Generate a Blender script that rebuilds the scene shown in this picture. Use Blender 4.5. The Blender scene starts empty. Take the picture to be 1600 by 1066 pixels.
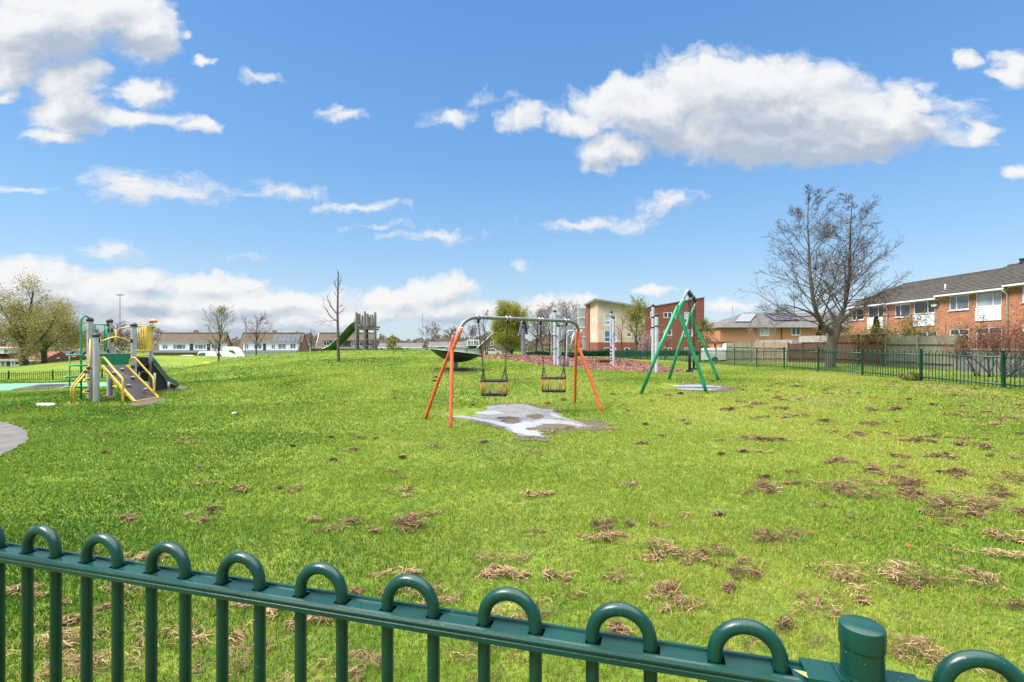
import bpy, math, random
import numpy as np
from mathutils import Vector, Matrix

R = math.radians
scene = bpy.context.scene
COL = scene.collection
CAMH, HOR, F = 1.55, 538.0, 800.0

# ------------------------------------------------------------------ places
def P(px, py, D):
    """a point seen at photo position px,py standing D metres ahead"""
    return Vector(((px - 800) / F * D, D, CAMH - (py - HOR) / F * D))

def W(px, py, z):
    """ground point seen at px,py lying at height z"""
    D = (CAMH - z) * F / (py - HOR)
    return Vector(((px - 800) / F * D, D, z))

# ------------------------------------------------------------------ terrain
_A = []
def _a(x, y, z): _A.append((x, y, z))
def _ap(px, py, D):
    p = P(px, py, D); _A.append((p.x, p.y, p.z))
for x in (-30, -15, -5, 5, 15, 30):
    _a(x, -12, 0)
for t in [(-20, 2, -.05), (-8, 2, 0), (-3, 2, 0), (0, 0, 0), (3, 2, 0), (8, 2, .02), (20, 2, .1), (-4, 5, 0), (0, 5, 0), (4, 5, .02),
          (9, 6, .08), (-8, 7, 0), (0, 11, 0), (-1.8, 10.6, 0), (2, 12, .02), (-1.1, 9.4, 0), (1.6, 13.3, .03), (-6, 12, .02),
          (-11.3, 13.9, 0), (-10.3, 13.8, 0), (-9, 13.5, 0), (-11, 17, .08), (-17, 14, -.12), (-22, 22, -.25), (-18, 22, -.25),
          (4.15, 13.6, .25), (6.2, 13.4, .25), (7, 17, .36), (8.5, 17, .36), (10, 10, .16), (14.3, 8, .18), (14.3, 14.3, .23), (14.3, 21, .26),
          (14.3, 30, .16), (14.3, 40, .08), (14.3, 57, -.2), (14.3, 70, -.35), (17, 27, .33), (21, 24, .28), (21, 35, .28), (28, 30, .3), (35, 30, .3),
          (28, 42, .2), (22, 52, -.2), (35, 75, -.1), (24, 92, -.4), (-37, 37, -1.5), (-33, 38, -1.5), (-28, 39.5, -1.35), (-22.5, 40, -1.1),
          (-48, 36, -1.6), (-70, 85, -2.2), (-50, 85, -2.3), (-30, 85, -2.2), (-90, 108, -3.3), (-100, 90, -3.2), (-62, 105, -2.4), (-45, 105, -2.4), (-30, 105, -2.4),
          (-8, 52, .6), (0, 60, .25), (0, 74, 0), (-10, 74, -.1), (-20, 60, .2), (-5, 150, -1), (-30, 150, -2.6), (30, 150, -.8), (60, 90, -.2), (60, 40, .3), (-60, 20, -1),
          (-60, 40, -1.6)]:
    _a(*t)
for t in [(528, 565, 26), (712, 578, 20), (560, 548.5, 36), (620, 548, 36), (690, 548, 36), (480, 550, 36), (440, 554, 36), (372, 563, 38), (300, 574, 33), (250, 581, 29),
          (570, 547.5, 40), (745, 556, 38), (800, 557.5, 42), (900, 558, 46), (60, 595, 29), (0, 594, 30), (140, 595, 29), (0, 577, 49), (37, 572, 57), (100, 564.5, 60),
          (240, 556, 58), (330, 558, 58), (400, 563, 58), (957, 570, 28), (1020, 582, 24), (872, 571, 27), (620, 600, 16), (480, 600, 16.5), (400, 590, 22), (330, 600, 18)]:
    _ap(*t)
_A = np.array(_A)
def _k(r): return np.sqrt(r * r + 9.0)
_n = len(_A)
_M = np.zeros((_n + 1, _n + 1))
_d = np.hypot(_A[:, None, 0] - _A[None, :, 0], _A[:, None, 1] - _A[None, :, 1])
_M[:_n, :_n] = -_k(_d) + np.eye(_n) * .12
_M[:_n, _n] = 1; _M[_n, :_n] = 1
_w = np.linalg.solve(_M, np.append(_A[:, 2], 0))
def gzn(x, y):
    x = np.asarray(x, float); y = np.asarray(y, float)
    sh = x.shape; x = x.ravel(); y = y.ravel()
    out = np.empty(len(x))
    for s in range(0, len(x), 40000):
        r = np.hypot(x[s:s+40000, None] - _A[None, :, 0], y[s:s+40000, None] - _A[None, :, 1])
        out[s:s+40000] = (-_k(r)) @ _w[:_n] + _w[_n]
    rr = np.hypot(x, y - 20)
    t = np.clip((rr - 110) / 90, 0, 1); t = t * t * (3 - 2 * t)
    out = np.clip(out, -4, 2.0) * (1 - t) + -2.0 * t
    return out.reshape(sh)
def gz(x, y): return float(gzn(np.array([x]), np.array([y]))[0])
def G(x, y, dz=0): return Vector((x, y, gz(x, y) + dz))

# value noise used to vary planting
class VNoise:
    def __init__(s, seed): s.t = np.random.default_rng(seed).random((256, 256))
    def __call__(s, x, y):
        xi = np.floor(x).astype(int); yi = np.floor(y).astype(int)
        fx = x - xi; fy = y - yi; fx = fx*fx*(3-2*fx); fy = fy*fy*(3-2*fy)
        a = s.t[xi % 256, yi % 256]; b = s.t[(xi+1) % 256, yi % 256]; c = s.t[xi % 256, (yi+1) % 256]; d = s.t[(xi+1) % 256, (yi+1) % 256]
        return (a*(1-fx)+b*fx)*(1-fy) + (c*(1-fx)+d*fx)*fy

# ------------------------------------------------------------------ mesh builder
class MB:
    def __init__(s, xf=None):
        s.v = []; s.f = []; s.xf = xf
    def add(s, vs, fs):
        b = len(s.v)
        if s.xf is not None: vs = [s.xf @ Vector(v) for v in vs]
        s.v.extend([tuple(v) for v in vs]); s.f.extend([tuple(b + i for i in q) for q in fs])
        return s
    def box(s, x0, x1, y0, y1, z0, z1):
        vs = [(x0,y0,z0),(x1,y0,z0),(x1,y1,z0),(x0,y1,z0),(x0,y0,z1),(x1,y0,z1),(x1,y1,z1),(x0,y1,z1)]
        return s.add(vs, [(0,3,2,1),(4,5,6,7),(0,1,5,4),(1,2,6,5),(2,3,7,6),(3,0,4,7)])
    def obox(s, c, sx, sy, sz, rot=None):
        m = Matrix.Translation(c) @ (rot.to_4x4() if rot is not None else Matrix.Identity(4))
        vs = [m @ Vector((a*sx/2, b*sy/2, e*sz/2)) for e in (-1,1) for a, b in ((-1,-1),(1,-1),(1,1),(-1,1))]
        return s.add(vs, [(0,3,2,1),(4,5,6,7),(0,1,5,4),(1,2,6,5),(2,3,7,6),(3,0,4,7)])
    def bar(s, a, b, w, t):
        """rectangular bar from a to b"""
        a = Vector(a); b = Vector(b); d = b - a; L = d.length
        q = d.to_track_quat('Z', 'Y')
        return s.obox((a+b)/2, w, t, L, q.to_matrix())
    def tube(s, pts, r, n=8, caps=True):
        pts = [Vector(p) for p in pts]
        if not hasattr(r, '__len__'): r = [r]*len(pts)
        t0 = (pts[1]-pts[0]).normalized()
        ref = Vector((0,0,1)) if abs(t0.z) < .9 else Vector((1,0,0))
        u = t0.cross(ref).normalized(); vs = []
        for i, p in enumerate(pts):
            if i == 0: t = t0
            elif i == len(pts)-1: t = (pts[i]-pts[i-1]).normalized()
            else: t = ((pts[i+1]-pts[i]).normalized() + (pts[i]-pts[i-1]).normalized())
            if t.length < 1e-6: t = t0
            t = t.normalized()
            u = (u - t*u.dot(t))
            if u.length < 1e-6: u = t.orthogonal()
            u.normalize(); w = t.cross(u)
            for k in range(n):
                a = 2*math.pi*k/n
                vs.append(p + (u*math.cos(a) + w*math.sin(a))*r[i])
        fs = []
        for i in range(len(pts)-1):
            for k in range(n):
                k2 = (k+1) % n
                fs.append((i*n+k, i*n+k2, (i+1)*n+k2, (i+1)*n+k))
        if caps:
            fs.append(tuple(range(n-1,-1,-1))); fs.append(tuple((len(pts)-1)*n+k for k in range(n)))
        return s.add(vs, fs)
    def lathe(s, prof, c=(0,0,0), n=16, rot=None, sx=1, sy=1, caps=True):
        """prof: list of (r,z)"""
        c = Vector(c); vs = []
        for r_, z in prof:
            for k in range(n):
                a = 2*math.pi*k/n
                v = Vector((r_*sx*math.cos(a), r_*sy*math.sin(a), z))
                if rot is not None: v = rot @ v
                vs.append(c + v)
        fs = []
        for i in range(len(prof)-1):
            for k in range(n):
                k2 = (k+1) % n
                fs.append((i*n+k, i*n+k2, (i+1)*n+k2, (i+1)*n+k))
        if caps: fs.append(tuple(range(n-1,-1,-1))); fs.append(tuple((len(prof)-1)*n+k for k in range(n)))
        return s.add(vs, fs)
    def ell(s, c, rx, ry, rz, n=12, m=7, jit=0, rng=None):
        prof = []
        c = Vector(c); vs = []
        for i in range(m+1):
            ph = math.pi*i/m
            for k in range(n):
                a = 2*math.pi*k/n
                j = 1 + (rng.uniform(-jit, jit) if rng else 0)
                vs.append(c + Vector((rx*math.sin(ph)*math.cos(a)*j, ry*math.sin(ph)*math.sin(a)*j, -rz*math.cos(ph)*j)))
        fs = []
        for i in range(m):
            for k in range(n):
                k2 = (k+1) % n
                fs.append((i*n+k, i*n+k2, (i+1)*n+k2, (i+1)*n+k))
        return s.add(vs, fs)
    def prism(s, poly, d):
        """poly: list of 3-D points (planar), extruded by vector d"""
        poly = [Vector(p) for p in poly]; d = Vector(d); n = len(poly)
        nrm = Vector((0,0,0))
        for i in range(n): nrm += poly[i].cross(poly[(i+1) % n])
        if nrm.dot(d) > 0: poly = poly[::-1]
        vs = poly + [p + d for p in poly]
        fs = [tuple(range(n)), tuple(range(2*n-1, n-1, -1))]
        fs += [((i+1) % n, i, n+i, n+(i+1) % n) for i in range(n)]
        return s.add(vs, fs)
    def facade(s, o, u, W_, H_, holes=(), depth=.1, nrm=None):
        """wall sheet from o along unit u (width) and z (height) with rectangular holes (u0,u1,z0,z1); reveals go inward"""
        o = Vector(o); u = Vector(u).normalized(); zz = Vector((0,0,1))
        inn = zz.cross(u) if nrm is None else -Vector(nrm)
        xs = sorted({0, W_, *[h[0] for h in holes], *[h[1] for h in holes]})
        zs = sorted({0, H_, *[h[2] for h in holes], *[h[3] for h in holes]})
        for i in range(len(xs)-1):
            for j in range(len(zs)-1):
                cx = (xs[i]+xs[i+1])/2; cz = (zs[j]+zs[j+1])/2
                if any(h[0] < cx < h[1] and h[2] < cz < h[3] for h in holes): continue
                s.add([o+u*xs[i]+zz*zs[j], o+u*xs[i+1]+zz*zs[j], o+u*xs[i+1]+zz*zs[j+1], o+u*xs[i]+zz*zs[j+1]], [(0,1,2,3)])
        for a, b, c, d in holes:
            q = [o+u*a+zz*c, o+u*b+zz*c, o+u*b+zz*d, o+u*a+zz*d]
            r_ = [p + inn*depth for p in q]
            for k in range(4):
                k2 = (k+1) % 4
                s.add([q[k], q[k2], r_[k2], r_[k]], [(3,2,1,0)])
        return s
    def build(s, name, mat, parent=None, smooth=False, off=None):
        if off is None:
            off = OFF.get(parent.name, Vector((0,0,0))) if parent is not None else Vector((0,0,0))
        me = bpy.data.meshes.new(name)
        me.from_pydata([(v[0]-off[0], v[1]-off[1], v[2]-off[2]) for v in s.v], [], s.f)
        if smooth:
            me.polygons.foreach_set('use_smooth', [True]*len(me.polygons))
        me.materials.append(mat); me.update()
        o = bpy.data.objects.new(name, me); COL.objects.link(o)
        if smooth == 'auto':
            try: me.set_sharp_from_angle(angle=R(40))
            except Exception: pass
        if parent is not None:
            o.parent = parent; OFF[o.name] = Vector(off)
        return o
OFF = {}

def tag(o, label=None, cat=None, group=None, kind=None):
    if label: o['label'] = label
    if cat: o['category'] = cat
    if group: o['group'] = group
    if kind: o['kind'] = kind
    return o
def thing(name, loc, label, cat, group=None):
    o = bpy.data.objects.new(name, None); COL.objects.link(o); o.location = loc
    o.empty_display_size = .2
    OFF[o.name] = Vector(loc)
    return tag(o, label, cat, group)
def copy_tree(o, parent=None):
    c = o.copy(); COL.objects.link(c)
    if parent is not None: c.parent = parent
    for ch in list(o.children): copy_tree(ch, c)
    return c

def npmesh(name, verts, faces_flat, face_n, mat, attr=None, smooth=False, parent=None):
    """fast mesh from numpy arrays; face_n = verts per face (constant)"""
    me = bpy.data.meshes.new(name)
    nv = len(verts); nf = len(faces_flat)//face_n
    off = OFF.get(parent.name) if parent is not None else None
    if off is not None: verts = verts - np.array(off)[None, :]
    me.vertices.add(nv); me.vertices.foreach_set('co', np.ascontiguousarray(verts, dtype=np.float32).ravel())
    me.loops.add(nf*face_n); me.loops.foreach_set('vertex_index', np.ascontiguousarray(faces_flat, dtype=np.int32))
    me.polygons.add(nf)
    me.polygons.foreach_set('loop_start', np.arange(0, nf*face_n, face_n, dtype=np.int32))
    me.polygons.foreach_set('loop_total', np.full(nf, face_n, dtype=np.int32))
    if smooth: me.polygons.foreach_set('use_smooth', np.ones(nf, dtype=bool))
    me.update(calc_edges=True)
    if attr is not None:
        at = me.attributes.new('tint', 'FLOAT', 'POINT'); at.data.foreach_set('value', np.ascontiguousarray(attr, dtype=np.float32))
    me.materials.append(mat)
    o = bpy.data.objects.new(name, me); COL.objects.link(o)
    if parent is not None: o.parent = parent; OFF[o.name] = off
    return o

# ------------------------------------------------------------------ materials
def _nt(name):
    m = bpy.data.materials.new(name); m.use_nodes = True
    nt = m.node_tree; b = nt.nodes['Principled BSDF']
    return m, nt, b
def L(nt, a, b): nt.links.new(a, b)
def node(nt, t, **kw):
    n = nt.nodes.new(t)
    for k, v in kw.items(): setattr(n, k, v)
    return n
def ramp(nt, fac, stops):
    n = nt.nodes.new('ShaderNodeValToRGB'); e = n.color_ramp.elements
    while len(e) > 1: e.remove(e[-1])
    e[0].position = stops[0][0]; e[0].color = (*stops[0][1], 1)
    for p, c in stops[1:]:
        x = e.new(p); x.color = (*c, 1)
    L(nt, fac, n.inputs[0]); return n.outputs[0]
def noise(nt, vec, scale, detail=4, rough=.55, dist=0):
    n = nt.nodes.new('ShaderNodeTexNoise'); n.inputs['Scale'].default_value = scale; n.inputs['Detail'].default_value = detail
    n.inputs['Roughness'].default_value = rough; n.inputs['Distortion'].default_value = dist
    L(nt, vec, n.inputs['Vector']); return n
def mixc(nt, fac, a, b, mode='MIX'):
    n = nt.nodes.new('ShaderNodeMix'); n.data_type = 'RGBA'; n.blend_type = mode
    for s, v in ((0, fac), (6, a), (7, b)):
        if hasattr(v, 'is_output'): L(nt, v, n.inputs[s])
        elif s == 0: n.inputs[0].default_value = v
        else: n.inputs[s].default_value = (*v, 1)
    return n.outputs[2]
def mth(nt, op, a, b=None, c=None):
    n = nt.nodes.new('ShaderNodeMath'); n.operation = op
    for i, v in enumerate((a, b, c)):
        if v is None: continue
        if hasattr(v, 'is_output'): L(nt, v, n.inputs[i])
        else: n.inputs[i].default_value = v
    return n.outputs[0]
def bump(nt, b, h, strength=.3, dist=.02):
    n = nt.nodes.new('ShaderNodeBump'); n.inputs['Strength'].default_value = strength; n.inputs['Distance'].default_value = dist
    L(nt, h, n.inputs['Height']); L(nt, n.outputs[0], b.inputs['Normal'])
def objco(nt):
    return nt.nodes.new('ShaderNodeTexCoord').outputs['Object']
def geoco(nt):
    return nt.nodes.new('ShaderNodeNewGeometry').outputs['Position']
def mat(name, c, rough=.5, metal=0, var=.15, scale=6, bmp=.0, bscale=60, spec=.5, dirt=None, dscale=3, dthr=(.55,.75), speck=None):
    m, nt, b = _nt(name); co = geoco(nt)
    n = noise(nt, co, scale, 5)
    c1 = tuple(x*(1-var) for x in c); c2 = tuple(min(1, x*(1+var)) for x in c)
    col = ramp(nt, n.outputs[0], [(.3, c1), (.7, c2)])
    if speck:
        d = noise(nt, co, speck[1], 2, .4)
        col = mixc(nt, ramp(nt, d.outputs[0], [(.735, (0,)*3), (.76, (1,)*3)]), col, speck[0])
    if dirt:
        d = noise(nt, co, dscale, 8, .65)
        col = mixc(nt, ramp(nt, d.outputs[0], [(dthr[0], (0,0,0)), (dthr[1], (1,1,1))]), col, dirt)
    L(nt, col, b.inputs['Base Color'])
    rr = ramp(nt, noise(nt, co, scale*2.3, 4).outputs[0], [(.3, (rough*.85,)*3), (.7, (min(1, rough*1.15),)*3)])
    L(nt, rr, b.inputs['Roughness']); b.inputs['Metallic'].default_value = metal
    b.inputs['Specular IOR Level'].default_value = spec
    if bmp: bump(nt, b, noise(nt, co, bscale, 6, .6).outputs[0], bmp, .02)
    return m
def brickmat(name, a, b_, mortar, w=.225, h=.075, stain=(.12,.09,.07)):
    m, nt, b = _nt(name); co = geoco(nt)
    sp = node(nt, 'ShaderNodeSeparateXYZ'); L(nt, co, sp.inputs[0])
    cb = node(nt, 'ShaderNodeCombineXYZ'); L(nt, mth(nt, 'ADD', sp.outputs[0], sp.outputs[1]), cb.inputs[0]); L(nt, sp.outputs[2], cb.inputs[1])
    t = node(nt, 'ShaderNodeTexBrick'); L(nt, cb.outputs[0], t.inputs['Vector'])
    t.inputs['Scale'].default_value = 1; t.inputs['Brick Width'].default_value = w; t.inputs['Row Height'].default_value = h
    t.inputs['Mortar Size'].default_value = .008; t.inputs['Color1'].default_value = (*a, 1); t.inputs['Color2'].default_value = (*b_, 1); t.inputs['Mortar'].default_value = (*mortar, 1)
    n = noise(nt, co, 1.3, 7, .6); n2 = noise(nt, cb.outputs[0], 9, 3)
    col = mixc(nt, ramp(nt, n.outputs[0], [(.45, (0,)*3), (.75, (.45,)*3)]), t.outputs[0], stain)
    col = mixc(nt, ramp(nt, n2.outputs[0], [(.35, (0,)*3), (.7, (.35,)*3)]), col, tuple(min(1, x*1.5) for x in a))
    L(nt, col, b.inputs['Base Color']); b.inputs['Roughness'].default_value = .9
    bump(nt, b, mth(nt, 'SUBTRACT', 1, t.outputs[1]), .3, .01)
    return m
def tilemat(name, a, b_, along='sum', w=.3, row=.12, moss=None):
    m, nt, b = _nt(name); co = geoco(nt)
    sp = node(nt, 'ShaderNodeSeparateXYZ'); L(nt, co, sp.inputs[0])
    cb = node(nt, 'ShaderNodeCombineXYZ')
    u = {'x': sp.outputs[0], 'y': sp.outputs[1]}.get(along) or mth(nt, 'ADD', sp.outputs[0], sp.outputs[1])
    L(nt, u, cb.inputs[0]); L(nt, sp.outputs[2], cb.inputs[1])
    t = node(nt, 'ShaderNodeTexBrick'); L(nt, cb.outputs[0], t.inputs['Vector'])
    t.inputs['Scale'].default_value = 1; t.inputs['Brick Width'].default_value = w; t.inputs['Row Height'].default_value = row
    t.inputs['Mortar Size'].default_value = row*.1; t.inputs['Color1'].default_value = (*a, 1); t.inputs['Color2'].default_value = (*b_, 1)
    t.inputs['Mortar'].default_value = (*[x*.55 for x in a], 1)
    col = t.outputs[0]
    n = noise(nt, co, 1.1, 7, .65)
    col = mixc(nt, ramp(nt, n.outputs[0], [(.4, (0,)*3), (.72, (.6,)*3)]), col, moss or tuple(x*1.6 for x in a))
    L(nt, col, b.inputs['Base Color']); b.inputs['Roughness'].default_value = .85
    fr = mth(nt, 'FRACT', mth(nt, 'DIVIDE', sp.outputs[2], row))
    bump(nt, b, fr, .8, row*.35)
    return m
def woodmat(name, a, b_, scale=1, rough=.85, vertical=True):
    m, nt, b = _nt(name); co = geoco(nt)
    mp = node(nt, 'ShaderNodeMapping'); L(nt, co, mp.inputs[0]); mp.inputs['Scale'].default_value = (14*scale, 14*scale, 1.2*scale) if vertical else (1.2*scale, 1.2*scale, 14*scale)
    n = noise(nt, mp.outputs[0], 1.5, 6, .65); n2 = noise(nt, co, 1.2, 4)
    col = ramp(nt, n.outputs[0], [(.3, a), (.7, b_)])
    col = mixc(nt, ramp(nt, n2.outputs[0], [(.4, (0,)*3), (.75, (.5,)*3)]), col, tuple(x*.6 for x in a))
    L(nt, col, b.inputs['Base Color']); b.inputs['Roughness'].default_value = rough
    bump(nt, b, n.outputs[0], .3, .01)
    return m
def leafmat(name, stops, trans=.35, rough=.6):
    """foliage: colour from the per-leaf tint attribute"""
    m, nt, b = _nt(name)
    at = node(nt, 'ShaderNodeAttribute'); at.attribute_name = 'tint'
    col = ramp(nt, at.outputs['Fac'], stops)
    L(nt, col, b.inputs['Base Color']); b.inputs['Roughness'].default_value = rough; b.inputs['Specular IOR Level'].default_value = .25
    tr = node(nt, 'ShaderNodeBsdfTranslucent'); L(nt, col, tr.inputs[0])
    mx = node(nt, 'ShaderNodeMixShader'); mx.inputs[0].default_value = trans
    L(nt, b.outputs[0], mx.inputs[1]); L(nt, tr.outputs[0], mx.inputs[2])
    L(nt, mx.outputs[0], nt.nodes['Material Output'].inputs[0])
    return m
def glassmat(name, a, b_, rough=.04, scale=.8):
    m, nt, b = _nt(name); co = geoco(nt)
    n = noise(nt, co, scale, 3)
    L(nt, ramp(nt, n.outputs[0], [(.4, a), (.6, b_)]), b.inputs['Base Color']); b.inputs['Roughness'].default_value = rough
    b.inputs['Specular IOR Level'].default_value = .8
    return m
M = {}
M['green_paint'] = mat('green_paint', (.002, .040, .030), .30, 0, .22, 5, .04, 160, .5, dirt=(.010, .040, .030), dscale=18, dthr=(.55, .8), speck=((.10, .16, .13), 160))
M['green_far'] = mat('green_far_paint', (.003, .055, .031), .4, 0, .2, 5)
M['black_gap'] = mat('black_gap', (.002, .004, .004), .9, spec=.0)
M['orange'] = mat('orange_paint', (.62, .10, .025), .38, 0, .2, 3, .03, 90, .5, dirt=(.36, .10, .05), dscale=9, dthr=(.52, .72), speck=((.2, .14, .10), 60))
M['orange_cap'] = mat('orange_cap', (.75, .42, .3), .5)
M['galv'] = mat('galvanised_steel', (.20, .21, .22), .42, .6, .25, 9, .05, 60)
M['chain'] = mat('chain_steel', (.03, .028, .026), .5, .6, .3, 20)
M['rubber'] = mat('black_rubber', (.009, .009, .010), .7, 0, .25, 12, .1, 80)
M['seat_orange'] = mat('seat_orange', (.60, .19, .05), .5, 0, .2, 8)
M['strap'] = mat('pale_strap', (.62, .36, .22), .6, 0, .2, 12)
M['swing_green'] = mat('swing_green', (.02, .27, .12), .35, 0, .2, 4, dirt=(.03, .16, .08), dscale=6, dthr=(.5, .72), speck=((.1, .12, .08), 50))
M['yellow'] = mat('yellow_paint', (.72, .50, .06), .38, 0, .15, 6, dirt=(.42, .28, .06), dscale=7, dthr=(.5, .75), speck=((.2, .15, .08), 50))
M['frame_green'] = mat('frame_green', (.012, .24, .10), .4, 0, .15, 5)
M['rung_green'] = mat('rung_green', (.05, .36, .20), .35, 0, .15, 5)
M['post_grey'] = mat('post_grey', (.42, .42, .44), .45, .1, .1, 4, dirt=(.28, .27, .26), dscale=6)
M['cap_dark'] = mat('cap_dark', (.022, .022, .028), .4, 0, .2, 8)
M['ramp_rubber'] = mat('ramp_rubber', (.055, .048, .052), .75, 0, .3, 4, .2, 90, dirt=(.12, .10, .09), dscale=3)
M['hold'] = mat('climbing_hold', (.30, .22, .17), .7, 0, .3, 30)
M['slide_grey'] = mat('slide_grey', (.12, .14, .13), .35, .3, .2, 4)
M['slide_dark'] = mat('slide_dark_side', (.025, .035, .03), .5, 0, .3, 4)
M['toy_orange'] = mat('toy_orange', (.75, .28, .12), .4)
M['white_post'] = mat('white_post', (.47, .47, .51), .45, 0, .1, 4, dirt=(.42, .42, .44), dscale=5)
M['tower_wood'] = woodmat('weathered_timber', (.10, .085, .078), (.20, .178, .165))
M['tube_green'] = mat('chute_green', (.035, .085, .02), .45, 0, .3, 2.5)
M['rim_grey'] = mat('rim_grey', (.42, .43, .44), .4, .3)
M['dish'] = mat('dish_underside', (.032, .040, .030), .5, 0, .25, 3)
M['dish_rim'] = mat('dish_rim', (.012, .014, .014), .45)
M['mud'] = mat('mud', (.085, .062, .042), .85, 0, .35, 5, .3, 30)
M['concrete'] = mat('concrete', (.36, .34, .31), .85, 0, .2, 4, .2, 50)
M['soft_green'] = mat('soft_play_green', (.10, .36, .16), .8, 0, .12, 2, .1, 60)
M['white_frame'] = mat('window_frame_white', (.80, .80, .80), .4, 0, .05, 3)
M['white_panel'] = mat('white_boarding', (.80, .80, .82), .5, 0, .06, 2)
M['white_vehicle'] = mat('vehicle_white', (.80, .80, .82), .25, 0, .04, 2)
M['tyre'] = mat('tyre_rubber', (.02, .02, .02), .8)
M['gutter'] = mat('gutter_white', (.78, .78, .78), .4)
M['glass_dark'] = glassmat('pane_dark', (.02, .025, .03), (.07, .08, .09))
M['glass_mid'] = glassmat('pane_mid', (.12, .14, .16), (.26, .29, .32), .06)
M['glass_pale'] = glassmat('pane_pale', (.32, .36, .40), (.5, .53, .56), .12)
M['glass_blue'] = glassmat('pane_blue', (.02, .10, .28), (.05, .2, .42), .1)
M['brick_orange'] = brickmat('brick_orange', (.52, .20, .085), (.31, .10, .052), (.36, .26, .20))
M['brick_sol'] = brickmat('brick_tan', (.48, .19, .095), (.40, .15, .075), (.40, .26, .19), stain=(.33, .16, .09))
M['brick_red'] = brickmat('brick_red', (.27, .07, .04), (.19, .05, .03), (.22, .13, .10), stain=(.2, .06, .04))
M['brick_brown'] = brickmat('brick_brown', (.24, .13, .09), (.19, .10, .075), (.27, .22, .19))
M['render_cream'] = mat('cream_render', (.60, .45, .345), .85, 0, .12, .5, dirt=(.42, .30, .22), dscale=.6)
M['tile_grey'] = tilemat('roof_tile_grey', (.055, .047, .042), (.09, .077, .067), 'y', .3, .13, moss=(.10, .088, .065))
M['tile_slate'] = tilemat('roof_slate', (.10, .095, .10), (.14, .13, .135), 'x', .3, .16, moss=(.15, .13, .12))
M['tile_brown'] = tilemat('roof_tile_brown', (.15, .11, .085), (.20, .14, .105), 'x', .3, .2, moss=(.24, .15, .08))
M['tile_red'] = tilemat('roof_tile_red', (.26, .075, .055), (.20, .06, .045), 'x', .3, .2, moss=(.2, .1, .07))
M['roof_metal'] = mat('roof_edge', (.30, .32, .34), .5, .3)
M['solar'] = mat('solar_panel', (.05, .06, .09), .5, 0, .3, 1.5, spec=.3)
M['solar_sheen'] = mat('solar_sheen', (.20, .21, .24), .6, spec=.3)  # paler copy of the panel, sky reflection put into its colour
M['fence_pale'] = woodmat('fence_pale_timber', (.16, .145, .10), (.30, .27, .19))
M['fence_brown'] = woodmat('fence_brown_timber', (.075, .032, .02), (.14, .06, .035))
M['fence_tan'] = woodmat('fence_tan_timber', (.26, .19, .13), (.40, .30, .21))
M['stone'] = brickmat('grey_wall_block', (.20, .17, .16), (.14, .12, .115), (.13, .11, .10), .45, .2, stain=(.1, .09, .085))
M['bark'] = woodmat('bark', (.03, .025, .021), (.09, .075, .062), .8)
M['bark_big'] = woodmat('bark_big', (.065, .049, .038), (.18, .14, .11), .7)
M['bark_dead'] = woodmat('bark_dead', (.07, .05, .045), (.17, .12, .10), .8)
M['twig'] = mat('twig', (.085, .054, .042), .9, 0, .3, 3)
M['twig_pale'] = mat('twig_pale', (.15, .12, .085), .9, 0, .3, 3)
M['pole_grey'] = mat('lamp_pole_grey', (.22, .23, .25), .5, .4)
M['asphalt'] = mat('path_asphalt', (.11, .10, .095), .9, 0, .3, 3, .4, 70, dirt=(.17, .15, .135), dscale=2)
# ------------------------------------------------------------------ outline helpers (photo outline -> ground polygon)
def outline(pts, z=None):
    out = []
    for px, py in pts:
        zz = 0.0 if z is None else z
        for _ in range(25):
            D = min((CAMH - zz) * F / max(py - HOR, 1), 120)
            if z is not None: break
            zz = .5*zz + .5*gz((px-800)/F*D, D)
        out.append(((px-800)/F*D, D))
    return out
def inpoly(poly, x, y):
    x = np.asarray(x); y = np.asarray(y); ins = np.zeros(x.shape, bool); n = len(poly)
    for i in range(n):
        x1, y1 = poly[i]; x2, y2 = poly[(i+1) % n]
        c = ((y1 > y) != (y2 > y)) & (x < (x2-x1)*(y-y1)/((y2-y1) if abs(y2-y1) > 1e-9 else 1e-9)+x1)
        ins ^= c
    return ins
def rough_poly(poly, step=.15, amp=.06, seed=1):
    """subdivide an outline and make its edge ragged"""
    rg = random.Random(seed); out = []
    n = len(poly)
    for i in range(n):
        a = Vector(poly[i]); b = Vector(poly[(i+1) % n]); L_ = (b-a).length; k = max(1, int(L_/step))
        for j in range(k):
            p = a.lerp(b, j/k); out.append((p.x+rg.uniform(-amp, amp), p.y+rg.uniform(-amp, amp)))
    return out
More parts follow.
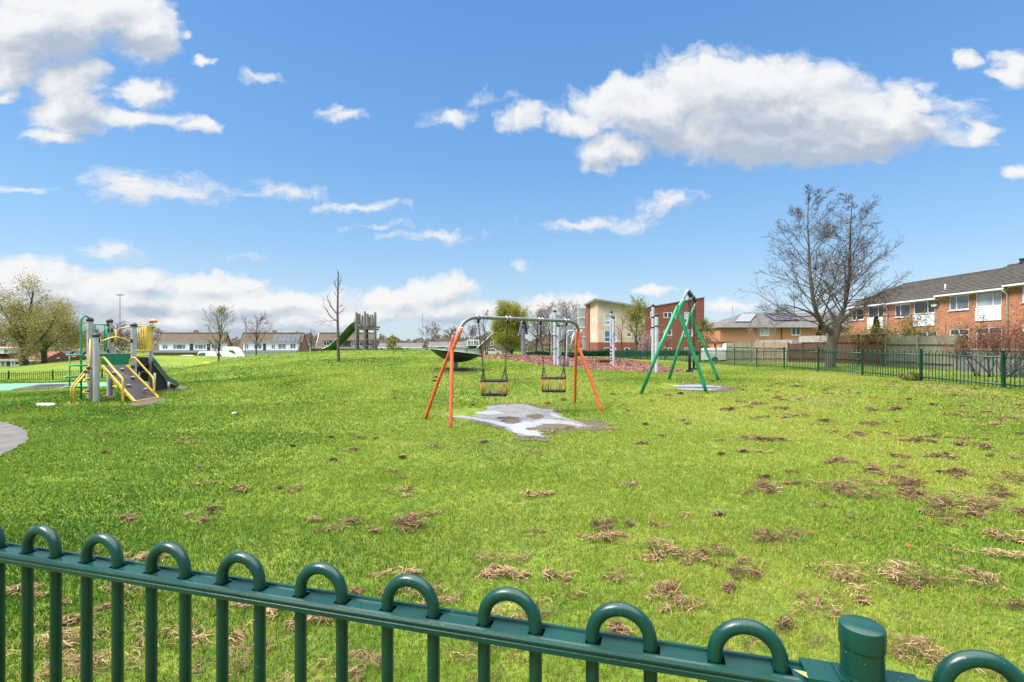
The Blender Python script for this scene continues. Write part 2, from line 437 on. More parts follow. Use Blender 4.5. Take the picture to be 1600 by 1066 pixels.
def sheet(name, poly, dz, m, step=.25, flat=None):
    """a ground sheet filling an outline, following the terrain"""
    import bmesh
    bm = bmesh.new()
    vs = [bm.verts.new((x, y, 0)) for x, y in poly]
    f = bm.faces.new(vs); bmesh.ops.triangulate(bm, faces=[f])
    xs = [p[0] for p in poly]; ys = [p[1] for p in poly]
    nx = int((max(xs)-min(xs))/step); ny = int((max(ys)-min(ys))/step)
    for i in range(1, min(nx, 90)):
        bmesh.ops.bisect_plane(bm, geom=bm.verts[:]+bm.edges[:]+bm.faces[:], plane_co=(min(xs)+(max(xs)-min(xs))*i/min(nx, 90), 0, 0), plane_no=(1, 0, 0))
    for i in range(1, min(ny, 90)):
        bmesh.ops.bisect_plane(bm, geom=bm.verts[:]+bm.edges[:]+bm.faces[:], plane_co=(0, min(ys)+(max(ys)-min(ys))*i/min(ny, 90), 0), plane_no=(0, 1, 0))
    co = np.array([v.co[:] for v in bm.verts])
    z = gzn(co[:, 0], co[:, 1]) if flat is None else np.full(len(co), flat)
    for v, h in zip(bm.verts, z): v.co.z = h + dz
    bmesh.ops.recalc_face_normals(bm, faces=bm.faces[:])
    if sum(f.normal.z for f in bm.faces) < 0: bmesh.ops.reverse_faces(bm, faces=bm.faces[:])
    me = bpy.data.meshes.new(name); bm.to_mesh(me); bm.free(); me.materials.append(m)
    me.polygons.foreach_set('use_smooth', [True]*len(me.polygons))
    o = bpy.data.objects.new(name, me); COL.objects.link(o); tag(o, kind='structure'); return o

# ------------------------------------------------------------------ ground sheet
def ground_material():
    m, nt, b = _nt('lawn_soil'); co = geoco(nt)
    n1 = noise(nt, co, .35, 4); n2 = noise(nt, co, 3.1, 6, .65); n3 = noise(nt, co, 22, 5, .7)
    mp = node(nt, 'ShaderNodeMapping'); L(nt, co, mp.inputs[0]); mp.inputs['Scale'].default_value = (1, .45, 1)
    n4 = noise(nt, mp.outputs[0], 7, 5, .7)
    col = ramp(nt, n2.outputs[0], [(.3, (.07, .15, .014)), (.5, (.17, .25, .027)), (.72, (.29, .31, .055))])
    col = mixc(nt, ramp(nt, n4.outputs[0], [(.42, (.75,)*3), (.6, (0,)*3)]), col, (.06, .12, .013))
    col = mixc(nt, ramp(nt, n1.outputs[0], [(.4, (0,)*3), (.65, (.55,)*3)]), col, (.25, .29, .045))
    col = mixc(nt, ramp(nt, n3.outputs[0], [(.50, (0,)*3), (.70, (.8,)*3)]), col, (.035, .055, .012))
    L(nt, col, b.inputs['Base Color']); b.inputs['Roughness'].default_value = .95; b.inputs['Specular IOR Level'].default_value = .15
    bump(nt, b, mth(nt, 'ADD', n3.outputs[0], n4.outputs[0]), .9, .05)
    return m
M['lawn'] = ground_material()
def build_ground():
    n = 300
    u = np.linspace(-1, 1, n)
    s = np.sinh(u*7.2)/np.sinh(7.2)*2200
    X, Y = np.meshgrid(s, s + 14, indexing='ij')
    Z = gzn(X, Y)
    # small unevenness of the turf
    v1, v2 = VNoise(3), VNoise(4)
    near = np.clip(1 - np.hypot(X, Y-14)/60, 0, 1)
    Z = Z + near*((v1(X*.9, Y*.9)-.5)*.05)
    vs = np.stack([X.ravel(), Y.ravel(), Z.ravel()], 1)
    i, j = np.meshgrid(np.arange(n-1), np.arange(n-1), indexing='ij')
    a = (i*n+j).ravel()
    q = np.stack([a, a+n, a+n+1, a+1], 1).ravel()
    o = npmesh('ground', vs, q, 4, M['lawn'], smooth=True); tag(o, kind='structure')
_TU = VNoise(3)
def gzt(x, y):
    near = np.clip(1 - np.hypot(x, y-14)/60, 0, 1)
    return gzn(x, y) + near*((_TU(x*.9, y*.9)-.5)*.05)
build_ground()

# ------------------------------------------------------------------ worn patches, paths, puddles
POLY = {}
POLY['pad'] = rough_poly(outline([(692,648),(712,641),(748,639),(772,634),(800,632.5),(822,633),(846,640),(862,641),(880,651),(896,658),(926,667),(905,670),(880,669),(862,674),(846,680),(852,685),(820,683),(797,678),(788,669),(768,664),(750,659),(722,656),(704,655)]), .12, .05, 2)
POLY['gpad'] = rough_poly(outline([(1022,604),(1040,600.5),(1085,600),(1120,602.5),(1141,606),(1138,611),(1110,613),(1070,611),(1038,608.5)]), .15, .05, 3)
POLY['soft'] = outline([(-140,607),(-60,600),(0,600),(60,599),(105,598.3),(160,597.5),(178,599),(168,604),(120,606),(60,608),(0,611),(-80,613)])
POLY['tramp'] = outline([(16,609.5),(58,601.5),(112,600),(122,603),(78,607.5)])
POLY['mulch'] = rough_poly(outline([(742,557.6),(765,556),(800,555.3),(860,556),(905,559.5),(960,561),(1003,566),(1030,571),(1064,578),(1071,581.5),(1040,583),(1000,581),(960,579.5),(920,577.5),(880,574),(845,571),(820,566),(790,562),(760,560)]), .5, .15, 5)
POLY['path'] = rough_poly(outline([(-260,735),(-140,700),(-60,663),(0,659),(30,667),(47,678),(46,688),(22,703),(-20,722),(-120,760)]), .12, .03, 7)
POLY['slab'] = rough_poly(outline([(54,631),(82,630.5),(90,633),(78,636),(56,635.5)]), .12, .03, 8)
POLY['dirt_frame'] = rough_poly(outline([(100,633),(108,628),(126,629),(122,634)]), .1, .05, 9)
POLY['dirt_ramp'] = rough_poly(outline([(196,633),(214,627),(254,621),(262,624),(236,632),(212,635)]), .1, .05, 10)
POLY['dirt_slide'] = rough_poly(outline([(226,610),(262,604),(296,604),(290,609),(250,613)]), .1, .05, 11)
POLY['dirt_post'] = rough_poly(outline([(160,620),(172,614),(184,618),(176,623)]), .1, .04, 12)
POLY['dirt_dish'] = rough_poly(outline([(672,580),(700,577),(735,577),(762,580),(735,585),(690,584)]), .2, .08, 13)
POLY['mud2'] = rough_poly(outline([(846,668),(900,666),(925,655),(962,664),(940,672),(880,676)]), .12, .08, 14)

def pad_material():
    """worn play surface, wet in places"""
    m, nt, b = _nt('worn_pad'); co = geoco(nt)
    n = noise(nt, co, 90, 3, .7); n2 = noise(nt, co, 2.2, 5, .6); n3 = noise(nt, co, 11, 6, .65)
    col = ramp(nt, n.outputs[0], [(.3, (.10, .085, .08)), (.7, (.29, .26, .245))])
    col = mixc(nt, ramp(nt, n3.outputs[0], [(.5, (0,)*3), (.72, (.7,)*3)]), col, (.15, .105, .07))
    L(nt, col, b.inputs['Base Color'])
    L(nt, ramp(nt, n2.outputs[0], [(.4, (.16,)*3), (.62, (.55,)*3)]), b.inputs['Roughness'])
    bump(nt, b, n.outputs[0], .25, .01); return m
M['pad'] = pad_material()
def water_material():
    m, nt, b = _nt('puddle_water'); co = geoco(nt)
    b.inputs['Base Color'].default_value = (.33, .31, .295, 1); b.inputs['Roughness'].default_value = .07
    b.inputs['Specular IOR Level'].default_value = 1.0; b.inputs['IOR'].default_value = 1.45
    bump(nt, b, noise(nt, co, 9, 4).outputs[0], .04, .01); return m
M['water'] = water_material()
def mulch_material():
    m, nt, b = _nt('bark_mulch'); co = geoco(nt)
    v = node(nt, 'ShaderNodeTexVoronoi'); L(nt, co, v.inputs['Vector']); v.inputs['Scale'].default_value = 22
    sp = node(nt, 'ShaderNodeSeparateColor'); L(nt, v.outputs['Color'], sp.inputs[0])
    col = ramp(nt, sp.outputs[0], [(0, (.06, .022, .016)), (.5, (.17, .066, .045)), (1, (.30, .15, .105))])
    L(nt, col, b.inputs['Base Color']); b.inputs['Roughness'].default_value = .95
    bump(nt, b, v.outputs['Distance'], .8, .04); return m
M['mulch'] = mulch_material()
def grow_poly(poly, k):
    cx = sum(p[0] for p in poly)/len(poly); cy = sum(p[1] for p in poly)/len(poly)
    return [(cx+(x-cx)*k, cy+(y-cy)*k) for x, y in poly]
POLY['pad_edge'] = rough_poly(grow_poly(POLY['pad'], 1.13), .15, .05, 44); POLY['gpad_edge'] = rough_poly(grow_poly(POLY['gpad'], 1.15), .2, .06, 45)
sheet('mud_patch', POLY['pad_edge'], .006, M['mud'], .15); sheet('mud_patch', POLY['gpad_edge'], .006, M['mud'], .3)
sheet('play_surface', POLY['pad'], .012, M['pad'], .15)
_wz = gz(-.05, 10.3)
PW = [rough_poly(outline(q), .08, .03, 20+i) for i, q in enumerate([
    [(700,652),(722,650),(748,655),(772,658),(786,661),(796,662),(812,659),(832,661),(848,656),(872,658),(896,661),(914,667),(894,668.5),(868,666),(846,668),(838,675),(849,684),(822,682),(800,677),(794,669),(772,663.5),(748,658),(722,655)],
    [(860,646),(874,650),(884,656),(872,655),(858,650)], [(742,645),(772,643),(790,647),(770,650),(748,649)]])]
for i, q in enumerate(PW): sheet('puddle', q, .018, M['water'], .3)
sheet('mud_patch', POLY['gpad'], .012, M['mud'], .3)
for q in ([(1040,604),(1058,602.5),(1090,602),(1122,604),(1132,606.5),(1100,605.5),(1062,605.5)], [(1050,608.5),(1076,607.5),(1100,608),(1128,608.5),(1112,611.2),(1074,610.5)]):
    sheet('puddle', rough_poly(outline(q), .12, .04, len(q)), .018, M['water'], .4)
sheet('play_surface', POLY['soft'], .010, M['soft_green'], .6)
sheet('path', POLY['path'], .010, M['asphalt'], .3)
sheet('concrete_slab', POLY['slab'], .02, M['concrete'], .4)
for k in ('dirt_frame', 'dirt_ramp', 'dirt_slide', 'dirt_post', 'dirt_dish', 'mud2'): sheet('mud_patch', POLY[k], .008, M['mud'], .25)
sheet('bark_bed', POLY['mulch'], .010, M['mulch'], .8)
EXCL = ['pad', 'gpad', 'soft', 'path', 'slab', 'mulch', 'dirt_ramp', 'dirt_slide', 'dirt_frame', 'dirt_post']
# grass islets standing in the puddle
ISL = [outline([(778,654),(792,651.5),(812,655),(814,662),(796,664),(782,660)]), outline([(824,651),(836,647.5),(850,651),(846,655),(832,656)]), outline([(822,672),(845,664),(878,664),(900,668),(870,674),(848,677)])]

for q in ISL: sheet('mud_patch', rough_poly(grow_poly(q, .95), .07, .07, 51), .021, M['mud'], .2)
# ------------------------------------------------------------------ turf
def frustum_points(rg, d0, d1, n, half=1.3):
    """n random ground points between distances d0..d1, even per area, inside the viewed wedge"""
    d = np.sqrt(rg.random(n)*(d1*d1-d0*d0)+d0*d0); u = rg.uniform(-half, half, n)
    return u*d + rg.normal(0, .05, n), d
STRAW = []
def build_grass():
    rg = np.random.default_rng(11)
    bands = [(.35, 2.2, 10500), (2.2, 3.2, 7800), (3.2, 4.6, 5200), (4.6, 6.5, 3100), (6.5, 9, 1800), (9, 13, 950), (13, 19, 460), (19, 28, 200), (28, 45, 80)]
    v1, v2, v3 = VNoise(31), VNoise(32), VNoise(33)
    VV = []; FF = []; TT = []; base = 0
    for d0, d1, rho in bands:
        n = int(rho*1.3*(d1*d1-d0*d0))
        x, y = frustum_points(rg, d0, d1, n)
        keep = np.ones(n, bool)
        for k in EXCL:
            e = inpoly(POLY[k], x, y)
            if k in ('pad',):
                for q in ISL: e &= ~inpoly(q, x, y)
            if k in ('pad', 'gpad'): e &= rg.random(n) > .015
            keep &= ~e
        for k in ('pad_edge', 'gpad_edge'): keep &= ~(inpoly(POLY[k], x, y) & (rg.random(n) > .5))
        # mown, patchy sward: thinner in places
        pt = v1(x*1.7, y*1.7)*.6 + v2(x*6, y*6)*.4
        keep &= rg.random(n) < np.clip(.45 + 1.3*pt, .3, 1)
        x = x[keep]; y = y[keep]; pt = pt[keep]; n = len(x)
        z = gzt(x, y)
        dm = np.sqrt(x*x+y*y)
        h = rg.uniform(.011, .034, n)*(.6+.9*pt)*np.clip(dm/9, 1, 1.7)
        wd = .0016*np.clip(dm/2.3, 1, 9)*rg.uniform(.7, 1.3, n)
        a = rg.random(n)*2*np.pi; la = rg.random(n)*2*np.pi; ln = rg.uniform(.2, 1.3, n)*h
        px, py_ = np.cos(a)*wd, np.sin(a)*wd
        lx, ly = np.cos(la)*ln, np.sin(la)*ln
        V = np.empty((n, 5, 3))
        V[:, 0] = np.stack([x-px, y-py_, z-.004], 1); V[:, 1] = np.stack([x+px, y+py_, z-.004], 1)
        V[:, 2] = np.stack([x+lx*.35-px*.8, y+ly*.35-py_*.8, z+h*.6], 1); V[:, 3] = np.stack([x+lx*.35+px*.8, y+ly*.35+py_*.8, z+h*.6], 1)
        V[:, 4] = np.stack([x+lx, y+ly, z+h], 1)
        b = base + np.arange(n)[:, None]*5
        tri = np.concatenate([b+np.array([[0, 1, 3]]), b+np.array([[0, 3, 2]]), b+np.array([[2, 3, 4]])], 1)
        big = v3(x*.22+7, y*.22)*.55 + v1(x*.8, y*.8)*.3
        # lusher green on the left and on the far bank, yellower on the right
        side = np.clip((x+.15*y)/(.55*dm+1.5), -1, 1)*.16
        med = v2(x*.55+40, y*.35+9)
        t = np.clip(.0 + big*.44 + med*.46 + side*1.0 + rg.normal(0, .155, n), 0, .8)
        dry = rg.random(n) < np.clip(.03+.05*np.clip(side*4, 0, 1)+.03*(dm < 4)+np.clip((v3(x*.7+90, y*.5+3)-.55)*1.3, 0, .4)*np.clip(.35+side*4, 0, 1), 0, .4); t[dry] = rg.uniform(.82, 1, dry.sum())
        VV.append(V.reshape(-1, 3)); FF.append(tri.ravel()); TT.append(np.repeat(t, 5)); base += n*5
    m = leafmat('grass_blades', [(0, (.032, .095, .008)), (.25, (.11, .22, .018)), (.5, (.23, .325, .033)), (.8, (.42, .42, .08)), (.86, (.42, .33, .13)), (1, (.50, .40, .22))], .45, .55)
    o = npmesh('grass', np.concatenate(VV), np.concatenate(FF), 3, m, np.concatenate(TT)); tag(o, kind='stuff')
    print('grass blades', base//5)
build_grass()

def build_clippings():
    """dried mowings lying in mats on the lawn, thickest to the right and in the foreground"""
    rg = np.random.default_rng(5); v = VNoise(8)
    spots = []
    known = [(530,822,1),(600,823,1.1),(640,818,1.2),(660,805,.8),(625,770,.8),(820,778,1.1),(770,880,1.2),(800,905,1),(845,903,.9),(950,828,1.2),(945,848,1.2),(1020,862,1.5),(1045,872,1.1),(1115,872,1.2),(1210,848,1.5),(1185,765,1.4),(1205,765,1.1),(1290,770,1.2),
             (1330,768,1.3),(1350,760,1.3),(1440,690,.9),(1170,686,1.1),(1190,688,.9),(1400,750,1.3),(1420,762,1.2),(1480,795,1.6),(1500,802,1.3),(1380,780,1.1),(1540,790,1.3),(1555,770,1.2),(1590,750,1.5),(1330,905,1.3),(1385,905,1.5),(1430,908,1.4),(1530,912,1.1),
             (1415,1020,1.3),(1460,1030,1),(1050,935,1),(1060,945,.9),(1270,950,1),(1160,905,.8),(1240,990,1),(210,930,1.1),(265,1010,1.3),(90,1010,1.1),(150,1040,1),(380,930,.9),(440,970,1),(480,970,1),(370,1040,1.2),(560,935,.8),(700,930,.9),(740,1010,.9),(800,960,1),
             (620,905,.9),(680,955,.9),(840,960,1),(560,1050,1.2),(120,1055,1),(30,930,.8),(100,875,.7),(230,880,.8),(320,800,.7),(450,765,.7),(380,770,.6),(200,810,.6),(1580,840,1.2),(1570,800,1.1),(1600,880,1.2),(1440,775,1.3),(1370,735,1.1),(1310,720,1),(1500,740,1.1),(1465,715,.9),(1540,700,.9),(1330,680,1),(1290,660,.9),(1360,665,.9),(1250,650,.9),(1220,640,.8),(1180,632,.8),(1140,640,.8),(1400,640,.9),(1500,650,.9),(1560,665,1),(1595,640,.9)]
    for px, py, s in known:
        p = outline([(px, py)])[0]; spots.append((p[0], p[1], .10*s*(.8+.05*p[1]), s))
    for _ in range(620):
        u = rg.uniform(-1, 1.05); d = 1.2 + 17*rg.random()**1.2
        w = np.clip(.12+.9*max(u, 0)+(.5 if d < 3.2 else 0), 0, 1)
        if rg.random() > w: continue
        x, y = u*d, d
        if any(inpoly(POLY[k], np.array([x]), np.array([y]))[0] for k in EXCL): continue
        spots.append((x, y, rg.uniform(.012, .07)*(.8+.06*d), rg.uniform(.15, .7)))
    VV = []; TT = []
    for x, y, r, s in spots:
        n = int(np.clip(150*s*(1.0 if y < 5 else .75), 25, 280))
        el = rg.uniform(1.2, 2.4); ang = rg.normal(.1, .5)
        kc = rg.integers(3, 8); cc = rg.normal(0, .62, (kc, 2)); cs = rg.uniform(.12, .42, kc)
        pick = rg.integers(0, kc, n); q = (cc[pick] + rg.normal(0, 1, (n, 2))*cs[pick][:, None])*r; q[:, 0] *= el
        cx = x + q[:, 0]*np.cos(ang) - q[:, 1]*np.sin(ang); cy = y + q[:, 0]*np.sin(ang) + q[:, 1]*np.cos(ang)
        rr = np.hypot(q[:, 0]/el, q[:, 1])/r
        top = np.clip(.065*s*(1-rr*.7), .006, .075)
        z = gzt(cx, cy) + .012 + rg.random(n)*top
        Ls = rg.uniform(.02, .06, n)*(1+.08*y); w = .0011*np.clip(y/2, 1, 6)*rg.uniform(.7, 1.6, n)
        a = rg.random(n)*2*np.pi; tz = rg.normal(0, .25, n)
        dx, dy = np.cos(a)*Ls/2, np.sin(a)*Ls/2; wx, wy = -np.sin(a)*w, np.cos(a)*w
        bend = rg.uniform(-.35, .35, n)
        mx = cx - np.sin(a)*Ls*bend; my = cy + np.cos(a)*Ls*bend; mz = z + .006
        V = np.empty((n, 6, 3))
        V[:, 0] = np.stack([cx-dx-wx, cy-dy-wy, z-tz*Ls*.5], 1); V[:, 1] = np.stack([cx-dx+wx, cy-dy+wy, z-tz*Ls*.5+w], 1)
        V[:, 2] = np.stack([mx-wx, my-wy, mz], 1); V[:, 3] = np.stack([mx+wx, my+wy, mz+w], 1)
        V[:, 4] = np.stack([cx+dx-wx, cy+dy-wy, z+tz*Ls*.5], 1); V[:, 5] = np.stack([cx+dx+wx, cy+dy+wy, z+tz*Ls*.5+w], 1)
        dark = rg.uniform(.15, .55) if (y > 4.2 or rg.random() < .35) else rg.uniform(.4, .75)
        VV.append(V.reshape(-1, 3)); TT.append(np.repeat(np.clip(dark+rg.normal(0, .2, n), 0, 1), 6))
    V = np.concatenate(VV); nb = len(V)//6
    b = np.arange(nb)[:, None]*6
    q = np.concatenate([b+np.array([[0, 2, 3, 1]]), b+np.array([[2, 4, 5, 3]])], 1).ravel()
    m = leafmat('dry_clippings', [(0, (.06, .036, .020)), (.35, (.17, .105, .055)), (.7, (.34, .22, .115)), (1, (.50, .36, .22))], .2, .8)
    o = npmesh('grass_clippings', V, q, 4, m, np.concatenate(TT)); tag(o, kind='stuff')
    # a few fallen brown leaves
    lv = [(1050,938),(1060,930),(1275,948),(1350,845),(1230,835),(950,720),(1005,730),(185,975),(640,905),(1180,905),(1420,860),(1500,880),(700,840),(560,935),(330,955),(1435,832),(1125,873),(1540,700),(300,985),(880,920),(1270,840)]
    VV = []; TT = []
    for px, py in lv:
        p = outline([(px, py)])[0]; z = gzt(np.array([p[0]]), np.array([p[1]]))[0] + .03
        a = rg.random()*6.28; l = rg.uniform(.02, .035)*(1+.05*p[1]); w = l*.55
        c, s = math.cos(a), math.sin(a)
        loc = [(-l, 0, 0), (-.2*l, -w, .012), (l, 0, .004), (-.2*l, w, .016)]
        VV.append([(p[0]+c*i-s*j, p[1]+s*i+c*j, z+k) for i, j, k in loc]); TT += [rg.random()]*4
    m = leafmat('fallen_leaf', [(0, (.10, .03, .015)), (1, (.30, .11, .05))], .2, .6)
    o = npmesh('fallen_leaves', np.array(VV).reshape(-1, 3), np.arange(len(lv)*4), 4, m, np.array(TT)); tag(o, kind='stuff')
build_clippings()

def build_chips():
    rg = np.random.default_rng(9); pl = POLY['mulch']
    xs = [p[0] for p in pl]; ys = [p[1] for p in pl]
    n = 42000; x = rg.uniform(min(xs)-.2, max(xs)+.2, n); y = rg.uniform(min(ys)-.2, max(ys)+.2, n)
    k = inpoly(pl, x, y); x = x[k]; y = y[k]; n = len(x)
    z = gzn(x, y) + rg.uniform(.012, .06, n)
    a = rg.random(n)*6.28; l = rg.uniform(.02, .06, n); w = rg.uniform(.008, .025, n); tl = rg.normal(0, .3, n)
    dx, dy, dz = np.cos(a)*l, np.sin(a)*l, tl*l; wx, wy = -np.sin(a)*w, np.cos(a)*w; wz = rg.normal(0, .5, n)*w
    V = np.empty((n, 4, 3))
    for i, (s1, s2) in enumerate(((-1, -1), (1, -1), (1, 1), (-1, 1))):
        V[:, i] = np.stack([x+s1*dx+s2*wx, y+s1*dy+s2*wy, z+s1*dz+s2*wz], 1)
    m = leafmat('bark_chip', [(0, (.05, .018, .013)), (.5, (.17, .065, .043)), (1, (.36, .20, .14))], .05, .9)
    o = npmesh('bark_chips', V.reshape(-1, 3), np.arange(n*4), 4, m, np.repeat(rg.random(n), 4)); tag(o, kind='stuff')
build_chips()
def arc(c, r, a0, a1, n, u, w):
    return [Vector(c) + Vector(u)*(r*math.cos(a0+(a1-a0)*i/n)) + Vector(w)*(r*math.sin(a0+(a1-a0)*i/n)) for i in range(n+1)]
def smoothpath(pts, n=6):
    """Catmull-Rom through points"""
    pts = [Vector(p) for p in pts]; out = []
    q = [pts[0]*2-pts[1]] + pts + [pts[-1]*2-pts[-2]]
    for i in range(1, len(q)-2):
        a, b, c, d = q[i-1], q[i], q[i+1], q[i+2]
        for k in range(n):
            t = k/n
            out.append(.5*((2*b)+(c-a)*t+(2*a-5*b+4*c-d)*t*t+(3*b-a-3*c+d)*t**3))
    out.append(pts[-1]); return out

# ------------------------------------------------------------------ bow-top fence in the foreground
def near_fence():
    dirv = Vector((.2022, -.0569, 0)); pitch = dirv.length; e = dirv/pitch; nrm = Vector((-e.y, e.x, 0))   # nrm points away from the viewer
    P0 = Vector((-1.218, 1.3255, 0)); at = lambda n, z: P0 + dirv*n + Vector((0, 0, z))
    ROT = Matrix((e, nrm, Vector((0, 0, 1)))).transposed()
    RT = 1.008                     # top of the rail
    pn = 8.81                      # where the post stands
    fence = thing('bow_top_fence', at(pn, gz(*at(pn, 0).xy)), 'dark green bow-topped metal railing with thick hoops, nearest in the foreground', 'fence')
    def rail(n0, n1, zt):
        """rolled channel: raised lips front and back, groove along the face"""
        a, b = at(n0, zt), at(n1, zt)
        prof = [(-.025,-.026),(.025,-.026),(.025,.003),(.0185,.003),(.017,-.0015),(-.017,-.0015),(-.021,-.003),(-.0247,-.008),(-.025,-.011),(-.0225,-.0125),(-.0225,-.0155),(-.025,-.017)]
        mb = MB(); vs = []
        for p in (a, b):
            for x, z in prof: vs.append(p + nrm*x + Vector((0, 0, z)))
        n = len(prof); fs = [(i, (i+1) % n, n+(i+1) % n, n+i) for i in range(n)]
        fs = [tuple(reversed(f)) for f in fs]
        fs += [tuple(range(n)), tuple(range(2*n-1, n-1, -1))]
        mb.add(vs, fs); return mb
    rails = [(-5.5, pn-.24), (pn+.24, 13.5)]
    for n0, n1 in rails:
        rail(n0, n1, RT).build('rail', M['green_paint'], fence)
        rail(n0, n1, .16).build('rail', M['green_paint'], fence)
    r, bw = .0125, .0515
    hoops = [n for n in range(-5, 9)] + [9.57+k for k in range(0, 4)]
    for n in hoops:
        c = at(n, 1.0185)
        g = gz(c.x, c.y)
        pts = [c - e*bw - Vector((0, 0, c.z-g-.03))]
        pts += [c - e*bw - Vector((0, 0, .02))] + [c + e*(bw*math.cos(math.pi-a)) + Vector((0, 0, bw*math.sin(a))) for a in [math.pi*i/16 for i in range(17)]]
        pts += [c + e*bw - Vector((0, 0, .02)), c + e*bw - Vector((0, 0, c.z-g-.03))]
        mb = MB().tube(pts, r, 12)
        h = mb.build('hoop_bar', M['green_paint'], fence, True)
        for sg in (-1, 1):
            q = at(n, RT) + e*(bw*sg)
            MB().obox(q + e*.0022 + Vector((0, 0, -.0030)), .0285, .0265, .004, ROT).build('bar_slot', M['black_gap'], h)
    c = at(pn, 0); g = gz(c.x, c.y)
    post = MB().lathe([(.0305, g-.1), (.0305, 1.067)], (c.x, c.y, 0), 28).build('post', M['green_paint'], fence, 'auto')
    MB().lathe([(.0325, 1.066), (.0328, 1.069), (.0328, 1.092), (.0318, 1.0975), (.029, 1.0995), (.012, 1.1005)], (c.x, c.y, 0), 28).build('post_cap', M['green_paint'], post, 'auto')
    MB().lathe([(.0315, 1.014), (.0322, 1.016), (.0322, 1.020), (.0315, 1.022)], (c.x, c.y, 0), 28).build('collar', M['green_paint'], post, 'auto')
    for sg in (-1, 1):
        q = c + e*(sg*.058) + Vector((0, 0, RT+.006))
        mb = MB().obox(q, .052, .058, .003, ROT).obox(q - nrm*.0292 - Vector((0, 0, .018)), .052, .003, .036, ROT).obox(q + nrm*.0292 - Vector((0, 0, .018)), .052, .003, .036, ROT)
        mb.obox(c + e*(sg*.031) + Vector((0, 0, RT-.02)), .012, .05, .06, ROT)
        b = mb.build('bracket', M['green_paint'], fence)
    # a small leaf caught by the bracket
    q = c - e*.101 + Vector((0, 0, RT+.004)) - nrm*.004
    mb = MB().add([q, q+Vector((.012,-.012,.004)), q+Vector((.034,-.034,.001)), q+Vector((.010,-.026,.002))], [(0, 3, 2, 1)])
    tag(mb.build('fallen_leaf', mat('leaf_yellow', (.22, .27, .07), .6)), 'small yellow-green leaf caught on the green rail beside the post', 'leaf')
near_fence()

# ------------------------------------------------------------------ far bow-top fences
def bay_meshes(Lb, hoop_n):
    mb = MB(); p = Lb/hoop_n; hw = p*.27
    for i in range(hoop_n):
        x = p*(i+.5)
        pts = [(x-hw, 0, .05), (x-hw, 0, .98)] + [(x-hw*math.cos(a), 0, .98+hw*math.sin(a)) for a in [math.pi*k/6 for k in range(1, 6)]] + [(x+hw, 0, .98), (x+hw, 0, .05)]
        mb.tube(pts, .0145, 5, False)
    for z in (.145, .93): mb.box(.03, Lb-.03, -.022, .022, z-.02, z+.02)
    return mb
def far_fence(name, pts_, label, hoops=11):
    """posts every ~3 m along a polyline, one panel per bay"""
    pts_ = [Vector(p) for p in pts_]
    f = thing(name, G(pts_[0].x, pts_[0].y), label, 'fence')
    panel = post = None
    stops = []
    for a, b in zip(pts_[:-1], pts_[1:]):
        n = max(1, round((b-a).length/3.0))
        stops += [a.lerp(b, i/n) for i in range(n)]
    stops.append(pts_[-1])
    base = Vector(f.location)
    for i, s in enumerate(stops):
        g = G(s.x, s.y)
        if post is None:
            post = MB().lathe([(.04, -.1), (.04, 1.1), (.044, 1.105), (.044, 1.14), (.03, 1.15)], (0, 0, 0), 10).build('post', M['green_far'], f, 'auto', off=(0, 0, 0)); o = post
        else:
            o = post.copy(); COL.objects.link(o); o.parent = f
        o.location = g - base
        if i == len(stops)-1: break
        t = stops[i+1]; h = G(t.x, t.y); d = h - g
        if panel is None:
            panel = bay_meshes(3.0, hoops).build('panel', M['green_far'], f, True, off=(0, 0, 0)); q = panel
        else:
            q = panel.copy(); COL.objects.link(q); q.parent = f
        q.location = g - base
        yaw = math.atan2(d.y, d.x); pit = -math.atan2(d.z, d.xy.length)
        q.rotation_euler = (0, pit, yaw); q.scale = (d.length/3.0, 1, 1)
far_fence('bow_top_fence', [(14.3, 5.9, 0), (14.3, 71.9, 0)], 'long dark green bow-topped railing along the right edge of the lawn')
far_fence('bow_top_fence', [(14.3, 71.9, 0), (-9.5, 74.5, 0)], 'distant green railing running across behind the bark bed, in front of the flats')
far_fence('bow_top_fence', [(-47.5, 35.4, 0), (-33, 36.8, 0), (-21.3, 39.8, 0)], 'low green railing behind the yellow climbing frame at the left')

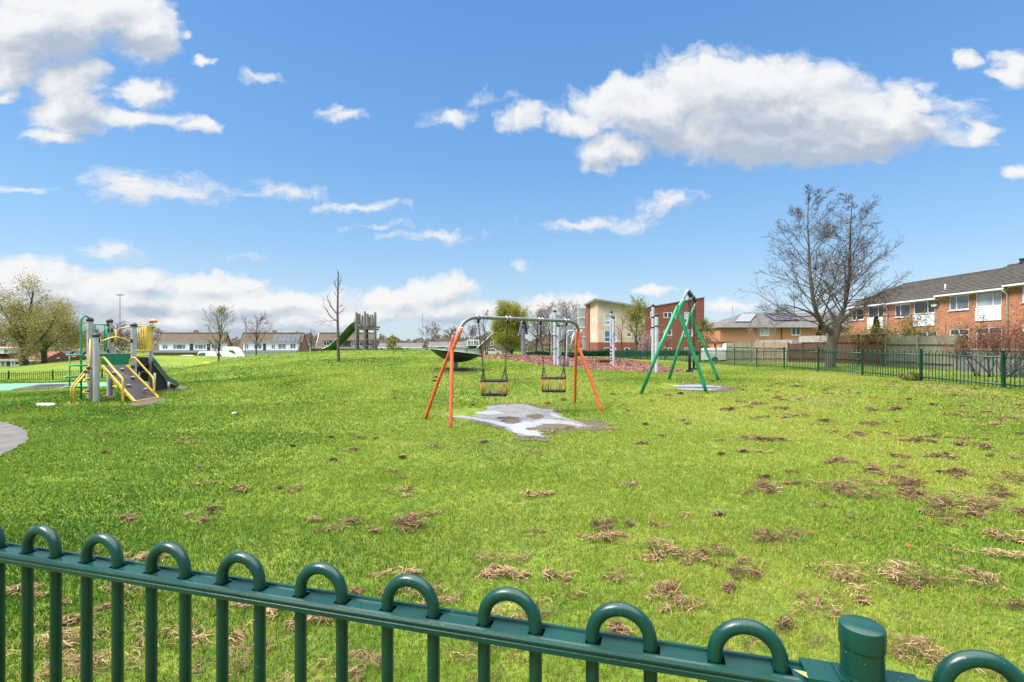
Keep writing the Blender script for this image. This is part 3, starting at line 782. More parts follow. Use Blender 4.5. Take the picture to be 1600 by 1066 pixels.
# ------------------------------------------------------------------ orange swing frame and its two cradle swings
def chain(mb, a, b, link=.05, w=.0125, r=.0058):
    a = Vector(a); b = Vector(b); d = b-a; n = max(2, round(d.length/(link*.78))); t = d.normalized()
    u = t.cross(Vector((0, 1, 0))).normalized(); v = t.cross(u)
    for i in range(n):
        c = a + d*((i+.5)/n); s = u if i % 2 else v; h = link/2
        loop = [c + t*h*.6 + s*w, c + t*h*.95 + s*w*.5, c + t*h*.95 - s*w*.5, c + t*h*.6 - s*w, c - t*h*.6 - s*w, c - t*h*.95 - s*w*.5, c - t*h*.95 + s*w*.5, c - t*h*.6 + s*w]
        mb.tube(loop + [loop[0]], r, 4, False)
def orange_swing():
    fl = W(704, 669, 0); bl = W(662, 655, 0); fr = W(942, 643, .01); br = W(898, 631, .03)
    TL = P(719, 514, 10.25); TR = P(905.5, 517, 12.45)
    f = thing('swing_frame', (fl+bl+fr+br)/4, 'orange legged swing frame with curved grey top bar over the muddy puddle', 'swing frame')
    hz = (TL.z+TR.z)/2; 
    barL = Vector((TL.x, TL.y, hz)); barR = Vector((TR.x, TR.y, hz)); d = (barR-barL).normalized()
    top = hz + .235
    # top bar bends down at both ends and slips into the legs
    pth = [barL - d*.16 - Vector((0, 0, .40)), barL - d*.07 - Vector((0, 0, .13)), barL + d*.03 + Vector((0, 0, .05)), barL + d*.14 + Vector((0, 0, .155)), barL + d*.29 + Vector((0, 0, .218)), barL + d*.46 + Vector((0, 0, .235))]
    pth += [barL.lerp(barR, t) + Vector((0, 0, .235)) for t in (.2, .28, .36, .44, .52, .6, .68, .76, .82)]
    pth += [barR - d*.46 + Vector((0, 0, .235)), barR - d*.29 + Vector((0, 0, .222)), barR - d*.14 + Vector((0, 0, .165)), barR - d*.05 + Vector((0, 0, .06)), barR + d*.0 - Vector((0, 0, .12)), barR + d*.02 - Vector((0, 0, .40))]
    MB().tube(smoothpath(pth, 5), .040, 14).build('top_bar', M['galv'], f, True)
    def leg(foot, head, kink, r=.036):
        p = [foot - Vector((0, 0, .1)), foot + (kink-foot)*.5, kink - (kink-foot).normalized()*.12, kink, kink + (head-kink).normalized()*.1, head]
        o = MB().tube(smoothpath(p, 4), r, 14).build('leg', M['orange'], f, True)
        return o
    for side, (ft, bk, hd) in enumerate(((fl, bl, P(719, 513, 10.15)), (fr, br, P(905.5, 517, 12.35)))):
        hd = Vector((hd.x, hd.y, hd.z))
        perp = Vector((-d.y, d.x, 0)) * -1      # towards the viewer
        hF = hd + perp*.05; kF = P(706, 548, 10.05) if side == 0 else P(905, 544, 12.25)
        hB = hd - perp*.05 + (d*-.03); kB = P(703.5, 548, 10.38) if side == 0 else P(900.5, 540, 12.6)
        if side == 0:
            o = leg(ft, hF, kF); leg(bk, P(709, 524, 10.4), kB, .035)
        else:
            o = leg(ft, hF, kF); leg(bk, P(901.5, 515, 12.6), kB, .035)
        MB().lathe([(.036, 0), (.036, .006), (.026, .022), (.008, .027)], hF - Vector((0, 0, .004)), 14, (hF-kF).to_track_quat('Z', 'Y').to_matrix()).build('leg_cap', M['orange_cap'], o, True)
        bt = MB()
        for t in (.25, .8):
            q = hF.lerp(kF, t) + perp*.034
            bt.lathe([(.014, 0), (.014, .006), (.008, .011)], q, 8, perp.to_track_quat('Z', 'Y').to_matrix())
        bt.build('bolt', mat('brass_bolt', (.4, .28, .12), .45, .6), o, True)
    # collars and hangers
    hang = []
    for px in (747.5, 793.5, 844.5, 885):
        t = None
        u = (px-800)/F; t = (u*barL.y - barL.x)/(d.x - u*d.y)
        c = Vector((barL.x, barL.y, 0)) + d*t + Vector((0, 0, hz+.235)); c.z = hz + .235
        o = MB().lathe([(.047, -.055), (.047, .055)], c, 14, d.to_track_quat('Z', 'Y').to_matrix()).build('collar', M['galv'], f, 'auto')
        mb = MB()
        for s in (-1, 1): mb.lathe([(.052, -.006), (.055, 0), (.052, .006)], c + d*(.05*s), 14, d.to_track_quat('Z', 'Y').to_matrix())
        mb.build('clamp_ring', mat('clamp_zinc', (.5, .5, .5), .4, .5), o, True)
        MB().obox(c - Vector((0, 0, .075)), .05, .05, .06).obox(c - Vector((0, 0, .108)), .075, .03, .012).build('hanger', M['rubber'], o)
        hang.append(c - Vector((0, 0, .112)))
    def cradle(h0, h1, px0, px1, py_seat, py_rim, D, label, yaw):
        sd = d
        c = P((px0+px1)/2, py_seat, D); rim = P((px0+px1)/2, py_rim, D).z
        wid = (px1-px0)/F*D*.93
        t = thing('cradle_swing', c, label, 'swing', 'toddler swings hanging from the orange frame')
        ry = Matrix.Rotation(yaw, 3, 'Z'); a = ry @ Vector((1, 0, 0)); b = ry @ Vector((0, 1, 0))
        hx, hy = wid/2, .155
        def pt(u, v, z): return Vector((c.x, c.y, 0)) + a*u*hx + b*v*hy + Vector((0, 0, z))
        rot = Matrix((a, b, Vector((0, 0, 1)))).transposed()
        z0, z1 = c.z, rim
        # seat slab with rounded corners
        poly = []
        for cx, cy, a0 in ((1, 1, 0), (-1, 1, 90), (-1, -1, 180), (1, -1, 270)):
            for k in range(5):
                an = R(a0+k*22.5); poly.append(pt(cx*(1-.05/hx), cy*(1-.05/hy), z0-.022) + a*(.05*math.cos(an)) + b*(.05*math.sin(an)))
        MB().prism(poly, (0, 0, .044)).build('seat', M['rubber'], t)
        ring = [pt(*q, z1) for q in ((-1, -.8), (-.85, -1), (0, -1.0), (.85, -1), (1, -.8), (1, .8), (.85, 1), (0, 1), (-.85, 1), (-1, .8))]
        MB().tube(ring + [ring[0]], .019, 8, False).build('top_ring', M['rubber'], t, True)
        for u, v in ((-.97, -.6), (-.97, .6), (-.66, -1), (.66, -1), (.97, -.6), (.97, .6), (-.5, 1), (.5, 1)):
            MB().tube([pt(u, v*.97, z0), pt(u, v*.97, z1)], .0125, 8).build('spindle', M['seat_orange'], t, True)
        mb = MB()
        for s in (-1, 1):
            mb.tube(smoothpath([pt(s*.3, -.97, z1), pt(s*.3, -.9, z0+.12), pt(s*.24, -.6, z0+.05), pt(s*.1, 0, z0+.03)], 4), .011, 6)
        mb.build('leg_strap', M['strap'], t, True)
        for h, s in ((h0, -1), (h1, 1)):
            j = h.lerp(pt(s*.8, 0, z1), .79); mb = MB()
            chain(mb, h, j); chain(mb, j, pt(s*.98, -.75, z1+.012)); chain(mb, j, pt(s*.55, .95, z1+.012)) if False else chain(mb, j, pt(s*.62, -.98, z1+.012)); chain(mb, j, pt(s*.98, .8, z1+.012))
            mb.build('chain', M['chain'], t, True)
    cradle(hang[0], hang[1], 751.5, 794, 616.5, 595, 10.55, 'left toddler cradle swing with black rim and orange spindles', -.10)
    cradle(hang[2], hang[3], 845.5, 885, 611, 591, 11.75, 'right toddler cradle swing with black rim and orange spindles, nearer the bark bed', -.12)
orange_swing()

# ------------------------------------------------------------------ green swing frame
def green_swing():
    def ft(px, py, D): 
        p = P(px, py, D); return Vector((p.x, p.y, gz(p.x, p.y)))
    a1, a2 = ft(999, 612, 13.9), ft(1106, 614, 13.6); b1, b2 = ft(1043, 594, 17.0), ft(1125, 596, 16.7)
    A = P(1075, 453.5, 13.75); B = P(1088, 468, 16.85); B.z = A.z
    f = thing('swing_frame', (a1+a2+b1+b2)/4, 'tall green legged swing frame with grey top bar and flat seats', 'swing frame')
    d = (B-A).normalized(); perp = Vector((d.y, -d.x, 0))
    jA, jB = P(1058.5, 484, 13.75), P(1079, 494, 16.85)
    pth = [jA - Vector((.06, 0, .30)), jA, jA.lerp(A, .55), A - Vector((.035, 0, .05)) , A + d*.06, A + d*.35] + [A.lerp(B, t) for t in (.22, .32, .42, .52, .62, .72, .8)] + [B - d*.35, B - d*.06 - Vector((0, 0, .0)), B + Vector((-.01, 0, -.10)), jB.lerp(B, .35), jB - Vector((.03, 0, .2))]
    MB().tube(smoothpath(pth, 4), .036, 12).build('top_bar', mat('pale_zinc', (.34, .36, .39), .45, .4), f, True)
    def leg(foot, head, kink=None):
        p = [foot - Vector((0, 0, .1)), foot.lerp(head, .5), head] if kink is None else smoothpath([foot - Vector((0, 0, .1)), foot.lerp(kink, .6), kink - (kink-foot).normalized()*.12, kink + (head-kink).normalized()*.08, head], 4)
        o = MB().tube(p, .048, 14).build('leg', M['swing_green'], f, True)
        MB().lathe([(.055, -.03), (.055, .02)], foot, 12).build('foot_plate', M['mud'], o)
        return o
    leg(a1, P(1059.5, 478, 13.75)); leg(a2, P(1069.5, 468, 13.6), P(1060.5, 486, 13.65))
    leg(b1, P(1079.5, 488, 16.85)); leg(b2, P(1085.5, 481, 16.7), P(1080.5, 495, 16.75))
    MB().obox(P(1061.5, 480, 13.68), .12, .09, .10).build('clamp', M['swing_green'], f); MB().obox(P(1081.5, 491, 16.8), .10, .08, .08).build('clamp', M['swing_green'], f)
    hs = [A.lerp(B, t) for t in (.10, .30, .62, .86)]
    for h in hs: MB().obox(h - Vector((0, 0, .06)), .07, .07, .11).lathe([(.045, -.06), (.045, .06)], h, 10, d.to_track_quat('Z', 'Y').to_matrix()).build('hanger', M['rubber'], f)
    for i, (h0, h1, pxs, pys, D, lb) in enumerate(((hs[0], hs[1], 1077.5, 579.5, 14.4, 'nearer flat black swing seat hanging in the green frame'), (hs[2], hs[3], 1086.5, 576.5, 15.9, 'farther flat black swing seat hanging in the green frame'))):
        c = P(pxs, pys, D); mid = (h0+h1)/2; c.x = mid.x + (-.02 if i else -.01); c.y = mid.y
        t = thing('flat_swing', c, lb, 'swing', 'flat swings hanging from the green frame')
        e = d*.21; w = perp*.085; poly = []
        for k in range(9):
            s = -1 + k/4; poly.append((s, .0))
        mb = MB(); vs = []; 
        for s in (-1, -.8, 0, .8, 1):
            q = c + e*s; ww = w*(1 if abs(s) < .9 else .75)
            vs += [q - ww - Vector((0, 0, .025)), q + ww - Vector((0, 0, .025)), q + ww + Vector((0, 0, .022)), q - ww + Vector((0, 0, .022))]
        fs = [(k*4+j, k*4+(j+1) % 4, k*4+4+(j+1) % 4, k*4+4+j) for k in range(4) for j in range(4)] + [(3, 2, 1, 0), (16, 17, 18, 19)]
        mb.add(vs, fs).build('seat', M['rubber'], t)
        for h, s in ((h0, -1), (h1, 1)):
            q = c + e*(s*.92) + Vector((0, 0, .02)); mb = MB(); low = q.lerp(h, .30)
            mb.tube([low, q], .022, 8)
            mb.build('grip_sleeve', M['rubber'], t, True)
            mb = MB(); chain(mb, h - Vector((0, 0, .1)), low); mb.build('chain', M['chain'], t, True)
green_swing()

# ------------------------------------------------------------------ dish spinner
def dish():
    c = P(712, 551, 20); g = G(c.x, c.y)
    t = thing('dish_spinner', g, 'large tilted black dish roundabout standing on a short grey post', 'spinner')
    tilt = Matrix.Rotation(R(6.5), 3, 'Y') @ Matrix.Rotation(R(-3.0), 3, 'X')
    prof = [(.12, -.36)] + [(1.0*math.sin(a), -.36+.36*(1-math.cos(a))/(1-math.cos(1.25))*1.0) for a in []]
    outer = [(.10, -.37), (.25, -.355), (.45, -.30), (.65, -.21), (.82, -.11), (.93, -.035)]
    inner = [(.93, -.02), (.80, -.09), (.6, -.19), (.4, -.27), (.15, -.32)]
    MB().lathe(outer + inner, c, 48, tilt).build('dish', M['dish'], t, True)
    rim = [tilt @ Vector((.98*math.cos(a), .98*math.sin(a), 0)) + c for a in [2*math.pi*k/56 for k in range(57)]]
    MB().lathe([(.90, -.05), (.96, -.045), (1.0, -.02), (1.005, .0), (.99, .018), (.95, .022), (.90, .0), (.90, -.05)], c, 56, tilt, caps=False).build('rim', M['dish_rim'], t, True)
    MB().lathe([(.955, .0225), (1.0, .0165), (.99, .026), (.955, .029)], c, 56, tilt, caps=False).build('rim_edge', M['rim_grey'], t, True)
    p = MB().lathe([(.075, g.z-.1), (.075, c.z-.36)], (c.x, c.y, 0), 14).build('post', M['galv'], t, 'auto')
    MB().lathe([(.10, c.z-.46), (.10, c.z-.41)], (c.x, c.y, 0), 14).build('collar', M['galv'], p, 'auto')
dish()

# ------------------------------------------------------------------ climbing frame
def climbing_frame():
    ca, sa = math.cos(R(38.5)), math.sin(R(38.5))
    def Q(px, py, s):
        """photo position on the plane s metres along the line of sight to the frame"""
        u = (px-800)/F; D = s/(ca - sa*u); return P(px, py, D)
    def gnd(px, s):
        u = (px-800)/F; D = s/(ca - sa*u); x = u*D; return Vector((x, D, gz(x, D)))
    t = thing('play_climber', gnd(180, 18.5), 'small climbing frame with grey posts, yellow rails, rubber ramp and slide', 'climbing frame')
    e1 = Vector((ca, sa, 0))           # across the view, to the right
    e2 = Vector((-sa, ca, 0))          # away
    up = Vector((0, 0, 1))
    def T(name, pts, r, m, n=8, sm=0, par=None):
        pts = [Q(*p) for p in pts]
        return MB().tube(smoothpath(pts, sm) if sm else pts, r, n).build(name, M[m], par or t, True)
    def post(px, pyt, s):
        g = gnd(px, s); top = Q(px, pyt, s).z
        o = MB().lathe([(.073, g.z-.1), (.073, top)], (g.x, g.y, 0), 18).build('post', M['post_grey'], t, 'auto')
        MB().lathe([(.09, top-.01), (.092, top+.03), (.075, top+.07), (.04, top+.095), (.01, top+.1)], (g.x, g.y, 0), 18).build('post_cap', M['cap_dark'], o, True)
    post(150.3, 526, 17.7); post(140.6, 501.5, 18.9); post(171.5, 503.5, 19.6); post(209, 510, 18.5); post(235.2, 512, 19.9)
    def brk(px, py, s, par=None):
        MB().obox(Q(px, py, s), .05, .06, .11, Matrix((e1, e2, up)).transposed()).build('bracket', M['cap_dark'], t)
    for b in ((154.6, 532, 17.68), (139.6, 532, 18.3), (205.3, 533, 18.4), (175.5, 516.5, 19.5), (168.8, 516.5, 19.5), (168.5, 548.5, 19.5), (175.5, 532, 19.5), (176, 603.5, 19.5), (138, 592, 18.7), (138, 610, 18.7), (168, 508, 19.5)): brk(*b)
    # green side panel with a grey top edge
    rot = Matrix((e1, e2, up)).transposed()
    a, b = Q(153, 571, 18.5), Q(205, 553, 18.65); mid = (a+b)/2
    MB().obox(mid, (b-a).dot(e1), .02, b.z-a.z, rot).build('side_panel', M['frame_green'], t)
    MB().obox(Vector((mid.x, mid.y, b.z+.011)), (b-a).dot(e1), .05, .02, rot).build('panel_edge', M['post_grey'], t)
    # deck
    dk = [Q(153, 573, 17.9), Q(207, 572, 18.2), Q(236, 557, 20), Q(173, 562, 19.8)]
    zt = Q(205, 571.5, 18.2).z
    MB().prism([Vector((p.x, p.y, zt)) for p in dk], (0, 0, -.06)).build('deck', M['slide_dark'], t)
    # arched rails
    T('arch_rail', [(155, 532.5, 17.68), (162, 532, 17.7), (172, 528.5, 17.85), (183, 527, 18), (193, 529.5, 18.2), (200, 532.5, 18.35), (205, 533.5, 18.4)], .021, 'yellow', 8, 5)
    T('arch_rail', [(176, 516.5, 19.5), (182, 516.5, 19.4), (190, 513, 19.2), (199, 511.5, 18.9), (206, 511, 18.6)], .021, 'yellow', 8, 5)
    T('rail_strut', [(181.5, 516, 19.4), (180.5, 540, 19.4)], .028, 'yellow')
    T('rail_strut', [(182, 544, 19.4), (190, 552, 19.4)], .018, 'post_grey')
    # yellow barrier above the deck
    bar = thing_part = T('barrier', [(214, 509.8, 18.7), (228, 509.8, 19.3), (243, 510.8, 19.9)], .022, 'yellow')
    T('barrier_rail', [(214, 548.3, 18.7), (235.5, 548.3, 19.7)], .03, 'yellow', par=bar)
    for k, px in enumerate((215.5, 219, 222.5, 225.5, 228)):
        T('barrier_bar', [(px, 510, 18.75+.1*k), (px+.3, 548, 18.75+.1*k)], .012, 'yellow', 6, par=bar)
    a, b = Q(230, 548, 19.6), Q(234.2, 511, 19.75)
    MB().obox((a+b)/2, .16, .02, b.z-a.z, rot).build('barrier_board', M['yellow'], bar)
    for p0, p1 in (((241.5, 511), (236.3, 545)), ((238.5, 511), (234, 547))): T('barrier_bar', [(*p0, 19.9), (*p1, 19.8)], .014, 'yellow', 6, par=bar)
    T('barrier_rail', [(214.5, 556.2, 18.7), (232, 554.8, 19.5)], .026, 'yellow', par=bar)
    # spinning toy on top
    T('toy_stem', [(238.8, 511, 19.8), (238.8, 504, 19.8)], .012, 'yellow', 6)
    q = Q(240, 501.7, 19.8)
    toy = MB().ell(q, .13, .07, .065, 14, 8).build('spinning_toy', M['toy_orange'], t, True)
    MB().ell(q - e1*.08 - e2*.04 - up*.03, .06, .05, .045, 10, 6).build('toy_ball', mat('toy_red', (.45, .05, .05), .4), toy, True)
    # rubber ramp
    tl, tr, br, bl = Q(159, 571.5, 17.9), Q(197.5, 571.5, 18.15), Q(247.3, 622, 17.55), Q(210.3, 628.2, 16.95)
    nrm = (tr-tl).cross(bl-tl).normalized()
    if nrm.z < 0: nrm = -nrm
    ramp_ = MB().prism([tl, tr, br, bl], -nrm*.03).build('ramp', M['ramp_rubber'], t)
    for px, py in ((190.5, 577.5), (177.6, 583.2), (207.5, 590.3), (201, 603), (227.5, 608.8)):
        best = None
        u = (px-800)/F; v = -(py-HOR)/F; o = Vector((0, 0, CAMH)); dd = Vector((u, 1, v)); k = (tl-o).dot(nrm)/dd.dot(nrm); q = o + dd*k
        MB().ell(q + nrm*.015, .062, .05, .035, 10, 6, .18, random.Random(int(px))).build('hand_hold', M['hold'], ramp_, True)
    for px, py in ((211, 626), (246, 621), (163, 573), (196, 573), (225, 600), (172, 592)):
        u = (px-800)/F; v = -(py-HOR)/F; o = Vector((0, 0, CAMH)); dd = Vector((u, 1, v)); k = (tl-o).dot(nrm)/dd.dot(nrm); q = o + dd*k
        MB().ell(q + nrm*.004, .012, .012, .008, 6, 4).build('screw', M['post_grey'], ramp_)
    w = .028
    for a, b in ((tl, bl), (tr, br), (bl, br)):
        MB().bar(a + nrm*.002, b + nrm*.002, .05, .06).build('ramp_edge', M['yellow'], ramp_)
    # ramp handrails
    T('handrail', [(155.8, 576, 17.75), (155.8, 566, 17.7), (157, 561, 17.7), (160.5, 559, 17.65), (164.5, 561, 17.6), (178, 577, 17.3), (189, 589, 17.05), (191.8, 593.5, 17), (192, 600, 16.98), (192, 631.5, 16.98)], .028, 'yellow', 8, 4)
    T('handrail', [(203, 576, 18.1), (203.4, 566, 18.1), (205, 561, 18.05), (208.5, 559, 18), (213, 561.5, 17.95), (228, 578, 17.8), (237.5, 588.5, 17.7), (239.8, 593, 17.65), (240.3, 600, 17.62), (240.8, 613, 17.6)], .026, 'yellow', 8, 4)
    T('rail_foot', [(192, 612, 16.98), (197, 615, 17.1)], .02, 'yellow')
    T('ramp_strut', [(151, 574, 17.75), (160, 577, 17.75)], .03, 'yellow')
    # stair rail at the left
    l = T('stair_rail', [(111.3, 630.5, 17.6), (111.3, 606, 17.6), (113.5, 602, 17.6), (139.3, 571.5, 18), (140, 566, 18), (141, 529.5, 18.1)], .022, 'yellow')
    T('stair_rail', [(115.5, 630.5, 17.5), (115.5, 606, 17.5), (118, 602, 17.5), (140.5, 575, 17.9)], .022, 'yellow')
    for px, py in ((121, 596), (127, 588.5), (133, 581), (137.5, 575)):
        a, b = Q(px, py, 17.75), Q(px+4, py+1.5, 18.3)
        MB().bar(a, b, .07, .05).build('stair_tread', M['cap_dark'], t)
    for py in (594, 612):
        T('step_loop', [(139.5, py-3, 18.6), (133, py-1, 18.5), (130.5, py+1, 18.45), (133, py+2.5, 18.4), (140, py+2.2, 18.4)], .024, 'yellow', 8, 4)
    T('step_loop', [(176, 604, 19.4), (180.5, 603.5, 19.3), (184, 606, 19.2)], .024, 'yellow', 8, 3)
    # fireman's pole and hooked ladder at the left
    T('pole', [(126.7, 624, 18.4), (126.7, 560, 18.4), (126.7, 503, 18.5), (127.5, 498.5, 18.55), (130.5, 495, 18.6), (134.5, 494.3, 18.7), (139.5, 497, 18.85)], .026, 'frame_green', 10, 4)
    lad = T('ladder_stile', [(108.8, 606, 18.3), (108.8, 555, 18.3)], .016, 'frame_green')
    for x0, x1, py in ((103.5, 130, 555.2), (108, 137, 571.4), (102, 125.5, 589.2), (100, 136, 605.3)):
        T('rung', [(x0, py, 18.2), ((x0+x1)/2, py-.3, 18.3), (x1, py, 18.4)], .024, 'rung_green', 8, par=lad)
    T('cross_bar', [(145.5, 507.3, 18.95), (168, 507.3, 19.5)], .022, 'rung_green')
    lp = T('net_loop', [(163.5, 508, 19.35), (163.5, 544, 19.35), (165, 547.5, 19.38), (168, 549, 19.42)], .022, 'frame_green', 8, 3)
    T('net_loop', [(167, 510, 19.3), (167, 545, 19.3)], .018, 'frame_green', par=lp)
    for py in (515, 522, 529, 536, 543): T('net_tie', [(163.5, py, 19.35), (167, py+1.5, 19.3)], .013, 'rung_green', 6, par=lp)
    T('net_loop', [(146.5, 524, 18.6), (146.2, 511.5, 18.6), (147.5, 509.5, 18.6), (149.3, 511.5, 18.6), (149.6, 524, 18.6)], .013, 'frame_green', 6, 3)
    # slide
    s0, s1 = 19.6, 20.35
    edge = [(238.5, 557.5), (243, 563), (249, 570.8), (255.5, 579), (262, 587.2), (266, 590.6), (271.5, 593.2), (275.5, 595.4), (278, 598), (278.4, 604.5)]
    def lower(i): return [(238.5, 564), (243, 571), (248.5, 579), (254, 586.5), (259.5, 594), (264, 597), (270.5, 599.2), (274.5, 600.5), (277, 602.5), (278, 606)][i]
    for s in (s0, s1):
        mb = MB()
        a = [Q(*p, s) for p in edge]; b = [Q(*lower(i), s) for i in range(len(edge))]; n = len(a)
        off = e2*.03
        vs = a + b + [p+off for p in a] + [p+off for p in b]
        fs = []
        for i in range(n-1):
            fs += [(i, n+i, n+i+1, i+1), (2*n+i, 2*n+i+1, 3*n+i+1, 3*n+i), (i, i+1, 2*n+i+1, 2*n+i), (n+i, 3*n+i, 3*n+i+1, n+i+1)]
        mb.add(vs, fs); o = mb.build('slide_side', M['slide_grey'], t)
        MB().tube([p + off*.5 for p in a], .018, 8).build('slide_rim', M['frame_green'], o, True)
    mb = MB(); a = [Q(*lower(i), s0+.03) for i in range(len(edge))]; b = [p + e2*(s1-s0) for p in a]; n = len(a)
    mb.add(a + b, [(i, i+1, n+i+1, n+i) for i in range(n-1)]).build('slide_bed', M['slide_grey'], t, True)
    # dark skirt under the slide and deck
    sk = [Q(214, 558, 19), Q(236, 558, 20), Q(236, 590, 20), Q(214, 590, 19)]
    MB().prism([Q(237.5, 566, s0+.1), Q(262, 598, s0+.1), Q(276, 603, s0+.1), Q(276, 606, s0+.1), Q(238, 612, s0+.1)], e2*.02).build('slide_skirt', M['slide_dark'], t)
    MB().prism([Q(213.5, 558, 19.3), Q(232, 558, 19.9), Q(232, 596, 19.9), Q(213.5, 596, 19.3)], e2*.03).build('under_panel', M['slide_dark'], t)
    T('slide_leg', [(241.6, 583, 19.5), (241.6, 610, 19.5)], .035, 'post_grey'); T('slide_leg', [(263.5, 597, 19.5), (263.5, 608, 19.5)], .035, 'post_grey'); T('slide_leg', [(217, 582, 19), (217, 597, 19)], .03, 'post_grey')
    T('slide_brace', [(214, 581.5, 19.2), (232, 581.5, 19.6)], .02, 'slide_grey')
climbing_frame()

# ------------------------------------------------------------------ timber tower with chute on the mound
def slide_tower():
    D0, D1 = 40, 41.7
    c = P(571, 547, D0); g = gz(c.x, c.y)
    t = thing('slide_tower', (c.x, c.y, g), 'weathered timber lookout tower with palisade top on the grass mound', 'play tower')
    ys = lambda px, D: ((px-800)/F*D, D)
    def z(py): return P(0, py, D0).z
    for px, top, D in ((557, 489, D0), (570, 487.5, D0), (586, 489, D0), (559.5, 489.5, D1), (573.8, 489, D1), (586.5, 490, D1)):
        x, y = ys(px, D); gg = gz(x, y)
        MB().lathe([(.095, gg-.2), (.095, z(top)), (.055, z(top)+.06)], (x, y, 0), 8).build('post', M['tower_wood'], t, 'auto')
    rg = random.Random(2)
    for px in (560, 563.2, 566.3, 576.3, 579.7, 583):
        x, y = ys(px, D0); h = z(rg.uniform(490, 493))
        MB().obox(Vector((x, y-.09, (h+z(509.5))/2)), .11, .05, h-z(509.5), Matrix.Rotation(rg.uniform(-.06, .06), 3, 'Y')).build('slat', M['tower_wood'], t)
    for px in (562, 566, 577, 581.5):
        x, y = ys(px, D1); h = z(rg.uniform(491, 494))
        MB().obox(Vector((x, y+.09, (h+z(511))/2)), .11, .05, h-z(511)).build('slat', M['tower_wood'], t)
    for py, hh, D, x0, x1 in ((510.5, .11, D0, 557, 587), (513.8, .08, D0, 557, 587), (521, .07, D0, 571, 587), (530.5, .07, D0, 571, 587), (540, .07, D0, 571, 587), (511, .10, D1, 559, 587), (538, .1, D1, 559, 587)):
        a, b = ys(x0, D), ys(x1, D); q = .06 if D == D0 else -.06
        MB().box(a[0], b[0], a[1]-q-.025, a[1]-q+.025, z(py)-hh/2, z(py)+hh/2).build('cross_beam', M['tower_wood'], t)
    for px in (557.5, 586):
        a = ys(px, D0+.1)
        MB().box(a[0]-.03, a[0]+.03, D0+.1, D1-.1, z(512), z(509.5)).build('cross_beam', M['tower_wood'], t)
    a, b = ys(557, D0), ys(586, D0)
    MB().box(a[0]+.1, b[0]-.1, D0+.09, D1-.09, z(515.2), z(513)).build('deck', M['tower_wood'], t)
    MB().obox(Vector((*ys(573.8, D0+.5), z(524))), .10, .06, 1.35).build('ladder_board', M['fence_brown'], t)
    # half-round chute running down to the left
    cl = smoothpath([P(559, 508, D0+.8), P(552.5, 513, D0+.8), (P(543, 523.5, D0+.8)), P(531, 536, D0+.8), P(520, 546, D0+.8), P(508, 551, D0+.8)], 5)
    rad = [.52]*len(cl); mb = MB(); vs = []; n = 12; 
    for th in (0, .035):
        for i, p in enumerate(cl):
            tt = (cl[min(i+1, len(cl)-1)]-cl[max(i-1, 0)]).normalized(); s = Vector((0, 1, 0)); u = s.cross(tt); u = u if u.z > 0 else -u
            for k in range(n+1):
                a_ = math.pi*(1.0 + k/n)
                vs.append(p + s*(math.cos(a_)*(.52-th)) + u*(math.sin(a_)*(.52-th)) + u*.30)
    m = (n+1); N = len(cl)
    fs = []
    for i in range(N-1):
        for k in range(n):
            fs.append((i*m+k, i*m+k+1, (i+1)*m+k+1, (i+1)*m+k)); o = N*m; fs.append((o+i*m+k, o+(i+1)*m+k, o+(i+1)*m+k+1, o+i*m+k+1))
    ch = mb.add(vs, fs).build('chute', M['tube_green'], t, True)
    for k in (0, n):
        MB().tube([Vector(vs[i*m+k]) for i in range(N)], .035, 6).build('chute_rim', M['rim_grey'], ch, True)
    mb = MB().tube(smoothpath([P(556.5, 494, D0+.4), P(553.5, 500, D0+.35), P(549, 507, D0+.3)], 4), .03, 6); mb.build('chute_rim', M['rim_grey'], ch, True)
    mb = MB(); pa = [P(557, 496, D0+.25), P(553.5, 503, D0+.25), P(550, 508, D0+.25), P(556, 517, D0+.25)]
    mb.prism(pa, (0, .03, 0)).build('chute_cheek', M['tube_green'], ch)
slide_tower()

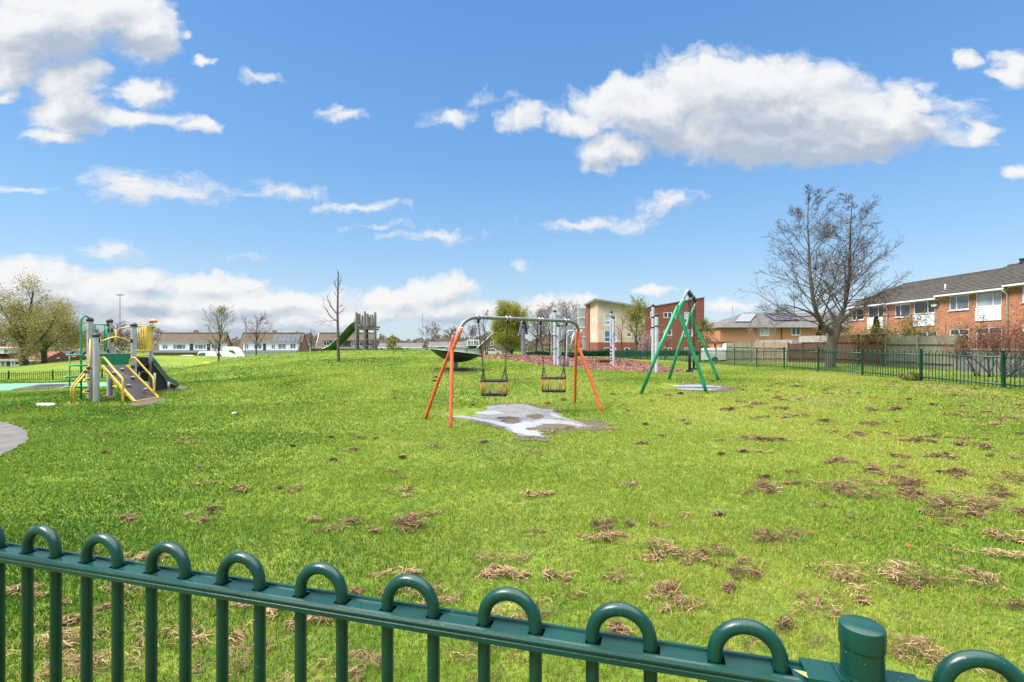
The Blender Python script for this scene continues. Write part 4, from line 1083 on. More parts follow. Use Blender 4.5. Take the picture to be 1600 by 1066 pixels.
# ------------------------------------------------------------------ equipment on the bark bed
def white_post(par, px, py_top, py_base, D, r, bands=(), m='white_post'):
    p = P(px, py_base, D); g = gz(p.x, p.y); top = P(px, py_top, D).z
    o = MB().lathe([(r, g-.15), (r, top)], (p.x, p.y, 0), 14).build('post', M[m], par, 'auto')
    MB().lathe([(r*1.12, top-.02), (r*1.12, top+.05), (r*.7, top+.11)], (p.x, p.y, 0), 14).build('post_cap', M['cap_dark'], o, True)
    for py in bands:
        zb = P(px, py, D).z
        MB().lathe([(r*1.05, zb-.035), (r*1.05, zb+.035)], (p.x, p.y, 0), 14).build('band', M['cap_dark'], o, 'auto')
    return o
def bark_equipment():
    D = 27
    b = P(874, 570, D)
    t = thing('climbing_tower', G(b.x, b.y), 'white climbing tower with slatted boards and rope loops behind the right cradle swing', 'climbing tower')
    white_post(t, 867, 487.5, 570, D, .075); white_post(t, 885.5, 500, 564.5, D, .065)
    white_post(t, 872.5, 510, 569.5, D-.2, .07)
    MB().box(*[f for f in (P(868.8, 0, D).x, P(876.8, 0, D).x)], D-.12, D-.06, gz(b.x, b.y)+.02, P(0, 511, D).z).build('climbing_board', M['white_post'], t)
    q0, q1 = P(877.6, 531, D+.3), P(880.5, 513, D+.3)
    MB().bar(q0, q1, .1, .05).build('climbing_board', M['white_post'], t)
    MB().tube([P(868, 509.3, D), P(884.5, 509.3, D)], .03, 8).build('cross_bar', M['cap_dark'], t, True)
    MB().tube([P(875, 531.6, D+.2), P(882, 531.6, D+.2)], .03, 8).build('cross_bar', M['cap_dark'], t, True)
    MB().tube([P(876, 511, D+.1), P(875, 530, D+.1)], .04, 8).build('cross_bar', M['fence_brown'], t, True)
    rg = random.Random(4)
    for px, py in ((863, 526), (866, 546), (873, 536), (876, 541), (871, 558), (874, 534), (868, 527)):
        pts = [P(px+rg.uniform(-3, 1), py, D-.2), P(px+1, py+rg.uniform(-2, 2), D-.28), P(px+5, py-rg.uniform(0, 3), D-.22), P(px+8, py-rg.uniform(1, 4), D-.15)]
        MB().tube(smoothpath(pts, 3), .022, 5).build('hand_grip', M['cap_dark'], t, True)
    # pod seat slung from its own bent frame
    b2 = P(891, 570, 26.6); g = G(b2.x, b2.y)
    f = thing('pod_swing', g, 'grey bent-frame swing with a round black pod seat on a concrete block', 'swing')
    MB().tube(smoothpath([P(885.8, 566, 26.7), P(886, 545, 26.7), P(886, 521, 26.7), P(887, 518.5, 26.7), P(891, 517.3, 26.7), P(897.5, 516.8, 26.7)], 3), .045, 10).build('frame', M['post_grey'], f, True)
    MB().tube([P(897.3, 517, 26.7), P(890, 549, 26.6)], .04, 8).build('frame_arm', M['post_grey'], f, True)
    MB().tube([P(890, 549, 26.6), P(889.2, 555, 26.6)], .03, 8).build('hanger', M['cap_dark'], f, True)
    MB().lathe([(.06, -.10), (.19, -.04), (.25, .04), (.23, .07), (.10, .0)], P(893, 556, 26.6), 16, Matrix.Rotation(.15, 3, 'Y')).build('seat', M['rubber'], f, True)
    MB().box(P(883.3, 0, 26.6).x, P(888, 0, 26.6).x, 26.4, 26.8, g.z-.15, P(0, 564, 26.6).z).build('footing', mat('footing_dark', (.16, .16, .15), .9), f)
    MB().box(P(888.3, 0, 26.6).x, P(896.5, 0, 26.6).x, 26.35, 26.85, g.z-.15, P(0, 565, 26.6).z).build('footing', M['concrete'], f)
    # first pair of white posts with rungs
    D = 28; b = P(957, 569, D)
    t = thing('rung_post_pair', G(b.x, b.y), 'pair of white posts with short dark rungs near their feet, left of the taller pair', 'climbing posts', 'white post climbers on the bark bed')
    white_post(t, 955.3, 488.5, 566.5, D+.5, .075, (495, 543), 'post_grey'); white_post(t, 958.6, 497.5, 568.5, D-.3, .07)
    for py in (549, 554.5, 559.5, 563.5): MB().tube([P(952, py, D-.1), P(958, py+.6, D-.1)], .04, 6).build('rung', M['cap_dark'], t, True)
    MB().tube(smoothpath([P(957, 536, D-.4), P(954.2, 531, D-.45), P(957.5, 525, D-.4), P(959, 520, D-.36)], 4), .014, 5).build('rope', mat('rope_red', (.25, .08, .08), .8), t, True)
    q = P(946, 561, D+2); gq = gz(q.x, q.y)
    s = thing('stepping_block', (q.x, q.y, gq), 'low red-brown stepping block on the bark beside the white posts', 'block')
    MB().box(q.x-.30, q.x+.30, q.y-.2, q.y+.2, gq-.05, gq+.14).build('base', M['brick_red'], s); MB().box(q.x-.55, q.x+.22, q.y-.26, q.y+.26, gq+.142, gq+.21).build('top', M['mulch'], s)
    D = 24; b = P(1024, 581, D)
    t = thing('rung_post_pair', G(b.x, b.y), 'tall pair of white posts with black bands, left of the green swing frame', 'climbing posts', 'white post climbers on the bark bed')
    white_post(t, 1020.3, 479, 580, D+.4, .075, (496, 512), 'white_post'); white_post(t, 1026, 494, 580.5, D-.2, .085, (510,))
    # spinner pole with drooping arms
    D = 45; p = P(817.5, 558.5, D); g = G(p.x, p.y)
    t = thing('spinner_pole', g, 'tall grey pole with drooping swing arms at its top, seen through the orange swing', 'spinner')
    MB().lathe([(.16, g.z-.2), (.16, P(0, 521, D).z), (.12, P(0, 517, D).z), (.10, P(0, 505, D).z)], (p.x, p.y, 0), 12).build('pole', M['pole_grey'], t, 'auto')
    MB().ell(P(817.8, 503.5, D), .17, .17, .28, 12, 8).build('hub', M['cap_dark'], t, True)
    MB().lathe([(.22, -.05), (.22, .05)], P(817.5, 510.6, D), 12).build('collar', M['cap_dark'], t, 'auto')
    for e in (((815, 503), (813, 512), (811, 522), (810.5, 526)), ((820.5, 504), (822.5, 512), (823, 519), (824.5, 522.5)), ((815.6, 502), (815.2, 508), (814.2, 514), (812.5, 525)), ((820, 502), (821, 508), (821.5, 516), (821.8, 522))):
        MB().tube(smoothpath([P(817.8, 500.5, D)] + [P(*q, D-.3 if e[0][0] < 816 else D+.2) for q in e], 4), .065, 7).build('arm', M['pole_grey'] if e[0][0] < 816 else M['cap_dark'], t, True)
bark_equipment()

# ------------------------------------------------------------------ odds and ends on the grass
def trampoline():
    pl = POLY['tramp']; c = Vector((sum(p[0] for p in pl)/5, sum(p[1] for p in pl)/5, 0)); g = max(gz(*p) for p in pl)
    t = thing('sunken_trampoline', (c.x, c.y, gz(c.x, c.y)), 'flat black sunken trampoline set into the pale green play surface', 'trampoline')
    a, b, c2, d, e = [Vector((p[0], p[1], gz(*p)+.03)) for p in pl]
    q = [a, b, c2, d, e]; m = sum(q, Vector())/5
    o = MB(); inner = [m + (p-m)*.62 for p in q]
    n = 5; vs = q + inner
    o.add(vs, [(i, (i+1) % n, n+(i+1) % n, n+i) for i in range(n)]).build('surround', mat('grey_rubber', (.07, .075, .085), .7), t)
    MB().prism([p - Vector((0, 0, .01)) for p in inner], (0, 0, .006)).build('jump_mat', M['rubber'], t)
trampoline()
def litter(name, px, py, sx, sy, h, c, label, cat, seed):
    p = outline([(px, py)])[0]; rg = random.Random(seed); z = gz(*p)
    mb = MB(); n = 5; vs = []
    for i in range(n):
        for j in range(n): vs.append((p[0]+(i/(n-1)-.5)*sx+rg.uniform(-.1, .1)*sx, p[1]+(j/(n-1)-.5)*sy+rg.uniform(-.1, .1)*sy, z+.02+rg.uniform(0, h)))
    mb.add(vs, [(i*n+j, (i+1)*n+j, (i+1)*n+j+1, i*n+j+1) for i in range(n-1) for j in range(n-1)])
    tag(mb.build(name, mat(name+'_m', c, .5)), label, cat)
litter('litter', 365, 648, .08, .10, .045, (.75, .76, .80), 'crumpled white scrap of litter on the open grass', 'litter', 1)
def small_signs():
    p = P(312, 575, 38.5); 
    t = thing('notice_board', (p.x, p.y, gz(p.x, p.y)), 'small white notice board fixed by the left railing', 'sign')
    MB().box(p.x-.2, p.x+.2, p.y-.02, p.y+.02, p.z-.14, p.z+.14).build('board', M['white_panel'], t); MB().box(p.x-.03, p.x+.03, p.y+.022, p.y+.06, gz(p.x, p.y)-.1, p.z+.1).build('post', M['green_far'], t)
    p = P(322, 572.5, 36); g = gz(p.x, p.y)
    mb = MB().ell((p.x, p.y, g+.10), .22, .16, .13, 10, 6, .2, random.Random(3))
    tag(mb.build('yellow_bag', mat('bag_yellow', (.65, .6, .05), .5)), 'small yellow bag lying on the grass slope near the notice board', 'bag')
    p = P(91, 564, 62); g = gz(p.x, p.y)
    t = thing('litter_bin', (p.x, p.y, g), 'small blue litter bin on the far grass bank', 'bin')
    MB().lathe([(.12, g-.1), (.15, g+.45), (.16, g+.5)], (p.x, p.y, 0), 12).build('body', mat('bin_blue', (.03, .08, .28), .4), t, 'auto'); MB().lathe([(.17, g+.501), (.17, g+.56), (.06, g+.62)], (p.x, p.y, 0), 12).build('lid', mat('bin_pale', (.5, .55, .6), .4), t, 'auto')
small_signs()
# ------------------------------------------------------------------ windows and houses
def window(par, o, u, a, b, c, d, pane='glass_dark', mull=(), trans=(), fr=.06, rec=.05, frame='white_frame', sill=True, name='window'):
    """frame ring with mullions set into a wall opening, pane behind it"""
    o = Vector(o); u = Vector(u).normalized(); z = Vector((0, 0, 1)); inn = z.cross(u)
    rot = Matrix((u, inn, z)).transposed()
    mb = MB()
    def bx(x0, x1, z0, z1, t=.05, off=0.0): mb.obox(o + u*((x0+x1)/2) + z*((z0+z1)/2) + inn*(rec+off), x1-x0, t, z1-z0, rot)
    bx(a, a+fr, c, d); bx(b-fr, b, c, d); bx(a+fr, b-fr, d-fr, d); bx(a+fr, b-fr, c, c+fr)
    for m in mull:
        x = a + (b-a)*m; bx(x-fr*.5, x+fr*.5, c+fr, d-fr, .048)
    for m in trans:
        x = c + (d-c)*m; bx(a+fr, b-fr, x-fr*.4, x+fr*.4, .044)
    if sill: mb.obox(o + u*((a+b)/2) + z*(c-.02) + inn*-.015, b-a+.1, .10, .036, rot)
    w = mb.build(name, M[frame], par)
    MB().obox(o + u*((a+b)/2) + z*((c+d)/2) + inn*(rec+.02), b-a-fr, .012, d-c-fr, rot).build('pane', M[pane], w)
    return w
def slab(poly, t, name, m, par):
    """roof plane of thickness t below the given outline"""
    p = [Vector(q) for q in poly]; n = (p[1]-p[0]).cross(p[2]-p[0]).normalized()
    if n.z < 0: n = -n
    return MB().prism(p, -n*t).build(name, M[m], par)

def chalet(label, pxl, pxr, D, openings, wallm, solar=None, roof='tile_brown', dz=(535.5, 547.5), garages=()):
    """steep-roofed semi-detached house with a long dormer; pxl/pxr are the ridge ends"""
    xl, xr = (pxl-800)/F*D, (pxr-800)/F*D
    zr = P(0, 520.5, D).z; ze = P(0, 549, D-2.3).z; g = min(gz(xl, D), gz(xr, D)) - .1
    t = thing('house', ((xl+xr)/2, D, g), label, 'house', 'steep-roofed houses beyond the mound')
    fD, bD = D-2.3, D+2.3
    MB().prism([(xl+.1, fD+.15, g), (xl+.1, bD-.15, g), (xl+.1, bD-.15, ze-.05), (xl+.1, D, zr-.2), (xl+.1, fD+.15, ze-.05)], (xr-xl-.2, 0, 0)).build('wall', M[wallm], t)
    n = Vector((0, -(zr-ze), 2.3)).normalized()
    slab([(xl, fD, ze), (xr, fD, ze), (xr, D, zr), (xl, D, zr)], .14, 'roof', roof, t)
    slab([(xl, D+.01, zr), (xr, D+.01, zr), (xr, bD, ze), (xl, bD, ze)], .14, 'roof', roof, t)
    MB().tube([(xl, D, zr+.03), (xr, D, zr+.03)], .11, 6).build('ridge', M[roof], t)
    for s, x in ((0, xl-.03), (1, xr+.03)):
        MB().bar((x, fD, ze-.08), (x, D, zr-.06), .06, .22).build('barge_board', M['white_frame'] if wallm != 'brick_brown' else M['tile_brown'], t)
    # long dormer
    dD = fD - .25; k = 1/((dD)/F)
    z1, z0 = P(0, dz[0], dD).z, P(0, dz[1], dD).z
    a, b = (openings[0]-800)/F*dD, (openings[1]-800)/F*dD
    hs = []
    items = []
    for p0, p1, kind, y0, y1 in openings[2]:
        h = ((p0-800)/F*dD - a, (p1-800)/F*dD - a, P(0, y1, dD).z - z0, P(0, y0, dD).z - z0); items.append((h, kind)); 
        if kind in 'wW': hs.append(h)
    dm = MB().facade((a, dD, z0), (1, 0, 0), b-a, z1-z0, hs, .12)
    run = D - .3
    for x, fl in ((a, 1), (b, 0)):
        q = [(x, dD, z0), (x, dD, z1), (x, run, z1), (x, run, z0)]
        dm.add(q, [(0, 1, 2, 3) if not fl else (3, 2, 1, 0)])
    dm.add([(a, dD+.13, z0), (b, dD+.13, z0), (b, dD+.13, z1), (a, dD+.13, z1)], [(0, 1, 2, 3)])
    d_ = dm.build('dormer', M['white_panel'] if wallm == 'brick_brown' else M['brick_brown'], t)
    MB().box(a-.2, b+.2, dD-.25, run, z1+.004, z1+.16).build('dormer_roof', M['roof_metal'], d_)
    for h, kind in items:
        if kind in 'wW': window(t, (a, dD, z0), (1, 0, 0), *h, pane='glass_mid' if kind == 'w' else 'glass_dark', mull=(.5,) if h[1]-h[0] < 1.6 else (.25, .75), fr=.09, sill=False)
        else:
            m = {'d': 'slide_dark', 'r': 'fence_brown', 'b': 'glass_dark'}[kind]
            MB().box(a+h[0], a+h[1], dD-.03, dD-.004, z0+h[2], z0+h[3]).build('cladding_panel', M[m], t)
    # flat-roofed front below
    zf = z0 - .05
    MB().box(xl-.15, xr+.15, fD-1.9, fD-.3, zf-.36, zf-.02).build('canopy', M['roof_metal'], t)
    fw = MB().facade((xl+.05, fD-1.6, g), (1, 0, 0), xr-xl-.1, zf-.37-g, [(x0, x1, .05, 2.05) for x0, x1 in garages], .15)
    fw.box(xl+.05, xr-.05, fD-1.44, fD+.1, g, zf-.375)
    fw.build('front_wall', M['white_panel'] if garages else M[wallm], t)
    for x0, x1 in garages: window(t, (xl+.05, fD-1.6, g), (1, 0, 0), x0, x1, .05, 2.05, 'glass_mid', (.33, .66), fr=.09, sill=False)
    if solar:
        s0, s1 = (solar[0]-800)/F*D, (solar[1]-800)/F*D
        nn = Vector((0, -(zr-ze), 2.3)).normalized()
        for i in range(6):
            x0 = s0+(s1-s0)*i/6; x1 = s0+(s1-s0)*(i+1)/6-.06
            q = [(x0, D-1.15, ze+(zr-ze)*.5), (x1, D-1.15, ze+(zr-ze)*.5), (x1, D-.25, ze+(zr-ze)*.89), (x0, D-.25, ze+(zr-ze)*.89)]
            MB().prism([Vector(p)+nn*.10 for p in q], nn*.05).build('solar_panel', M['solar'], t)
    for x in (xl+(xr-xl)*.5,): MB().box(x-.3, x+.3, D-.02, D+.5, zr-.3, zr+.55).build('chimney', M['brick_brown'], t)
    return t
chalet('brown-roofed house with white dormer, leftmost of the three beyond the mound', 253, 356, 100,
       (249, 345, [(253.5, 262, 'w', 538.5, 546), (270, 290, 'w', 538, 546), (296.5, 302, 'd', 537.5, 547.3), (304, 322, 'w', 538, 546), (323.5, 328.5, 'd', 537.5, 547.3), (330, 338.8, 'w', 538, 546), (340, 344.5, 'd', 538, 547)]), 'brick_brown')
chalet('brown-roofed house with solar panels above its white dormer, middle one beyond the mound', 380, 476, 100,
       (380, 465, [(382, 388.5, 'w', 537.5, 546), (397, 409, 'w', 537.5, 546), (411, 415.5, 'd', 537, 547), (424, 430, 'w', 538, 546), (434, 447, 'w', 537, 546), (453, 462.5, 'w', 537, 545.5)]), 'brick_brown', solar=(430, 472), garages=((.4, 1.9), (2.3, 3.7), (4.2, 5.2), (7.2, 8.4), (9.6, 11)))
chalet('brown-roofed house with dark dormer panels standing behind the timber slide tower', 499, 586, 100,
       (504, 587, [(505, 515, 'W', 533.5, 540.5), (515.3, 518.6, 'd', 533, 541), (519, 525, 'w', 533.5, 540.5), (536, 543, 'd', 533, 541), (543.2, 548.6, 'r', 534, 541), (549, 556.3, 'W', 534, 541), (558, 566, 'W', 534, 541), (566.3, 569, 'r', 534, 541), (574.5, 580.5, 'W', 534, 541)]), 'brick_red', dz=(532, 541.5))

def terrace():
    """row of brick terraced houses at the right, front faces turned to the lawn"""
    XF = 28.0; u = Vector((0, -1, 0))
    specs = [(42.5, 38.0, 0, 0, 'far end brick terraced house behind the conifer and bare twin-stemmed tree'), (38.0, 33.4, 0, 0, 'brick terraced house with dark panelled window, second from the far end'),
             (33.4, 28.62, .13, .12, 'brick terraced house with wide pale window over white boarding'), (28.62, 23.9, .26, .24, 'brick terraced house cut off by the right edge of the photo')]
    for i, (d0, d1, dz, dx, lb) in enumerate(specs):
        g = gz(XF+2, (d0+d1)/2) - .1; X = XF - dx; W_ = d0-d1
        t = thing('terraced_house', (X, (d0+d1)/2, g), lb, 'house', 'brick terraced houses on the right')
        ze, zr = 4.66+dz, 6.42+dz; H = ze-g
        z = lambda v: v+dz-g
        # openings measured from the far end of each house
        w1 = (.75, 2.15, z(3.55), z(4.47)); w2 = (2.62, 4.25, z(3.62), z(4.55)); pn = (2.62, 4.25, z(2.8), z(3.585))
        if i == 0: w1 = (.3, 1.75, z(3.5), z(4.4)); w2 = (2.2, 3.9, z(3.6), z(4.5)); pn = (2.2, 3.9, z(2.75), z(3.57))
        if i == 1: w1 = (.55, 2.0, z(3.5), z(4.42)); w2 = (2.3, 4.1, z(3.62), z(4.52)); pn = (2.3, 4.1, z(2.78), z(3.59))
        g1 = (.75, 2.15, z(1.1), z(2.38)); g2 = (2.62, 4.25, z(1.1), z(2.42))
        o = Vector((X, d0, g)); hs = [w1, w2, g1, g2]
        mb = MB().facade(o, u, W_, H, hs, .12)
        # ends and back
        prof = [(X, g), (X+9, g), (X+9, ze), (X+4.5, zr-.18), (X, ze)]
        for y, flip in ((d0, 0), (d1, 1)):
            q = [(x, y, h) for x, h in prof]; mb.add(q, [tuple(range(5)) if flip else tuple(range(4, -1, -1))])
        mb.add([(X+9, d1, g), (X+9, d0, g), (X+9, d0, ze), (X+9, d1, ze)], [(0, 1, 2, 3)])
        mb.add([(X+.13, d0, g), (X+.13, d1, g), (X+.13, d1, ze), (X+.13, d0, ze)], [(0, 1, 2, 3)])
        mb.build('wall', M['brick_orange'], t)
        sl = (zr-ze)/4.5
        ya = d0+(.12 if i == 0 else 0); nc = 15; pf = []
        for k in range(nc):       # overlapping courses of tiles
            xa, xb = X-.32+4.82*k/nc, X-.32+4.82*(k+1)/nc; za, zb_ = ze-.32*sl+.1+(zr-ze+.32*sl)*k/nc, ze-.32*sl+.1+(zr-ze+.32*sl)*(k+1)/nc
            pf += [(xa, ya, za+.052), (xb-.002, ya, zb_+.006)]
        pf += [(X+4.5, ya, zr-.02), (X-.32, ya, ze-.32*sl-.02)]
        MB().prism(pf, (0, d1-ya, 0)).build('roof', M['tile_grey'], t)
        slab([(X+4.51, d0, zr+.1), (X+4.51, d1, zr+.1), (X+9.3, d1, ze-.3*sl+.1), (X+9.3, d0, ze-.3*sl+.1)], .12, 'roof', 'tile_grey', t)
        MB().tube([(X+4.5, d0, zr+.10), (X+4.5, d1, zr+.10)], .10, 6).build('ridge', M['tile_grey'], t)
        panes = [('glass_dark', 'glass_dark'), ('glass_dark', 'glass_dark'), ('glass_mid', 'glass_pale'), ('glass_pale', 'glass_mid')][i]
        window(t, o, u, *w1, pane=panes[0], mull=(.36,)); window(t, o, u, *w2, pane=panes[1], mull=(.66,), sill=False)
        window(t, o, u, *g1, pane='glass_dark', mull=(.5,), trans=(.7,)); window(t, o, u, *g2, pane='glass_dark', mull=(.5,), trans=(.7,))
        p = MB().box(X-.05, X+.02, d0-pn[1], d0-pn[0], g+pn[2], g+pn[3]).build('white_boarding', M['white_panel'], t)
        for k in range(1, 7):
            zz = g+pn[2]+(pn[3]-pn[2])*k/7; MB().box(X-.056, X-.051, d0-pn[1]+.01, d0-pn[0]-.01, zz-.006, zz+.006).build('board_joint', M['roof_metal'], p)
        MB().box(X-.10, X-.03, d1, d0, ze-.22, ze-.02).build('fascia', M['gutter'], t)
        gb = MB().box(X-.40, X-.29, d1+.01, d0-.01, ze-.17, ze-.075).build('gutter', M['gutter'], t)
        if i in (0, 2):
            yy = d1+.12
            MB().tube([(X-.34, yy, ze-.16), (X-.34, yy, ze-.22), (X-.09, yy, ze-.40), (X-.09, yy, g+.1)], .045, 8).build('downpipe', M['gutter'], t, True)
        if i == 1:
            MB().tube([(X+.6, d1+.4, ze+.2), (X+.6, d1+.4, ze+.85)], .05, 8).build('vent_pipe', M['post_grey'], t, True)
            MB().box(X-.14, X-.02, d1+.22, d1+.62, z(4.05)+g, z(4.2)+g).build('alarm_box', M['white_frame'], t)
            MB().tube([(X-.06, d1+.42, 4.2), (X-.06, d1+.42, 4.5)], .015, 6).build('antenna', M['pole_grey'], t)
        if i == 2:
            MB().lathe([(.14, 0), (.12, .25), (.16, .27), (.16, .32)], (X+4.5, d0-.9, zr+.12), 8).build('chimney_pot', M['tile_grey'], t)
terrace()

def tan_house():
    D = 75; x0, x1 = 30.5, 53; g = -.3; ze, zr = 4.05, 6.45
    t = thing('house', (40, D, g), 'tan brick house with solar panels on a dark hipped roof, behind the fences', 'house')
    z = lambda py: P(0, py, D).z - g
    X = lambda px: (px-800)/F*D - x0
    hs = [(X(1187.5), X(1201.5), z(525), z(513)), (X(1237), X(1251), z(524), z(512.5))]
    mb = MB().facade((x0, D, g), (1, 0, 0), x1-x0, ze-g, hs, .12)
    mb.add([(x0, D+9, g), (x0, D, g), (x0, D, ze), (x0, D+9, ze)], [(0, 1, 2, 3)]).add([(x1, D, g), (x1, D+9, g), (x1, D+9, ze), (x1, D, ze)], [(0, 1, 2, 3)])
    mb.add([(x0, D+.14, g), (x1, D+.14, g), (x1, D+.14, ze), (x0, D+.14, ze)], [(0, 1, 2, 3)])
    mb.build('wall', M['brick_sol'], t)
    hx = 36.0
    e = ze-.05
    roof = [[(x0-.3, D-.35, e), (x1, D-.35, e), (x1, D+4.5, zr), (hx, D+4.5, zr)], [(x0-.3, D+9.35, e), (x0-.3, D-.35, e), (hx, D+4.5, zr)], [(x1, D+9.35, e), (x0-.3, D+9.35, e), (hx, D+4.5, zr), (x1, D+4.5, zr)]]
    for r_ in roof: slab(r_, .14, 'roof', 'tile_slate', t)
    MB().box(x0-.4, x1, D-.46, D-.36, e-.16, e-.02).build('gutter', M['cap_dark'], t)
    for px in (1221,): MB().tube([(x0+X(px), D-.06, g), (x0+X(px), D-.06, e-.1)], .06, 6).build('downpipe', M['cap_dark'], t)
    for (p0, p1, sh), n in (((1141, 1163, 6), 1), ((1219, 1259, 0), 4)):
        s = (zr-e)/4.85
        for k in range(n):
            a, b = p0+(p1-p0)*k/n, p0+(p1-p0)*(k+1)/n-.7
            A = lambda px, y: ((px-800)/F*D, D-.35+y, e+s*y+.13)
            q = [A(a, 1.9), A(b, 1.9), A(b-2.2, 4.3), A(a-5, 4.3)]
            if n == 1:
                B = lambda xx, y: (xx, D-.35+y, e+s*y+.13)
                q = [B(33.2, 1.5), B(35.4, 1.5), B(37.6, 4.1), B(35.4, 4.1)]
            nn = Vector((0, -s, 1)).normalized()
            MB().prism([Vector(v) for v in q], nn*.06).build('solar_panel', M['solar_sheen'] if n == 1 else M['solar'], t)
    for h, pn in zip(hs, ('glass_pale', 'glass_dark')): window(t, (x0, D, g), (1, 0, 0), *h, pane=pn, mull=(.5,), fr=.10)
    for px in (1161,): MB().tube([(x0+X(px), D+3.5, zr-.5), (x0+X(px), D+3.5, zr+1.0)], .03, 5).build('aerial', M['pole_grey'], t)
tan_house()

def flats():
    D = 90; g = -.6
    z = lambda py, d=D: P(0, py, d).z
    X = lambda px, d=D: (px-800)/F*d
    t = thing('apartment_block', (23, D, g), 'three-storey block of flats, cream wing with sloping roof joined to red brick wing', 'apartment block')
    x0, x1, x2 = X(934), X(1008), X(1099)
    hL, hR, bL, bR = z(470), z(482), z(481.5), z(465.5)
    zb = z(535)
    # cream wing
    hs = [(X(944)-x0, X(963)-x0, z(508.5)-zb, z(490)-zb), (X(944)-x0, X(963)-x0, z(535)-zb+.02, z(516.5)-zb), (X(979)-x0, X(987)-x0, z(527)-zb, z(520)-zb)]
    base = min(hL, hR) - .02
    mb = MB().facade((x0, D, zb), (1, 0, 0), x1-x0, base-zb, hs, .15)
    mb.add([(x0, D, base), (x1, D, base), (x1, D, hR), (x0, D, hL)], [(0, 1, 2, 3)])
    mb.add([(x0, D+9, zb), (x0, D, zb), (x0, D, hL), (x0, D+9, hL)], [(0, 1, 2, 3)])
    mb.add([(x0+.02, D+.2, zb), (x1, D+.2, zb), (x1, D+.2, base), (x0+.02, D+.2, base)], [(0, 1, 2, 3)])
    mb.build('cream_wall', M['render_cream'], t)
    pb = [(X(944)-x0, X(963)-x0, z(549)-g, z(543)-g), (X(976)-x0, X(984)-x0, z(549)-g, z(543)-g)]
    mb = MB().facade((x0-.03, D-.03, g), (1, 0, 0), x1-x0+.03, zb-g, pb, .15)
    mb.add([(x0-.03, D+9, g), (x0-.03, D-.03, g), (x0-.03, D-.03, zb), (x0-.03, D+9, zb)], [(0, 1, 2, 3)]).add([(x0, D+.2, g), (x1, D+.2, g), (x1, D+.2, zb), (x0, D+.2, zb)], [(0, 1, 2, 3)])
    mb.build('brick_plinth', M['brick_red'], t)
    window(t, (x0, D, zb), (1, 0, 0), *hs[0], pane='glass_pale', mull=(.5,), trans=(.4,), fr=.16, sill=False)
    window(t, (x0, D, zb), (1, 0, 0), *hs[1], pane='glass_blue', mull=(.5,), trans=(.42,), fr=.14, sill=False)
    window(t, (x0, D, zb), (1, 0, 0), *hs[2], pane='glass_mid', fr=.12, sill=False)
    for h in pb: window(t, (x0-.03, D-.03, g), (1, 0, 0), *h, pane='glass_dark', fr=.14, sill=False)
    for py in (497, 524):
        for dd in (2.5, 5.5): MB().box(x0-.04, x0+.02, D+dd-.25, D+dd+.25, z(py+5), z(py-4)).build('slit_window', M['white_panel'], t)
    # brick return at the back of the cream wing, pale stair tower beyond it
    MB().box(x0-.25, x0+.4, D+9.02, D+13, g, hL-.05).build('brick_return', M['brick_red'], t)
    tw = MB().box(x0-1.6, x0-.3, D+13.1, D+16, g+1, z(482, D+14)).build('stair_tower', M['glass_pale'], t)
    for py in (497, 512, 527): MB().box(x0-1.66, x0-.28, D+13.03, D+16.05, z(py, D+14)-.1, z(py, D+14)+.1).build('floor_band', M['white_frame'], tw)
    ov = .7
    MB().prism([(x0-ov, D-ov, hL+.08), (x1+.1, D-ov, hR-.02), (x1+.1, D-ov, hR+.26), (x0-ov, D-ov, hL+.40)], (0, 13.5, 0)).build('roof', M['roof_metal'], t)
    # brick wing
    y = D-.4
    bh = [(X(px0)-x1, X(px1)-x1, z(y1)-g, z(y0)-g) for px0, px1, y0, y1 in ((1035.5, 1049, 488, 497), (1068, 1081.5, 487.5, 499), (1036, 1049, 515, 524.5), (1068, 1081.5, 514.5, 526), (1037, 1049, 543, 550), (1068, 1081, 543, 550), (1015, 1019, 487, 498), (1015, 1019, 515, 525))]
    base = bL - .02
    mb = MB().facade((x1, y, g), (1, 0, 0), x2-x1, base-g, bh, .15)
    mb.add([(x1, y, base), (x2, y, base), (x2, y, bR), (x1, y, bL)], [(0, 1, 2, 3)]).add([(x2, y, g), (x2, y+11, g), (x2, y+11, bR), (x2, y, bR)], [(0, 1, 2, 3)]).add([(x1, y+11, g), (x1, y, g), (x1, y, bL), (x1, y+11, bL)], [(0, 1, 2, 3)])
    mb.add([(x1, y+.2, g), (x2, y+.2, g), (x2, y+.2, base), (x1, y+.2, base)], [(0, 1, 2, 3)])
    mb.build('brick_wall', M['brick_red'], t)
    for k, h in enumerate(bh): window(t, (x1, y, g), (1, 0, 0), *h, pane=('glass_dark', 'glass_pale')[k % 2], mull=(.5,) if h[1]-h[0] > 1 else (), fr=.13, sill=False)
    MB().prism([(x1, y-.12, bL+.01), (x2+.12, y-.12, bR+.01), (x2+.12, y-.12, bR+.16), (x1, y-.12, bL+.16)], (0, 11.3, 0)).build('parapet', M['roof_metal'], t)
flats()

